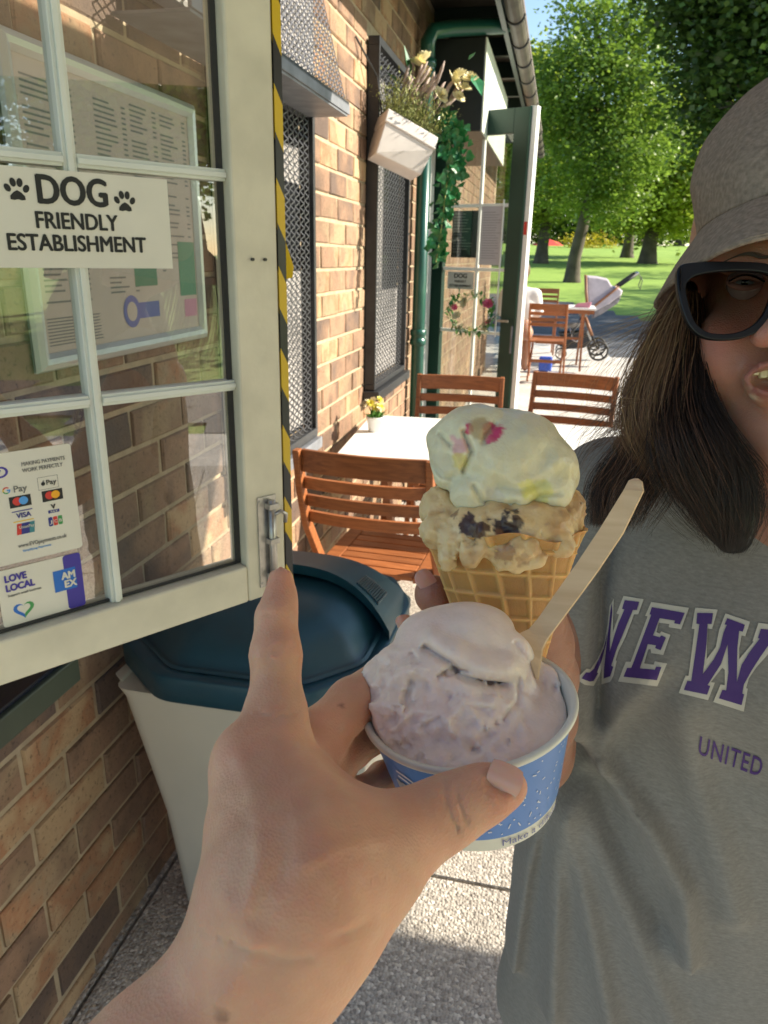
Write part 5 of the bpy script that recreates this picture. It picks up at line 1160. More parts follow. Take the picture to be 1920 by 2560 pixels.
# printed marks on the sleeve
def cyl(u, z, off=.0006): a = u; r_ = rad(z)+off; return (r_*math.cos(a), r_*math.sin(a), z)
vdir = TMx.inverted().to_3x3() @ (-fw); A0 = math.atan2(vdir.y, vdir.x)        # angle of the side that faces the viewer
M_cupw = mat('cup_white_print', (.60, .62, .66), .4)
rr = random.Random(9); s = MB()
for k in range(120):
    u = A0+rr.uniform(-.05, 2.2); z = rr.uniform(-.042, -.006)
    if rr.random() < .55:
        a = .0006; s.add([cyl(u-a/.04, z), cyl(u, z-a), cyl(u+a/.04, z), cyl(u, z+a)], [(0, 1, 2, 3)])
    else:
        l = rr.uniform(.0004, .0014); an_ = rr.uniform(0, 3.14); w = .00028; dx, dz = math.cos(an_)*l, math.sin(an_)*l; nx_, nz_ = -math.sin(an_)*w, math.cos(an_)*w
        s.add([cyl(u+(dx+nx_)/.043, z+dz+nz_), cyl(u+(dx-nx_)/.043, z+dz-nz_), cyl(u-(dx+nx_)/.043, z-dz-nz_), cyl(u-(dx-nx_)/.043, z-dz+nz_)], [(0, 1, 2, 3)])
o = s.build('sprinkle_print', M_cupw, tub); o['kind'] = 'stuff'
def wrap_text(txt, h, u0, z0, m_, name, rot=0.0, bold=0.0, off=.0007, sx=1.0):
    o = text_obj(txt, h/.7, m_, tub, Matrix.Identity(4), bold=bold, name=name, align='CENTER', depth=.00003)
    bm = bmesh.new(); bm.from_mesh(o.data)
    for v in bm.verts:
        x, y = v.co.x*sx, v.co.y; c_, q = math.cos(rot), math.sin(rot); x, y = x*c_-y*q, x*q+y*c_; z = z0+y; u = u0+x/rad(z0)
        v.co = Vector(cyl(u, z, off))
    bm.to_mesh(o.data); bm.free(); return o
wrap_text('Make a difference', .0042, A0+.68, -.0495, mat('cup_text', (.22, .24, .48), .5), 'lettering')
wrap_text('m', .013, A0-.86, -.026, M_cupw, 'lettering', bold=.0007)
for rr_ in (0, 1):
    s = MB()
    def arc(cu, cz, ru, rz, a0, a1, w, n=18):
        for k in range(n):
            p, q = R(a0+(a1-a0)*k/n), R(a0+(a1-a0)*(k+1)/n)
            s.add([cyl(cu+ru*math.cos(p)/.043, cz+rz*math.sin(p), .0008), cyl(cu+ru*math.cos(q)/.043, cz+rz*math.sin(q), .0008), cyl(cu+(ru-w)*math.cos(q)/.043, cz+(rz-w)*math.sin(q), .0008), cyl(cu+(ru-w)*math.cos(p)/.043, cz+(rz-w)*math.sin(p), .0008)], [(0, 1, 2, 3)])
    arc(A0-.92, -.027, .0135+.003*rr_, .014+.003*rr_, -100, 95, .0011); s.build('logo_outline', M_cupw, tub)
# contents
F = Field((-.060, -.150, .290), (.095, -.028, .405), .00130)
Z = TMx
def tl(x, y, z): w = Z @ Vector((x, y, z)); return np.array(list(CR @ (np.array(list(w))-CO)))
ax_c = CR @ np.array(list(axis)); tx_c = CR @ np.array(list(tx_)); ty_c = CR @ np.array(list(ty_))
F.ell(tl(0, 0, -.0085), (.0462, .0462, .0115), .003, axes=[tx_c, ty_c, ax_c])
def H2(px_, py_, d, r): return hp(px_, py_, d, r)
F.ell(C(1150, 1640, .358), (.030, .0235, .022), .006); F.ell(C(1165, 1572, .365), (.0235, .0130, .016), .004); F.ell(C(1080, 1600, .362), (.018, .0135, .016), .005)
F.ell(C(1262, 1652, .354), (.0140, .0145, .013), .003); F.ell(C(1040, 1690, .350), (.022, .017, .016), .006); F.ell(C(978, 1752, .342), (.015, .013, .011), .006)
F.ell(C(1120, 1735, .340), (.031, .021, .015), .005); F.ell(C(1220, 1730, .343), (.023, .018, .013), .005); F.ell(C(1055, 1800, .331), (.024, .013, .010), .005)
F.ell(C(1160, 1822, .3255), (.026, .013, .009), .004); F.ell(C(1250, 1785, .332), (.017, .012, .009), .003)
F.chain([H2(1068, 1622, .339, 8), H2(1110, 1655, .3355, 10), H2(1150, 1685, .331, 11), H2(1205, 1705, .330, 10), H2(1250, 1712, .333, 7)], .0022, sub=True)
F.chain([H2(1085, 1600, .343, 28), H2(1140, 1640, .3375, 33), H2(1200, 1668, .3355, 34), H2(1262, 1672, .338, 32)], .0035)
F.chain([H2(1105, 1692, .329, 8), H2(1135, 1678, .328, 8)], .0015, sub=True)
F.ell(C(1025, 1735, .336), (.0045, .007, .006), .002, sub=True); F.ell(C(1035, 1640, .345), (.003, .003, .004), .0015, sub=True)
for (x0, x1) in ((1345, 1352), (1372, 1378), (1398, 1402)): F.chain([H2(x0, 1690, .352, 5), H2(x1-6, 1790, .333, 5)], .002)
F.chain([H2(1330, 1665, .355, 20), H2(1395, 1690, .352, 14)], .006)
def rough_mask(x, y, z):
    px_ = x/z*FPX+960; py_ = 1280-y/z*FPX; m_ = np.clip((py_-1640-.25*(px_-1150))/70, 0.06, 1.0); return m_*np.clip((1330-px_)/40, .08, 1)
F.noise(.0045, 80, 11, 5, mask=rough_mask, aniso=(1, 1.5, 1)); F.noise(.0020, 210, 15, 3, mask=rough_mask, ridged=True); F.noise(.0005, 60, 12, 2)
# keep the contents inside the cup
wx, wy, wz = F.X, F.Y, F.Z; o_c = CR @ (np.array(list(tc_))-CO); rx, ry, rz_ = wx-o_c[0], wy-o_c[1], wz-o_c[2]
hz = rx*ax_c[0]+ry*ax_c[1]+rz_*ax_c[2]; hr = np.sqrt(np.maximum((rx*tx_c[0]+ry*tx_c[1]+rz_*tx_c[2])**2+(rx*ty_c[0]+ry*ty_c[1]+rz_*ty_c[2])**2, 0))
lim = np.where(hz < .010, Rr-.0024+np.minimum(hz, 0)*.22, 9); F.f = np.maximum(F.f, (hr-lim).astype(np.float32))
def pinkish(V):
    c = np.tile(np.array((.80, .66, .57)), (len(V), 1)); n = fbm(V[:, 0]*40, V[:, 1]*40, V[:, 2]*40, 8, 3); c = c*(1+.05*n)[:, None]
    c = blend(c, np.clip(n*1.6, 0, 1)*.35, (.70, .47, .42)); return c
sculpt('ice_cream', F, M_ice, tub, pinkish, 1, TMx, lines=([([(1062, 1620), (1100, 1645), (1128, 1662), (1150, 1692), (1205, 1710), (1268, 1716)], 8, .0065), ([(1080, 1596), (1140, 1634), (1205, 1668), (1262, 1676)], 24, -.0032), ([(1098, 1694), (1120, 1678), (1165, 1680)], 5, .0045),
    ([(1028, 1712), (1016, 1745)], 9, .0045), ([(1030, 1636), (1036, 1646)], 6, .003), ([(1300, 1700), (1296, 1760), (1262, 1800)], 7, .003), ([(980, 1820), (1030, 1772), (1110, 1780), (1130, 1830)], 10, -.002), ([(1120, 1800), (1160, 1750), (1230, 1760)], 9, -.002), ([(1060, 1820), (1100, 1796)], 8, .0025), ([(1185, 1876), (1195, 1878)], 7, .003), ([(1290, 1610), (1325, 1660), (1318, 1700)], 8, .002)], .36))
# wooden spoon
sp = thing('wooden_spoon', 'flat pale wooden spoon standing in the pink ice cream', 'spoon')
M_birch = wood('birch_wood', (.50, .33, .18), (.62, .44, .26), .6)
eL = [(1584, 1196), (1571, 1201), (1559, 1224), (1500, 1320), (1440, 1410), (1390, 1480), (1345, 1545), (1322, 1572), (1296, 1584), (1305, 1610), (1322, 1640), (1330, 1690)]
eR = [(1592, 1196), (1603, 1204), (1607, 1228), (1555, 1335), (1495, 1425), (1440, 1500), (1395, 1560), (1368, 1596), (1354, 1622), (1350, 1650), (1346, 1670), (1342, 1700)]
s = MB(); vs = []; t_ = fw*.0016
for i, (a, b) in enumerate(zip(eL, eR)):
    d = .392-.050*i/11; pa, pb = P(*a, d+.002), P(*b, d-.002); m_ = (rt*.75+fw*.65)*.0016; vs += [pa, pb, pb+m_, pa+m_]
K = len(eL); s.add(vs, [(0, 3, 2, 1), tuple(4*(K-1)+q for q in range(4))]+[(4*i+q, 4*i+(q+1) % 4, 4*i+4+(q+1) % 4, 4*i+4+q) for i in range(K-1) for q in range(4)])
s.build('spoon_blade', M_birch, sp, bevel=.0004)
# ================================================================== WAFFLE CONE HELD BEHIND THE TUB
cone = thing('ice_cream_cone', 'waffle cone with a vanilla scoop over a caramel scoop, held behind the tub', 'ice cream cone')
ctop = np.array(list(P(1258, 1318, .425))); ctip = np.array(list(P(1268, 1905, .440)))
ca = ctop-ctip; CLn = np.linalg.norm(ca); ca = ca/CLn; cu = np.array(list(rt)); cu = cu-ca*(cu@ca); cu /= np.linalg.norm(cu); cv = np.cross(ca, cu)
nU, nV = 420, 260; uu = np.linspace(0, 2*np.pi, nU, endpoint=False); vv = np.linspace(.10, 1.0, nV); U, Vv = np.meshgrid(uu, vv)
Rt = 190*.425/FPX
rim_w = 1+.016*np.sin(U*3+1)+.012*np.sin(U*7)
hgt = Vv*CLn*np.where(Vv > .9, 1+(rim_w-1)*(Vv-.9)*10, 1)
rr_c = Rt*(.06+.94*Vv)*(1+.045*np.clip((Vv-.86)/.14, 0, 1)**2)
# two families of ridges: spiralling lines that widen with the cone, and tilted rings
ga = (U/(2*np.pi)*15+Vv*1.55) % 1; gb = ((hgt/.0128)+.5*np.sin(U+.6)) % 1
ra = np.clip(1-np.abs(ga-.5)*2/.30, 0, 1) if False else np.clip(1-np.minimum(ga, 1-ga)/.13, 0, 1); rb_ = np.clip(1-np.minimum(gb, 1-gb)/.13, 0, 1)
ridge = np.maximum(ra, rb_)**.7; rr2 = rr_c+ridge*.0017-.0002*fbm(U*9, Vv*40, U*0, 3, 3)
def cpt(r_, h_): return ctip+np.stack([ca[i]*h_+r_*(np.cos(U)*cu[i]+np.sin(U)*cv[i]) for i in range(3)], -1)
Vo = cpt(rr2, hgt).reshape(-1, 3); Vi = cpt(rr_c-.0022, hgt-.0004).reshape(-1, 3)
i, j = np.meshgrid(np.arange(nU), np.arange(nV-1)); i, j = i.ravel(), j.ravel(); q = np.stack([j*nU+i, j*nU+(i+1) % nU, (j+1)*nU+(i+1) % nU, (j+1)*nU+i], 1)
K = nU*nV; i = np.arange(nU); top = (nV-1)*nU; cap = np.stack([top+i, top+(i+1) % nU, K+top+(i+1) % nU, K+top+i], 1)
fc = np.concatenate([q, (q+K)[:, ::-1], cap, np.stack([i, K+i, K+(i+1) % nU, (i+1) % nU], 1)])
tone = fbm(U.ravel()*2, Vv.ravel()*9, U.ravel()*0, 9, 3)
cc = np.array((.46, .235, .065))*(1+.25*tone[:, None])+(ridge.ravel()[:, None])*np.array((.20, .155, .07)); cc2 = np.concatenate([cc, cc*.9])
M_waf = tint_mat('waffle', .55, sub=.0015, bump=.35, bscale=500, var=.08, vscale=90)
np_mesh('waffle_cone', np.concatenate([Vo, Vi]), fc, M_waf, parent=cone, cols=np.clip(cc2, 0, 1))
# scoops
F = Field((.005, -.055, .355), (.135, .075, .485), .00125)
def ce(px_, py_, d, rx, ry, rz, k=.004, sub=False): F.ell(C(px_, py_, d), (rx*d/FPX, ry*d/FPX, rz*d/FPX), k, sub)
# caramel scoop below
ce(1258, 1305, .425, 188, 72, 180, .004); ce(1100, 1268, .418, 48, 50, 60, .006); ce(1412, 1265, .418, 44, 48, 60, .006)
ce(1090, 1330, .405, 36, 38, 40, .005); ce(1150, 1345, .396, 46, 36, 34, .005); ce(1225, 1330, .388, 38, 30, 26, .003); ce(1320, 1345, .390, 48, 42, 32, .005); ce(1385, 1320, .398, 44, 40, 40, .005)
ce(1262, 1385, .387, 32, 40, 20, .004); ce(1225, 1372, .388, 26, 20, 16, .003); ce(1290, 1412, .387, 20, 24, 14, .003); ce(1415, 1345, .405, 30, 30, 30, .004); ce(1125, 1372, .398, 22, 22, 16, .004)
ce(1175, 1392, .388, 24, 26, 16, .004); ce(1335, 1392, .386, 32, 26, 16, .004); ce(1395, 1368, .392, 34, 26, 20, .004); ce(1300, 1368, .383, 40, 24, 16, .004); ce(1118, 1400, .395, 20, 24, 14, .004)
F.noise(.0028, 120, 21, 4); F.noise(.0014, 280, 25, 3, ridged=True)
def car_col(V):
    c = np.tile(np.array((.66, .47, .24)), (len(V), 1)); n = fbm(V[:, 0]*110, V[:, 1]*110, V[:, 2]*110, 4, 4); c = blend(c, np.clip(n*2.2, 0, 1)*.6, (.42, .20, .07)); c = blend(c, np.clip(-n*1.5, 0, 1)*.5, (.74, .62, .40))
    wob = 2.2*fbm(V[:, 0]*220, V[:, 1]*220, V[:, 2]*220, 14, 4)
    for (p, r_, a, co) in (((1170, 1312, .386), .0050, .95, (.05, .016, .012)), ((1195, 1325, .382), .005, .9, (.05, .016, .012)), ((1262, 1308, .378), .0058, .97, (.035, .018, .02)), ((1290, 1300, .378), .0042, .9, (.05, .025, .02)), ((1275, 1335, .378), .004, .9, (.03, .015, .02)), ((1140, 1290, .395), .003, .7, (.12, .05, .03)), ((1265, 1375, .377), .006, .6, (.26, .09, .03)), ((1250, 1355, .380), .004, .7, (.20, .08, .03)), ((1450, 1265, .405), .006, .5, (.30, .13, .05)), ((1300, 1400, .38), .004, .5, (.33, .15, .05))):
        q_ = V/V[:, 2:]*.385-C(p[0], p[1], .385); d = np.linalg.norm(q_[:, :2], axis=1)+wob*.003; c = blend(c, np.clip((r_-d)/(r_*.15), 0, 1)*a*(V[:, 2] < .42), co)
    return np.clip(c, 0, 1)
sculpt('caramel_scoop', F, M_ice, cone, car_col, 1)
F = Field((.010, -.020, .350), (.125, .075, .480), .00125)
ce(1250, 1150, .420, 168, 122, 150, .004); ce(1355, 1185, .413, 88, 82, 95, .006); ce(1165, 1095, .412, 84, 66, 85, .006); ce(1110, 1130, .408, 42, 62, 55, .005)
ce(1200, 1060, .415, 70, 46, 70, .005); ce(1290, 1075, .418, 90, 46, 80, .006); ce(1190, 1235, .402, 66, 48, 55, .005); ce(1290, 1240, .398, 60, 44, 50, .005); ce(1370, 1235, .402, 52, 44, 50, .005); ce(1115, 1185, .408, 40, 40, 45, .005); ce(1090, 1095, .412, 24, 30, 35, .004)
# scraped hollow and cracks
ce(1203, 1076, .376, 36, 24, 26, .0025, True); ce(1228, 1100, .374, 10, 26, 14, .002, True); ce(1165, 1150, .3765, 8, 26, 16, .002, True); ce(1140, 1178, .3765, 20, 5, 12, .0015, True)
F.chain([hp(1155, 1085, .376, 5), hp(1172, 1130, .3745, 6), hp(1150, 1172, .3745, 5)], .0015, sub=True)
F.chain([hp(1215, 1215, .370, 5), hp(1225, 1250, .369, 6), hp(1260, 1262, .368, 5)], .003, sub=True)
F.noise(.0030, 48, 31, 3); F.noise(.0011, 150, 32, 4)
def van_col(V):
    c = np.tile(np.array((.66, .60, .41)), (len(V), 1)); n = fbm(V[:, 0]*50, V[:, 1]*50, V[:, 2]*50, 6, 4); c = c*(1+.06*n)[:, None]; c = blend(c, np.clip(n, 0, 1)*.35, (.70, .66, .52))
    wob = 1.3*fbm(V[:, 0]*200, V[:, 1]*200, V[:, 2]*200, 16, 3)
    for (p, r_, a, co) in (((1232, 1075, .375), .0048, .95, (.50, .02, .11)), ((1226, 1092, .375), .0038, .9, (.55, .05, .14)), ((1172, 1074, .377), .0030, .95, (.50, .02, .10)), ((1200, 1075, .38), .0062, .75, (.42, .31, .15)), ((1148, 1112, .380), .0050, .65, (.66, .30, .33)), ((1150, 1152, .38), .0042, .6, (.62, .50, .12)), ((1345, 1232, .375), .0075, .55, (.64, .60, .12)), ((1320, 1220, .375), .0050, .5, (.66, .62, .14)), ((1240, 1245, .375), .0060, .35, (.44, .40, .40)), ((1415, 1180, .385), .006, .35, (.60, .50, .22)), ((1105, 1160, .39), .006, .3, (.50, .47, .42))):
        q_ = V/V[:, 2:]*.385-C(p[0], p[1], .385); d = np.linalg.norm(q_[:, :2], axis=1)+wob*.0028; c = blend(c, np.clip((r_*1.05-d)/(r_*.25), 0, 1)*a*(V[:, 2] < .42), co)
    return np.clip(c, 0, 1)
sculpt('vanilla_scoop', F, M_ice, cone, van_col, 1, lines=([([(1160, 1078), (1180, 1128), (1158, 1178)], 6, .0050), ([(1185, 1215), (1205, 1250), (1245, 1265), (1290, 1258)], 7, .0035), ([(1080, 1160), (1105, 1190), (1130, 1195)], 7, .0030), ([(1100, 1085), (1125, 1110)], 6, .0028), ([(1235, 1180), (1280, 1205), (1340, 1200), (1400, 1150)], 14, -.0016), ([(1245, 1215), (1300, 1225), (1360, 1205)], 8, .0018), ([(1330, 1262), (1350, 1240), (1400, 1235)], 6, .0022), ([(1210, 1105), (1215, 1085), (1240, 1060)], 7, .0028), ([(1130, 1135), (1145, 1165)], 9, -.002)], .42))

# ================================================================== THE WOMAN
wm = thing('person', 'woman in grey bucket hat, black glasses and grey NEW lettered shirt, standing close at right', 'person')
wm_skin = (.36, .175, .115)
# --- head, neck, arm and hand: one continuous body
F = Field((.010, -.30, .37), (.425, .325, .745), .0032)
F.ell(C(1985, 600, .600), (.076, .100, .095), .01); F.ell(C(1978, 860, .570), (.068, .088, .066), .02)
F.ell(C(1975, 1045, .560), (.052, .050, .052), .02); F.ell(C(1972, 1120, .540), (.024, .020, .022), .012)
F.ell(C(1815, 880, .545), (.026, .030, .026), .018); F.ell(C(2135, 880, .545), (.026, .030, .026), .018)
F.ell(C(1970, 640, .520), (.058, .018, .020), .014)                                     # brow
F.ell(C(1862, 712, .499), (.018, .0085, .012), .006, sub=True); F.ell(C(2085, 712, .499), (.018, .0085, .012), .008, sub=True)
F.cone(C(1972, 700, .506), C(1968, 815, .478), .0085, .0125, .008); F.ell(C(1912, 842, .487), (.0095, .0075, .010), .005); F.ell(C(2022, 842, .487), (.0095, .0075, .010), .005)
F.ell(C(1968, 950, .512), (.030, .021, .018), .010)                                      # muzzle
F.chain([(C(1874, 942, .507), .0035), (C(1905, 915, .5000), .0036), (C(1968, 907, .4965), .0044), (C(2035, 915, .5000), .0036), (C(2066, 942, .507), .0035)], .003)
F.chain([(C(1874, 944, .507), .0035), (C(1905, 972, .5020), .0034), (C(1968, 982, .4995), .0044), (C(2035, 972, .502), .0034), (C(2066, 944, .507), .0035)], .003)
F.ell(C(1968, 942, .494), (.0235, .0085, .022), .002, sub=True)
F.cone(C(1985, 1120, .600), C(1965, 1290, .625), .056, .060, .02); F.cone(C(1965, 1290, .625), C(1960, 1420, .66), .062, .085, .03)
F.ell(C(1722, 800, .590), (.008, .028, .016), .006)                                      # ear
# raised forearm and hand behind the cone
F.chain([(C(1430, 1300, .690), .040), (C(1330, 1880, .650), .034)], .01); F.chain([(C(1330, 1880, .650), .034), (C(1340, 1790, .560), .029), (C(1350, 1690, .505), .024)], .01)
F.chain([(C(1350, 1690, .505), .024), (C(1345, 1610, .480), .021), (C(1320, 1540, .472), .024)], .010)
F.chain([(C(1352, 1640, .478), .018), (C(1362, 1560, .452), .0125), (C(1368, 1500, .438), .010)], .005)      # thumb along the cone
F.chain([(C(1290, 1560, .478), .012), (C(1180, 1540, .480), .0105), (C(1110, 1525, .460), .0105), (C(1082, 1485, .438), .0118)], .004)
F.chain([(C(1300, 1610, .482), .012), (C(1150, 1620, .486), .0105), (C(1050, 1610, .468), .0100), (C(1012, 1578, .445), .0105)], .004)
F.chain([(C(1300, 1680, .482), .012), (C(1180, 1710, .486), .0100), (C(1100, 1700, .468), .0095)], .004)
F.noise(.0005, 60, 41, 3)
def wcol(V):
    c = np.tile(np.array(wm_skin), (len(V), 1)); n = fbm(V[:, 0]*30, V[:, 1]*30, V[:, 2]*30, 5, 3); c *= (1+.08*n)[:, None]
    for (p, r_, a, co) in (((1800, 870, .52), .030, .45, (.50, .13, .10)), ((1082, 1470, .428), .016, .55, (.36, .13, .10)), ((1012, 1570, .435), .014, .3, (.42, .17, .12)), ((1910, 845, .48), .016, .35, (.5, .15, .12)), ((1820, 850, .505), .0018, .7, (.12, .05, .04)), ((1835, 1045, .52), .0016, .7, (.12, .05, .04)), ((1785, 865, .515), .0014, .6, (.15, .06, .05))):
        c = blend(c, near3(V, C(*p), r_, 1.0)*a, co)
    # lips
    d1 = np.abs(np.linalg.norm((V-C(1968, 945, .497))*np.array([.42, 1, .2]), axis=1)-.0112); c = blend(c, np.clip((.0034-d1)/.0022, 0, 1)*np.clip((.512-V[:, 2])/.006, 0, 1)*.7, (.24, .075, .065))
    # smear of ice cream on the chin
    w = fbm(V[:, 0]*200, V[:, 1]*200, V[:, 2]*200, 3, 3); d = np.linalg.norm((V-C(1888, 1030, .505))*np.array([1, .6, .4]), axis=1)+w*.004; c = blend(c, np.clip((.0075-d)/.003, 0, 1)*.7, (.66, .58, .44))
    d = np.linalg.norm((V-C(1925, 1030, .50))*np.array([.8, .9, .4]), axis=1)+w*.004; c = blend(c, np.clip((.006-d)/.003, 0, 1)*.6, (.62, .46, .26)); return np.clip(c, 0, 1)
M_skin2 = tint_mat('face_skin', .45, sub=.003, bump=.35, bscale=420, var=.09, vscale=60, spec=.4)
sculpt('body', F, M_skin2, wm, wcol, 2)
nail(Vector(list(to_world(C(1058, 1448, .4275)))), Wd((.62, .60, -.10)).normalized(), Wd((-.55, .70, -.2)).normalized(), Wd((-.45, .35, -.8)).normalized(), .011, .012, .003, wm)
nail(Vector(list(to_world(C(1008, 1556, .4350)))), Wd((.8, .3, -.10)).normalized(), Wd((-.4, .85, -.2)).normalized(), Wd((-.35, .30, -.85)).normalized(), .010, .010, .003, wm, M_skin2 if False else M_nail)
# mouth interior and teeth, eyes
s = MB().lathe([(.001, -.009), (.014, -.006), (.021, 0), (.014, .006), (.001, .009)], 20, M=Matrix.Translation(Vector(list(to_world(C(1968, 944, .524)))))); s.build('mouth_interior', mat('mouth_dark', (.02, .004, .004), .5), wm, smooth=True)
M_tooth = mat('tooth_enamel', (.60, .50, .28), .2)
for k, (x, w, h) in enumerate(((1893, 9, 9), (1912, 11, 13), (1935, 12, 15), (1960, 13, 16), (1986, 13, 16), (2010, 12, 14), (2030, 10, 11))):
    a, b = P(x-w, 922, .506-.00008*abs(0)), P(x+w, 922, .506); c_b, d_b = P(x+w*.8, 922+h*1.7, .505), P(x-w*.8, 922+h*1.7, .505)
    MB().hexa([a, b, b+fw*.006, a+fw*.006, d_b, c_b, c_b+fw*.005, d_b+fw*.005]).build('tooth', M_tooth, wm, bevel=.0012)
M_eye = mat('eyeball', (.16, .13, .12), .15); M_iris = mat('iris', (.10, .12, .12), .15); M_pup = mat('pupil', (.004, .004, .004), .08)
for ex in (1862, 2085):
    c = Vector(list(to_world(C(ex, 706, .5215)))); s = MB()
    for nm, rr3, off, mm, rr4 in (('eyeball', .0122, 0, M_eye, None),):
        prof = [(.0122*math.sin(math.pi*k/12), -.0122*math.cos(math.pi*k/12)) for k in range(1, 12)]; MB().lathe(prof, 20, M=Matrix.Translation(c)).build('eyeball', M_eye, wm, smooth=True)
    vd = (CAM-c).normalized(); q = vd.to_track_quat('Z', 'Y').to_matrix().to_4x4(); MB().lathe([(.0001, .0128), (.0055, .0114)], 20, M=Matrix.Translation(c) @ q).build('iris', M_iris, wm); MB().lathe([(.0001, .0130), (.0024, .0126)], 16, M=Matrix.Translation(c) @ q).build('pupil', M_pup, wm)
    # eyelids and lashes
    for sg, yy in ((1, 0), (-1, 0)):
        pts = [Vector(list(to_world(C(ex-45+90*k/8, 708-sg*(17 if sg > 0 else 12)*math.sin(math.pi*k/8), .5035+.004*abs(k-4)/4)))) for k in range(9)]
        MB().tube(pts, [.0010]+[.0020]*7+[.0010], 8).build('eyelid', mat('eyelid_skin', (.14, .065, .045), .7) if 'eyelid_skin' not in bpy.data.materials else bpy.data.materials['eyelid_skin'], wm, smooth=True)
        if sg > 0: MB().tube([p-fw*.0024+up*.0004 for p in pts], .0007, 5).build('lash_line', M_pup, wm)
    s = MB()
    for k in range(34):
        t = k/33; x = ex-58+112*t; y = 652-20*math.sin(math.pi*min(1, t*1.2)*.8); p = Vector(list(to_world(C(x, y+6, .498+.006*abs(t-.5))))); s.tube([p, p+(rt*(.004)+up*.002-fw*.001)], [.0006, .0002], 4)
    s.build('eyebrow', mat('brow_hair', (.035, .02, .012), .7) if 'brow_hair' not in bpy.data.materials else bpy.data.materials['brow_hair'], wm)
# --- glasses
gl = thing('glasses', None, None); gl.parent = wm
M_frame = mat('black_acetate', (.005, .005, .006), .35, spec=.3)
def spl(pts, n, closed=True):
    out = []; m_ = len(pts)
    for i in range(m_ if closed else m_-1):
        p0, p1, p2, p3 = [Vector(pts[(i+q) % m_] if closed else pts[min(max(i+q, 0), m_-1)]) for q in (-1, 0, 1, 2)]
        for k in range(n):
            t = k/n; out.append(.5*((2*p1)+(-p0+p2)*t+(2*p0-5*p1+4*p2-p3)*t*t+(-p0+3*p1-3*p2+p3)*t**3))
    return out
inn = [(1716, 722), (1730, 694), (1775, 681), (1850, 676), (1915, 682), (1932, 700), (1925, 750), (1898, 800), (1848, 829), (1785, 833), (1748, 815), (1730, 785)]
outr = [(1694, 720), (1697, 668), (1740, 655), (1840, 653), (1925, 660), (1950, 690), (1945, 755), (1912, 815), (1855, 845), (1780, 848), (1738, 830), (1712, 790)]
DG = .478
def lens_side(mir):
    def mp_(q): return (3936-q[0], q[1]) if mir else q
    I_ = spl([P(*mp_(q), DG+.00006*abs(mp_(q)[0]-1968)) for q in inn], 5); O_ = spl([P(*mp_(q), DG+.00006*abs(mp_(q)[0]-1968)) for q in outr], 5); n = len(I_)
    s = MB(); th = fw*.0045; s.add(I_+O_+[p+th for p in I_]+[p+th for p in O_], [(i, (i+1) % n, n+(i+1) % n, n+i) for i in range(n)]+[(2*n+i, 3*n+i, 3*n+(i+1) % n, 2*n+(i+1) % n) for i in range(n)]+[(i, 2*n+i, 2*n+(i+1) % n, (i+1) % n) for i in range(n)]+[(n+i, n+(i+1) % n, 3*n+(i+1) % n, 3*n+i) for i in range(n)])
    s.build('frame_rim', M_frame, gl, bevel=.0008)
    s = MB(); c = sum(I_, Vector())/n+fw*.002; s.add([p+fw*.002 for p in I_]+[c-fw*.0012], [(i, (i+1) % n, n) for i in range(n)]); s.build('lens', glass_mat('lens_glass', 1.5, (.60, .56, .53)) if 'lens_glass' not in bpy.data.materials else bpy.data.materials['lens_glass'], gl, smooth=True)
lens_side(False); lens_side(True)
MB().tube([P(1945, 700, DG), P(1968, 692, DG-.002), P(1991, 700, DG)], .0025, 8).build('bridge', M_frame, gl, smooth=True)
for q in (1, -1):
    xx = (lambda x: x if q == 1 else 3936-x)
    MB().hexa([P(xx(1700), 668, .482), P(xx(1700), 668, .487), P(xx(1722), 700, .600), P(xx(1722), 700, .604), P(xx(1700), 725, .482), P(xx(1700), 725, .487), P(xx(1722), 728, .600), P(xx(1722), 728, .604)]).build('temple', M_frame, gl, bevel=.0008)
# --- bucket hat
M_felt = mat('taupe_felt', (.235, .185, .145), .95, noise_amt=.25, scale=260, bump=.5, bscale=700, spec=.1)
ht = thing('hat', None, None); ht.parent = wm
def hat_loft(name, loops, n=14, thick=.0022):
    rings = [spl([Vector(p) for p in l], n) for l in loops]; m_ = len(rings[0]); s = MB()
    # interpolate between loops with a spline too
    rows = []
    K = len(rings)
    for i in range(K-1):
        for k in range(8):
            t = k/8; rw = []
            for j in range(m_):
                p0, p1, p2, p3 = rings[max(i-1, 0)][j], rings[i][j], rings[i+1][j], rings[min(i+2, K-1)][j]
                rw.append(.5*((2*p1)+(-p0+p2)*t+(2*p0-5*p1+4*p2-p3)*t*t+(-p0+3*p1-3*p2+p3)*t**3))
            rows.append(rw)
    rows.append(rings[-1]); s.add([P(*v) for r_ in rows for v in r_], [(i*m_+j, i*m_+(j+1) % m_, (i+1)*m_+(j+1) % m_, (i+1)*m_+j) for i in range(len(rows)-1) for j in range(m_)])
    o = s.build(name, M_felt, ht, smooth=True); so2 = o.modifiers.new('thick', 'SOLIDIFY'); so2.thickness = thick; so2.offset = 0; return o, rows
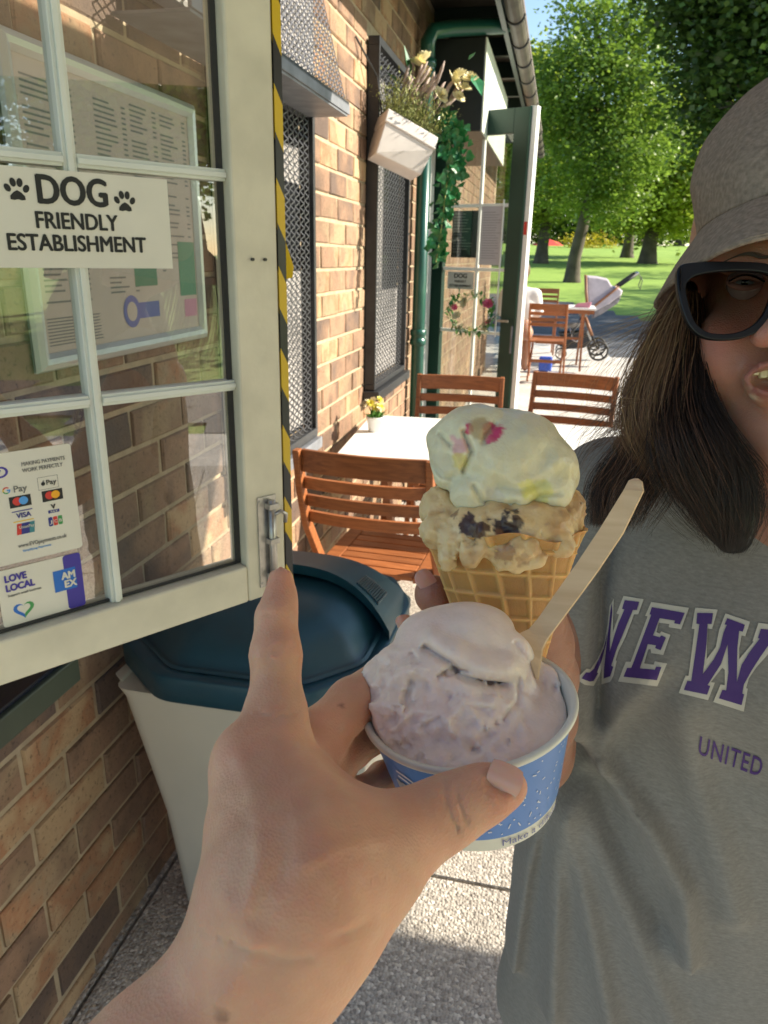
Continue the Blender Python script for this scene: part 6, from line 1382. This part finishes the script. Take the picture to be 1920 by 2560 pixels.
# loops run: front centre, front-left, left, back-left, back, back-right, right, front-right   (px, py, depth)
seam = [(1985, 478, .487), (1838, 522, .515), (1748, 588, .585), (1800, 640, .665), (1985, 655, .705), (2170, 640, .665), (2225, 588, .585), (2132, 522, .515)]
edge = [(1985, 588, .452), (1800, 632, .475), (1640, 752, .585), (1720, 800, .700), (1985, 820, .760), (2250, 800, .700), (2330, 752, .585), (2170, 632, .475)]
mid = [(1985, 545, .462), (1815, 588, .488), (1690, 668, .585), (1765, 715, .685), (1985, 730, .735), (2205, 715, .685), (2280, 668, .585), (2155, 588, .488)]
hat_loft('brim', [seam, mid, edge], thick=.0026)
c1 = [(1985, 400, .490), (1850, 420, .510), (1736, 500, .585), (1795, 540, .66), (1985, 555, .69), (2175, 540, .66), (2234, 500, .585), (2120, 420, .51)]
c2 = [(1985, 330, .500), (1862, 355, .520), (1732, 450, .590), (1800, 470, .65), (1985, 480, .68), (2170, 470, .65), (2238, 450, .59), (2108, 355, .52)]
c3 = [(1985, 245, .520), (1885, 280, .535), (1768, 350, .590), (1820, 360, .64), (1985, 370, .665), (2150, 360, .64), (2202, 350, .59), (2085, 280, .535)]
c4 = [(1985, 190, .545), (1925, 205, .555), (1855, 248, .590), (1890, 260, .62), (1985, 265, .64), (2080, 260, .62), (2115, 248, .59), (2045, 205, .555)]
c5 = [(1985, 175, .575), (1965, 176, .578), (1945, 180, .590), (1960, 184, .60), (1985, 186, .605), (2010, 184, .60), (2025, 180, .59), (2005, 176, .578)]
crn, rows = hat_loft('crown', [[(a, b-2, c-.001) for a, b, c in seam], c1, c2, c3, c4, c5])
# folds pressed into the cloth
me = crn.data
for v in me.vertices:
    pr_ = proj(v.co)
    if not pr_: continue
    x, y, d = pr_
    if d > .60: continue
    # ridge running from upper right to lower left, pinch near the left side
    t = (y-250)/330
    xr = 1890-110*t-20*t*t; dd = (x-xr)/16; v.co += -fw*(.004*math.exp(-dd*dd)*max(0, min(1, (y-200)/80))*max(0, min(1, (520-y)/120)))
    dd = (x-(1755+.10*(y-480)))/9; v.co += fw*(.006*math.exp(-dd*dd)*math.exp(-((y-490)/45)**2))
    v.co += -fw*.0015*noise.noise(Vector((x/55, y/70, 3)))
MB().tube([p-fw*.0018 for p in spl([P(a, b, c-.001) for a, b, c in [((m_[0]*.16+e_[0]*.84), (m_[1]*.16+e_[1]*.84), (m_[2]*.16+e_[2]*.84)) for m_, e_ in zip(mid, edge)]], 10)]+[], .0009, 5, caps=False).build('brim_stitching', M_felt, ht)
# --- hair: inner mass coloured near black for deep shade, + strands
hr_ = thing('hair', None, None); hr_.parent = wm
def hair_mat():
    m, N, L, b = new_mat('brown_hair'); at = N.new('ShaderNodeAttribute'); at.attribute_name = 'tint'; L.new(at.outputs['Color'], b.inputs['Base Color'])
    b.inputs['Roughness'].default_value = .38; b.inputs['Specular IOR Level'].default_value = .5; b.inputs['Sheen Weight'].default_value = .0; return m
M_hair = hair_mat()
F = Field((.16, -.06, .47), (.40, .22, .72), .003)
def hm(px_, py_, d, r): return (C(px_, py_, d), r*d/FPX)
F.chain([hm(1728, 720, .570, 20), hm(1716, 860, .570, 38), hm(1712, 980, .568, 55), hm(1745, 1090, .565, 80), hm(1785, 1200, .560, 84), hm(1815, 1290, .553, 62), hm(1832, 1350, .548, 36)], .012)
F.chain([hm(1750, 900, .600, 60), hm(1780, 1080, .600, 90), hm(1800, 1180, .60, 90)], .02)
F.noise(.004, 55, 51, 3, aniso=(1, .25, 1))
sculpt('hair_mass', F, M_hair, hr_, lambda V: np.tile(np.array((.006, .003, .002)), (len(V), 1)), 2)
G = np.random.default_rng(5)
HV, HQ, HC = [], [], []
def strand(pts, r0, col, n=14):
    P_ = [np.array(p, float) for p in pts]; m_ = len(P_); out = []
    for i in range(n):
        t = i/(n-1)*(m_-1); a = min(int(t), m_-2); f = t-a; p0, p1, p2, p3 = P_[max(a-1, 0)], P_[a], P_[a+1], P_[min(a+2, m_-1)]
        out.append(.5*((2*p1)+(-p0+p2)*f+(2*p0-5*p1+4*p2-p3)*f*f+(-p0+3*p1-3*p2+p3)*f**3))
    out = np.array(out); base = sum(len(v) for v in HV); vs = []
    for i in range(n):
        d = out[min(i+1, n-1)]-out[max(i-1, 0)]; d /= np.linalg.norm(d)+1e-9; s1 = np.cross(d, [0, 0, 1.]); s1 /= np.linalg.norm(s1)+1e-9; s2 = np.cross(d, s1); r = r0*(1-.75*(i/(n-1))**2)
        for a in (0, 2.094, 4.189): vs.append(out[i]+(s1*math.cos(a)+s2*math.sin(a))*r)
    HV.append(np.array(vs)); q = []
    for i in range(n-1):
        for k in range(3): q.append((base+i*3+k, base+i*3+(k+1) % 3, base+(i+1)*3+(k+1) % 3, base+(i+1)*3+k))
    HQ.append(np.array(q)); HC.append(np.tile(np.array(col)[None], (len(vs), 1)))
def fam(keys, n, spread, r, cols_, jit=.006, seed=0, shift=(0, 0)):
    # keys: list of (px, py, d); spread: px width across the lock at each key
    g = np.random.default_rng(seed)
    for k in range(n):
        u = g.normal(0, .5); v = g.normal(0, .5); c = cols_[g.integers(len(cols_))]; c = np.array(c)*g.uniform(.7, 1.35)
        tl_ = g.uniform(.82, 1.0); pts = []
        for i, (x, y, d) in enumerate(keys):
            w = spread[i]; wob = g.normal(0, 2.0+i*1.2); pts.append(C(x+u*w+wob, y+v*w*.35+g.normal(0, 3), d+v*w*d/FPX*.8))
        m_ = max(3, int(round(len(pts)*tl_))); strand(pts[:m_], r*g.uniform(.7, 1.3), c)
br = [(.17, .085, .045), (.12, .055, .028), (.22, .125, .065), (.09, .040, .022)]; dk_shade = [(.014, .007, .004), (.024, .012, .006), (.009, .005, .003)]; ltb = [(.30, .19, .085), (.24, .145, .065), (.17, .10, .05)]  # darkest set has the deep shade under the hat put into its colour
fam([(1700, 735, .548), (1668, 800, .540), (1632, 890, .535), (1600, 980, .535), (1582, 1060, .535), (1604, 1130, .538), (1650, 1190, .54)], 660, [20, 30, 42, 48, 44, 44, 46], .00019, br+ltb, seed=1)
fam([(1712, 735, .552), (1695, 800, .545), (1672, 900, .540), (1645, 1000, .538), (1640, 1090, .538), (1668, 1160, .54), (1700, 1230, .545)], 840, [22, 34, 46, 52, 50, 50, 55], .00019, ltb+br, seed=2)
fam([(1725, 735, .555), (1712, 830, .545), (1700, 930, .540), (1690, 1040, .535), (1712, 1150, .530), (1760, 1250, .532), (1810, 1345, .535)], 1190, [18, 34, 44, 60, 90, 95, 55], .00023, dk_shade+[br[3]], seed=3)
fam([(1735, 760, .550), (1735, 880, .540), (1750, 1000, .535), (1790, 1110, .532), (1830, 1200, .530), (1840, 1290, .530), (1830, 1375, .535)], 1020, [14, 22, 34, 60, 80, 80, 40], .00023, dk_shade, seed=4)
fam([(1690, 960, .555), (1650, 1060, .555), (1590, 1130, .560), (1530, 1190, .563), (1500, 1250, .560), (1490, 1310, .558)], 756, [55, 60, 52, 44, 34, 26], .00021, dk_shade+[br[1], br[3]], seed=5)
fam([(1680, 1000, .555), (1660, 1090, .553), (1620, 1180, .552), (1580, 1250, .550), (1560, 1310, .548)], 864, [70, 80, 90, 90, 70], .00021, dk_shade+br[:2], seed=6)
fam([(1650, 900, .545), (1590, 1000, .55), (1520, 1080, .555), (1470, 1120, .56), (1440, 1180, .56)], 60, [60, 90, 100, 70, 50], .00020, br+dk_shade[:1], seed=7)
fam([(1680, 800, .545), (1600, 850, .545), (1540, 900, .548), (1500, 980, .55), (1520, 1060, .552)], 50, [50, 110, 150, 150, 140], .00013, ltb, seed=8)
fam([(1690, 770, .545), (1620, 800, .54), (1560, 830, .54), (1500, 870, .545)], 26, [30, 80, 110, 100], .00012, ltb, seed=9)
fam([(1650, 1030, .545), (1580, 1040, .545), (1520, 1060, .548), (1470, 1090, .55)], 60, [90, 110, 120, 110], .00015, br, seed=10)
# the other side of the head
fam([(2215, 735, .565), (2240, 860, .560), (2260, 1000, .56), (2240, 1120, .56), (2200, 1250, .56)], 500, [40, 70, 90, 100, 90], .00045, dk_shade, seed=11)
fam([(1985, 660, .670), (1985, 800, .690), (1985, 1000, .70), (1985, 1180, .70)], 500, [90, 140, 170, 170], .0006, dk_shade, seed=12)
np_mesh('hair_strands', to_world(np.concatenate(HV)), np.concatenate(HQ), M_hair, parent=hr_, cols=np.concatenate(HC))['kind'] = 'stuff'
# --- shirt
def heather():
    m, N, L, b = new_mat('heather_grey_jersey'); tc = N.new('ShaderNodeTexCoord'); mp = N.new('ShaderNodeMapping'); mp.inputs['Scale'].default_value = (170, 170, 520)
    n = N.new('ShaderNodeTexNoise'); n.inputs['Scale'].default_value = 1; n.inputs['Detail'].default_value = 6; n.inputs['Roughness'].default_value = .75; L.new(tc.outputs['Object'], mp.inputs[0]); L.new(mp.outputs[0], n.inputs['Vector'])
    cr = N.new('ShaderNodeValToRGB'); cr.color_ramp.elements[0].position = .3; cr.color_ramp.elements[1].position = .72; cr.color_ramp.elements[0].color = (.175, .158, .136, 1); cr.color_ramp.elements[1].color = (.275, .255, .225, 1)
    L.new(n.outputs[0], cr.inputs[0]); L.new(cr.outputs[0], b.inputs['Base Color']); b.inputs['Roughness'].default_value = .95; b.inputs['Specular IOR Level'].default_value = .1; b.inputs['Sheen Weight'].default_value = .15
    bp = N.new('ShaderNodeBump'); bp.inputs['Strength'].default_value = .08; bp.inputs['Distance'].default_value = .0006; L.new(n.outputs[0], bp.inputs['Height']); L.new(bp.outputs[0], b.inputs['Normal']); return m
M_shirt = heather()
def W(x, y, z): return CR @ (np.array([x, y, z])-CO)
WA = [CR @ np.array(v, float) for v in ((1, 0, 0), (0, 1, 0), (0, 0, 1))]
lo = [-.02, -.62, .44]; hi = [.42, .12, .98]
F = Field(lo, hi, .0048)
for (c, r_) in (((1.015, .658, 1.10), (.178, .090, .15)), ((1.015, .656, .95), (.185, .090, .20)), ((1.015, .658, .78), (.205, .098, .22)), ((1.015, .662, .60), (.212, .106, .22))): F.ell(W(*c), r_, .05, axes=WA)
F.ell(W(1.015, .605, 1.085), (.125, .060, .075), .04, axes=WA)
F.cone(W(.875, .685, 1.200), W(1.155, .685, 1.200), .046, .046, .03); F.cone(W(.93, .675, 1.215), W(1.10, .675, 1.215), .045, .045, .03)
F.chain([(W(.862, .685, 1.195), .050), (W(.843, .650, 1.10), .052), (W(.838, .625, 1.035), .054)], .02)
F.chain([(W(1.168, .685, 1.195), .050), (W(1.20, .69, 1.10), .052), (W(1.215, .69, 1.02), .054)], .02)
PW = np.stack([F.X, F.Y, F.Z], -1).reshape(-1, 3) @ CR; PW += CO; wx = PW[:, 0].reshape(F.f.shape).astype(np.float32); wz = PW[:, 2].reshape(F.f.shape).astype(np.float32); wy = PW[:, 1].reshape(F.f.shape).astype(np.float32)
def fold(pts, wdt, amp):
    best = np.full(F.f.shape, 9., np.float32)
    for (a, b) in zip(pts[:-1], pts[1:]):
        dx, dz = b[0]-a[0], b[1]-a[1]; t = np.clip(((wx-a[0])*dx+(wz-a[1])*dz)/(dx*dx+dz*dz), 0, 1); d = np.hypot(wx-a[0]-t*dx, wz-a[1]-t*dz); best = np.minimum(best, d)
    F.f -= 2.0*amp*np.exp(-(best/(1.0*wdt))**2)*(wy < .72)
fold([(.832, .925), (.822, .81), (.818, .68)], .008, .008); fold([(.845, .915), (.852, .81), (.862, .66)], .010, .009); fold([(.850, .925), (.885, .80), (.925, .66)], .010, .008); fold([(.86, .93), (.93, .80), (.99, .68)], .012, .007)
fold([(.838, 1.03), (.865, .99), (.92, .935), (.955, .88), (.97, .80)], .010, .012); fold([(.93, 1.06), (.945, 1.00), (.975, .93), (1.00, .86)], .014, .006); fold([(.99, 1.08), (1.02, .98)], .02, .005)
fold([(.868, 1.20), (.862, 1.13), (.866, 1.06), (.87, 1.02)], .007, -.009); fold([(.855, 1.0), (.90, .90), (.95, .82)], .012, -.006); fold([(.905, 1.09), (.88, 1.02), (.87, .96)], .010, .005)
F.f -= .0035*fbm(wx*16, wy*10, wz*7, 61, 3).astype(np.float32)
F.f = np.maximum(F.f, (.56-wz)); hm_ = (wz-1.01-.25*(wx-.84))*(-1); F.f = np.where((wx < .875-.0*wz) & (wz < 1.02) & (wz > .97) & False, 1, F.f)
F.ell(W(1.012, .640, 1.262), (.070, .075, .055), .006, sub=True, axes=WA)
shirt = sculpt('shirt', F, M_shirt, wm, None, 2)
bm = bmesh.new(); bm.from_mesh(shirt.data); seen = set(); isl = []
for v in bm.verts:
    if v in seen: continue
    st_ = [v]; seen.add(v); cur_ = []
    while st_:
        q = st_.pop(); cur_.append(q)
        for e in q.link_edges:
            w = e.other_vert(q)
            if w not in seen: seen.add(w); st_.append(w)
    isl.append(cur_)
isl.sort(key=len, reverse=True); bmesh.ops.delete(bm, geom=[v for i_ in isl[1:] for v in i_], context='VERTS'); bm.to_mesh(shirt.data); bm.free()
# collar rib
cp = []
for k in range(33):
    a = 2*math.pi*k/32; cp.append(Vector((1.010+.071*math.cos(a), .660+.070*math.sin(a), 1.238-.012*max(0, -math.sin(a)))))
MB().tube(cp, .0045, 8, caps=False).build('collar', M_shirt, wm, smooth=True)
bpy.context.view_layer.update()
bvh = BVHTree.FromObject(shirt, bpy.context.evaluated_depsgraph_get())
def print_on(name, poly, m_, off, sc=.3014, o=(1420, 1440), cuts=True):
    bm = bmesh.new(); vs = [bm.verts.new((o[0]+x*sc, o[1]+y*sc, 0)) for x, y in poly]; es = [bm.edges.new((vs[i], vs[(i+1) % len(vs)])) for i in range(len(vs))]
    bmesh.ops.triangle_fill(bm, edges=es, use_beauty=True)
    for _ in range(4):
        le = [e for e in bm.edges if e.calc_length() > 7]
        if not le: break
        bmesh.ops.subdivide_edges(bm, edges=le, cuts=1); bmesh.ops.triangulate(bm, faces=bm.faces)
    for v in bm.verts:
        r_ = ray(v.co.x, v.co.y).normalized(); h = bvh.ray_cast(CAM, r_)
        v.co = (h[0]-r_*off) if h[0] else CAM+r_*.66
    me = bpy.data.meshes.new(name); bm.to_mesh(me); bm.free(); me.materials.append(m_); ob = bpy.data.objects.new(name, me); COL.objects.link(ob); ob.parent = wm; me.shade_smooth(); return ob
M_pw = mat('letter_white', (.52, .47, .38), .6); M_pp = mat('letter_purple', (.055, .018, .135), .65)
Nw = [(380, 185), (366, 215), (345, 250), (330, 400), (300, 560), (250, 680), (185, 775), (155, 768), (65, 855), (140, 903), (213, 912), (262, 820), (280, 760), (278, 898), (350, 878), (376, 830), (405, 705), (395, 700), (420, 620), (480, 500), (548, 318), (583, 318), (628, 192), (460, 165), (402, 312), (425, 318), (372, 465)]
Np1 = [(362, 225), (350, 300), (338, 420), (325, 520), (312, 640), (300, 760), (295, 850), (350, 832), (376, 752), (358, 745), (408, 590), (440, 520), (505, 360), (538, 282), (570, 282), (590, 214), (470, 200), (448, 272), (468, 278), (420, 385), (385, 490), (345, 630), (348, 500), (358, 380), (366, 300)]
Np2 = [(326, 470), (296, 600), (255, 690), (215, 770), (180, 800), (150, 800), (112, 850), (180, 876), (212, 872), (250, 808), (240, 800), (280, 700), (296, 640), (316, 560)]
Ew = [(690, 215), (1003, 264), (938, 442), (835, 424), (840, 398), (752, 388), (735, 465), (760, 478), (775, 460), (850, 487), (790, 655), (690, 640), (685, 605), (665, 610), (632, 725), (710, 735), (720, 708), (822, 725), (740, 915), (415, 875), (480, 710), (520, 712), (660, 335), (640, 330)]
Ep = [(695, 258), (968, 306), (928, 402), (880, 392), (888, 370), (760, 350), (705, 492), (760, 508), (775, 492), (812, 512), (768, 615), (722, 598), (730, 575), (662, 565), (595, 765), (720, 778), (730, 752), (775, 755), (738, 865), (460, 835), (490, 762), (525, 762), (690, 322), (676, 318)]
Ww = [(1055, 262), (1242, 278), (1195, 440), (1158, 435), (1150, 690), (1225, 590), (1255, 440), (1258, 435), (1305, 310), (1510, 378), (1470, 500), (1440, 492), (1420, 600), (1420, 690), (1540, 545), (1530, 540), (1580, 388), (1760, 410), (1760, 600), (1659, 650), (1560, 760), (1500, 850), (1478, 930), (1492, 935), (1458, 1125), (1205, 1045), (1265, 900), (1300, 905), (1300, 780), (1280, 760), (1185, 880), (1218, 885), (1162, 1030), (918, 970), (975, 825), (1000, 828), (1050, 440), (1025, 438)]
Wp = [(1072, 306), (1203, 308), (1190, 398), (1158, 398), (1150, 560), (1118, 815), (1210, 690), (1262, 590), (1290, 470), (1318, 405), (1298, 402), (1322, 350), (1468, 405), (1450, 462), (1420, 455), (1405, 600), (1400, 880), (1440, 740), (1500, 640), (1590, 520), (1575, 515), (1600, 440), (1740, 450), (1740, 560), (1659, 580), (1590, 680), (1520, 790), (1460, 900), (1445, 975), (1462, 982), (1440, 1072), (1252, 1015), (1280, 945), (1312, 950), (1330, 800), (1325, 565), (1270, 730), (1180, 870), (1158, 905), (1180, 912), (1155, 985), (960, 945), (990, 870), (1022, 872), (1062, 600), (1090, 400), (1065, 395)]
for poly in (Nw, Ew, Ww): print_on('letter_outline', poly, M_pw, .0012)
for poly in (Np1, Np2, Ep, Wp): print_on('letter', poly, M_pp, .0019)
# further letters continue out of the frame: Y
cu = bpy.data.curves.new('t', 'FONT'); cu.body = 'UNITED'; cu.size = 1.42; cu.offset = .012; cu.space_character = 1.12; cu.resolution_u = 3
t = bpy.data.objects.new('t', cu); COL.objects.link(t); me = bpy.data.meshes.new_from_object(t.evaluated_get(bpy.context.evaluated_depsgraph_get())); bpy.data.objects.remove(t)
wmax = max(v.co.x for v in me.vertices); hmax = max(v.co.y for v in me.vertices)
for v in me.vertices:
    u, w = v.co.x/wmax, v.co.y/hmax; x = 1743+157*u+6*w+w*4*u; y = 1884+58*u-44*w
    r_ = ray(x, y).normalized(); h = bvh.ray_cast(CAM, r_); v.co = (h[0]-r_*.0014) if h[0] else CAM+r_*.6
me.materials.clear(); me.materials.append(M_pp); ob = bpy.data.objects.new('lettering', me); COL.objects.link(ob); ob.parent = wm
# --- trousers and shoes (below the frame)
M_jean = mat('dark_denim', (.03, .04, .07), .9, noise_amt=.2, scale=60); M_shoe = mat('white_trainer', (.6, .6, .58), .6)
s = MB()
for sx in (-1, 1): s.tube([(1.015+sx*.085, .70, .66), (1.015+sx*.10, .70, .45), (1.015+sx*.11, .71, .06)], [.095, .078, .06], 20)
s.build('trousers', M_jean, wm, smooth=True)
for sx in (-1, 1): MB().hexa([(1.015+sx*.12-.045, .55, .005), (1.015+sx*.12+.045, .55, .005), (1.015+sx*.12+.04, .79, .005), (1.015+sx*.12-.04, .79, .005), (1.015+sx*.12-.035, .58, .05), (1.015+sx*.12+.035, .58, .05), (1.015+sx*.12+.035, .78, .09), (1.015+sx*.12-.035, .78, .09)]).build('shoe', M_shoe, wm, bevel=.015)

# ================================================================== SEATED PERSON IN WHITE (mostly behind the door edge)
pw = thing('person', 'person in a white top at the far table, mostly hidden by the glazed door edge', 'person')
cP = on_y(1306, 735, 8.95); bx, by, bz = cP.x-.02, 8.95, ground_z(8.95)
V0 = [W(bx-.5, by-.6, bz-.1), W(bx+.5, by+.6, bz+1.5), W(bx+.5, by-.6, bz-.1), W(bx-.5, by+.6, bz+1.5), W(bx-.5, by-.6, bz+1.5), W(bx+.5, by+.6, bz-.1)]
F = Field(list(np.min(V0, 0)), list(np.max(V0, 0)), .024)
def Wb(x, y, z): return W(bx+x, by+y, bz+z)
F.ell(Wb(0, 0, 1.16), (.075, .09, .11), .02, axes=WA); F.cone(Wb(0, 0, 1.06), Wb(0, 0, .98), .05, .06, .03)
for sx in (-1, 1):
    F.chain([(Wb(sx*.16, 0, .93), .055), (Wb(sx*.20, .05, .72), .045), (Wb(sx*.12, .28, .76), .035)], .03); F.chain([(Wb(sx*.09, 0, .50), .085), (Wb(sx*.10, .40, .48), .065), (Wb(sx*.10, .42, .05), .045)], .03)
F.ell(Wb(0, 0, .60), (.15, .11, .15), .03, axes=WA)
sculpt('body', F, M_skin2, pw, lambda V: np.tile(np.array((.42, .24, .17)), (len(V), 1)), 1)
F = Field(list(np.min(V0, 0)), list(np.max(V0, 0)), .024)
F.ell(Wb(0, 0, .80), (.19, .13, .22), .04, axes=WA); F.cone(Wb(-.15, 0, .93), Wb(.15, 0, .93), .07, .07, .05)
for sx in (-1, 1): F.chain([(Wb(sx*.17, 0, .93), .07), (Wb(sx*.21, .04, .74), .065)], .03)
sculpt('white_top', F, mat('white_cotton', (.75, .74, .72), .9), pw, None, 1)
F = Field(list(np.min(V0, 0)), list(np.max(V0, 0)), .024); F.ell(Wb(0, -.03, 1.19), (.09, .10, .12), .02, axes=WA); F.ell(Wb(0, -.06, 1.05), (.07, .05, .12), .02, axes=WA)
sculpt('hair', F, mat('chestnut_hair', (.09, .04, .02), .6), pw, None, 1)
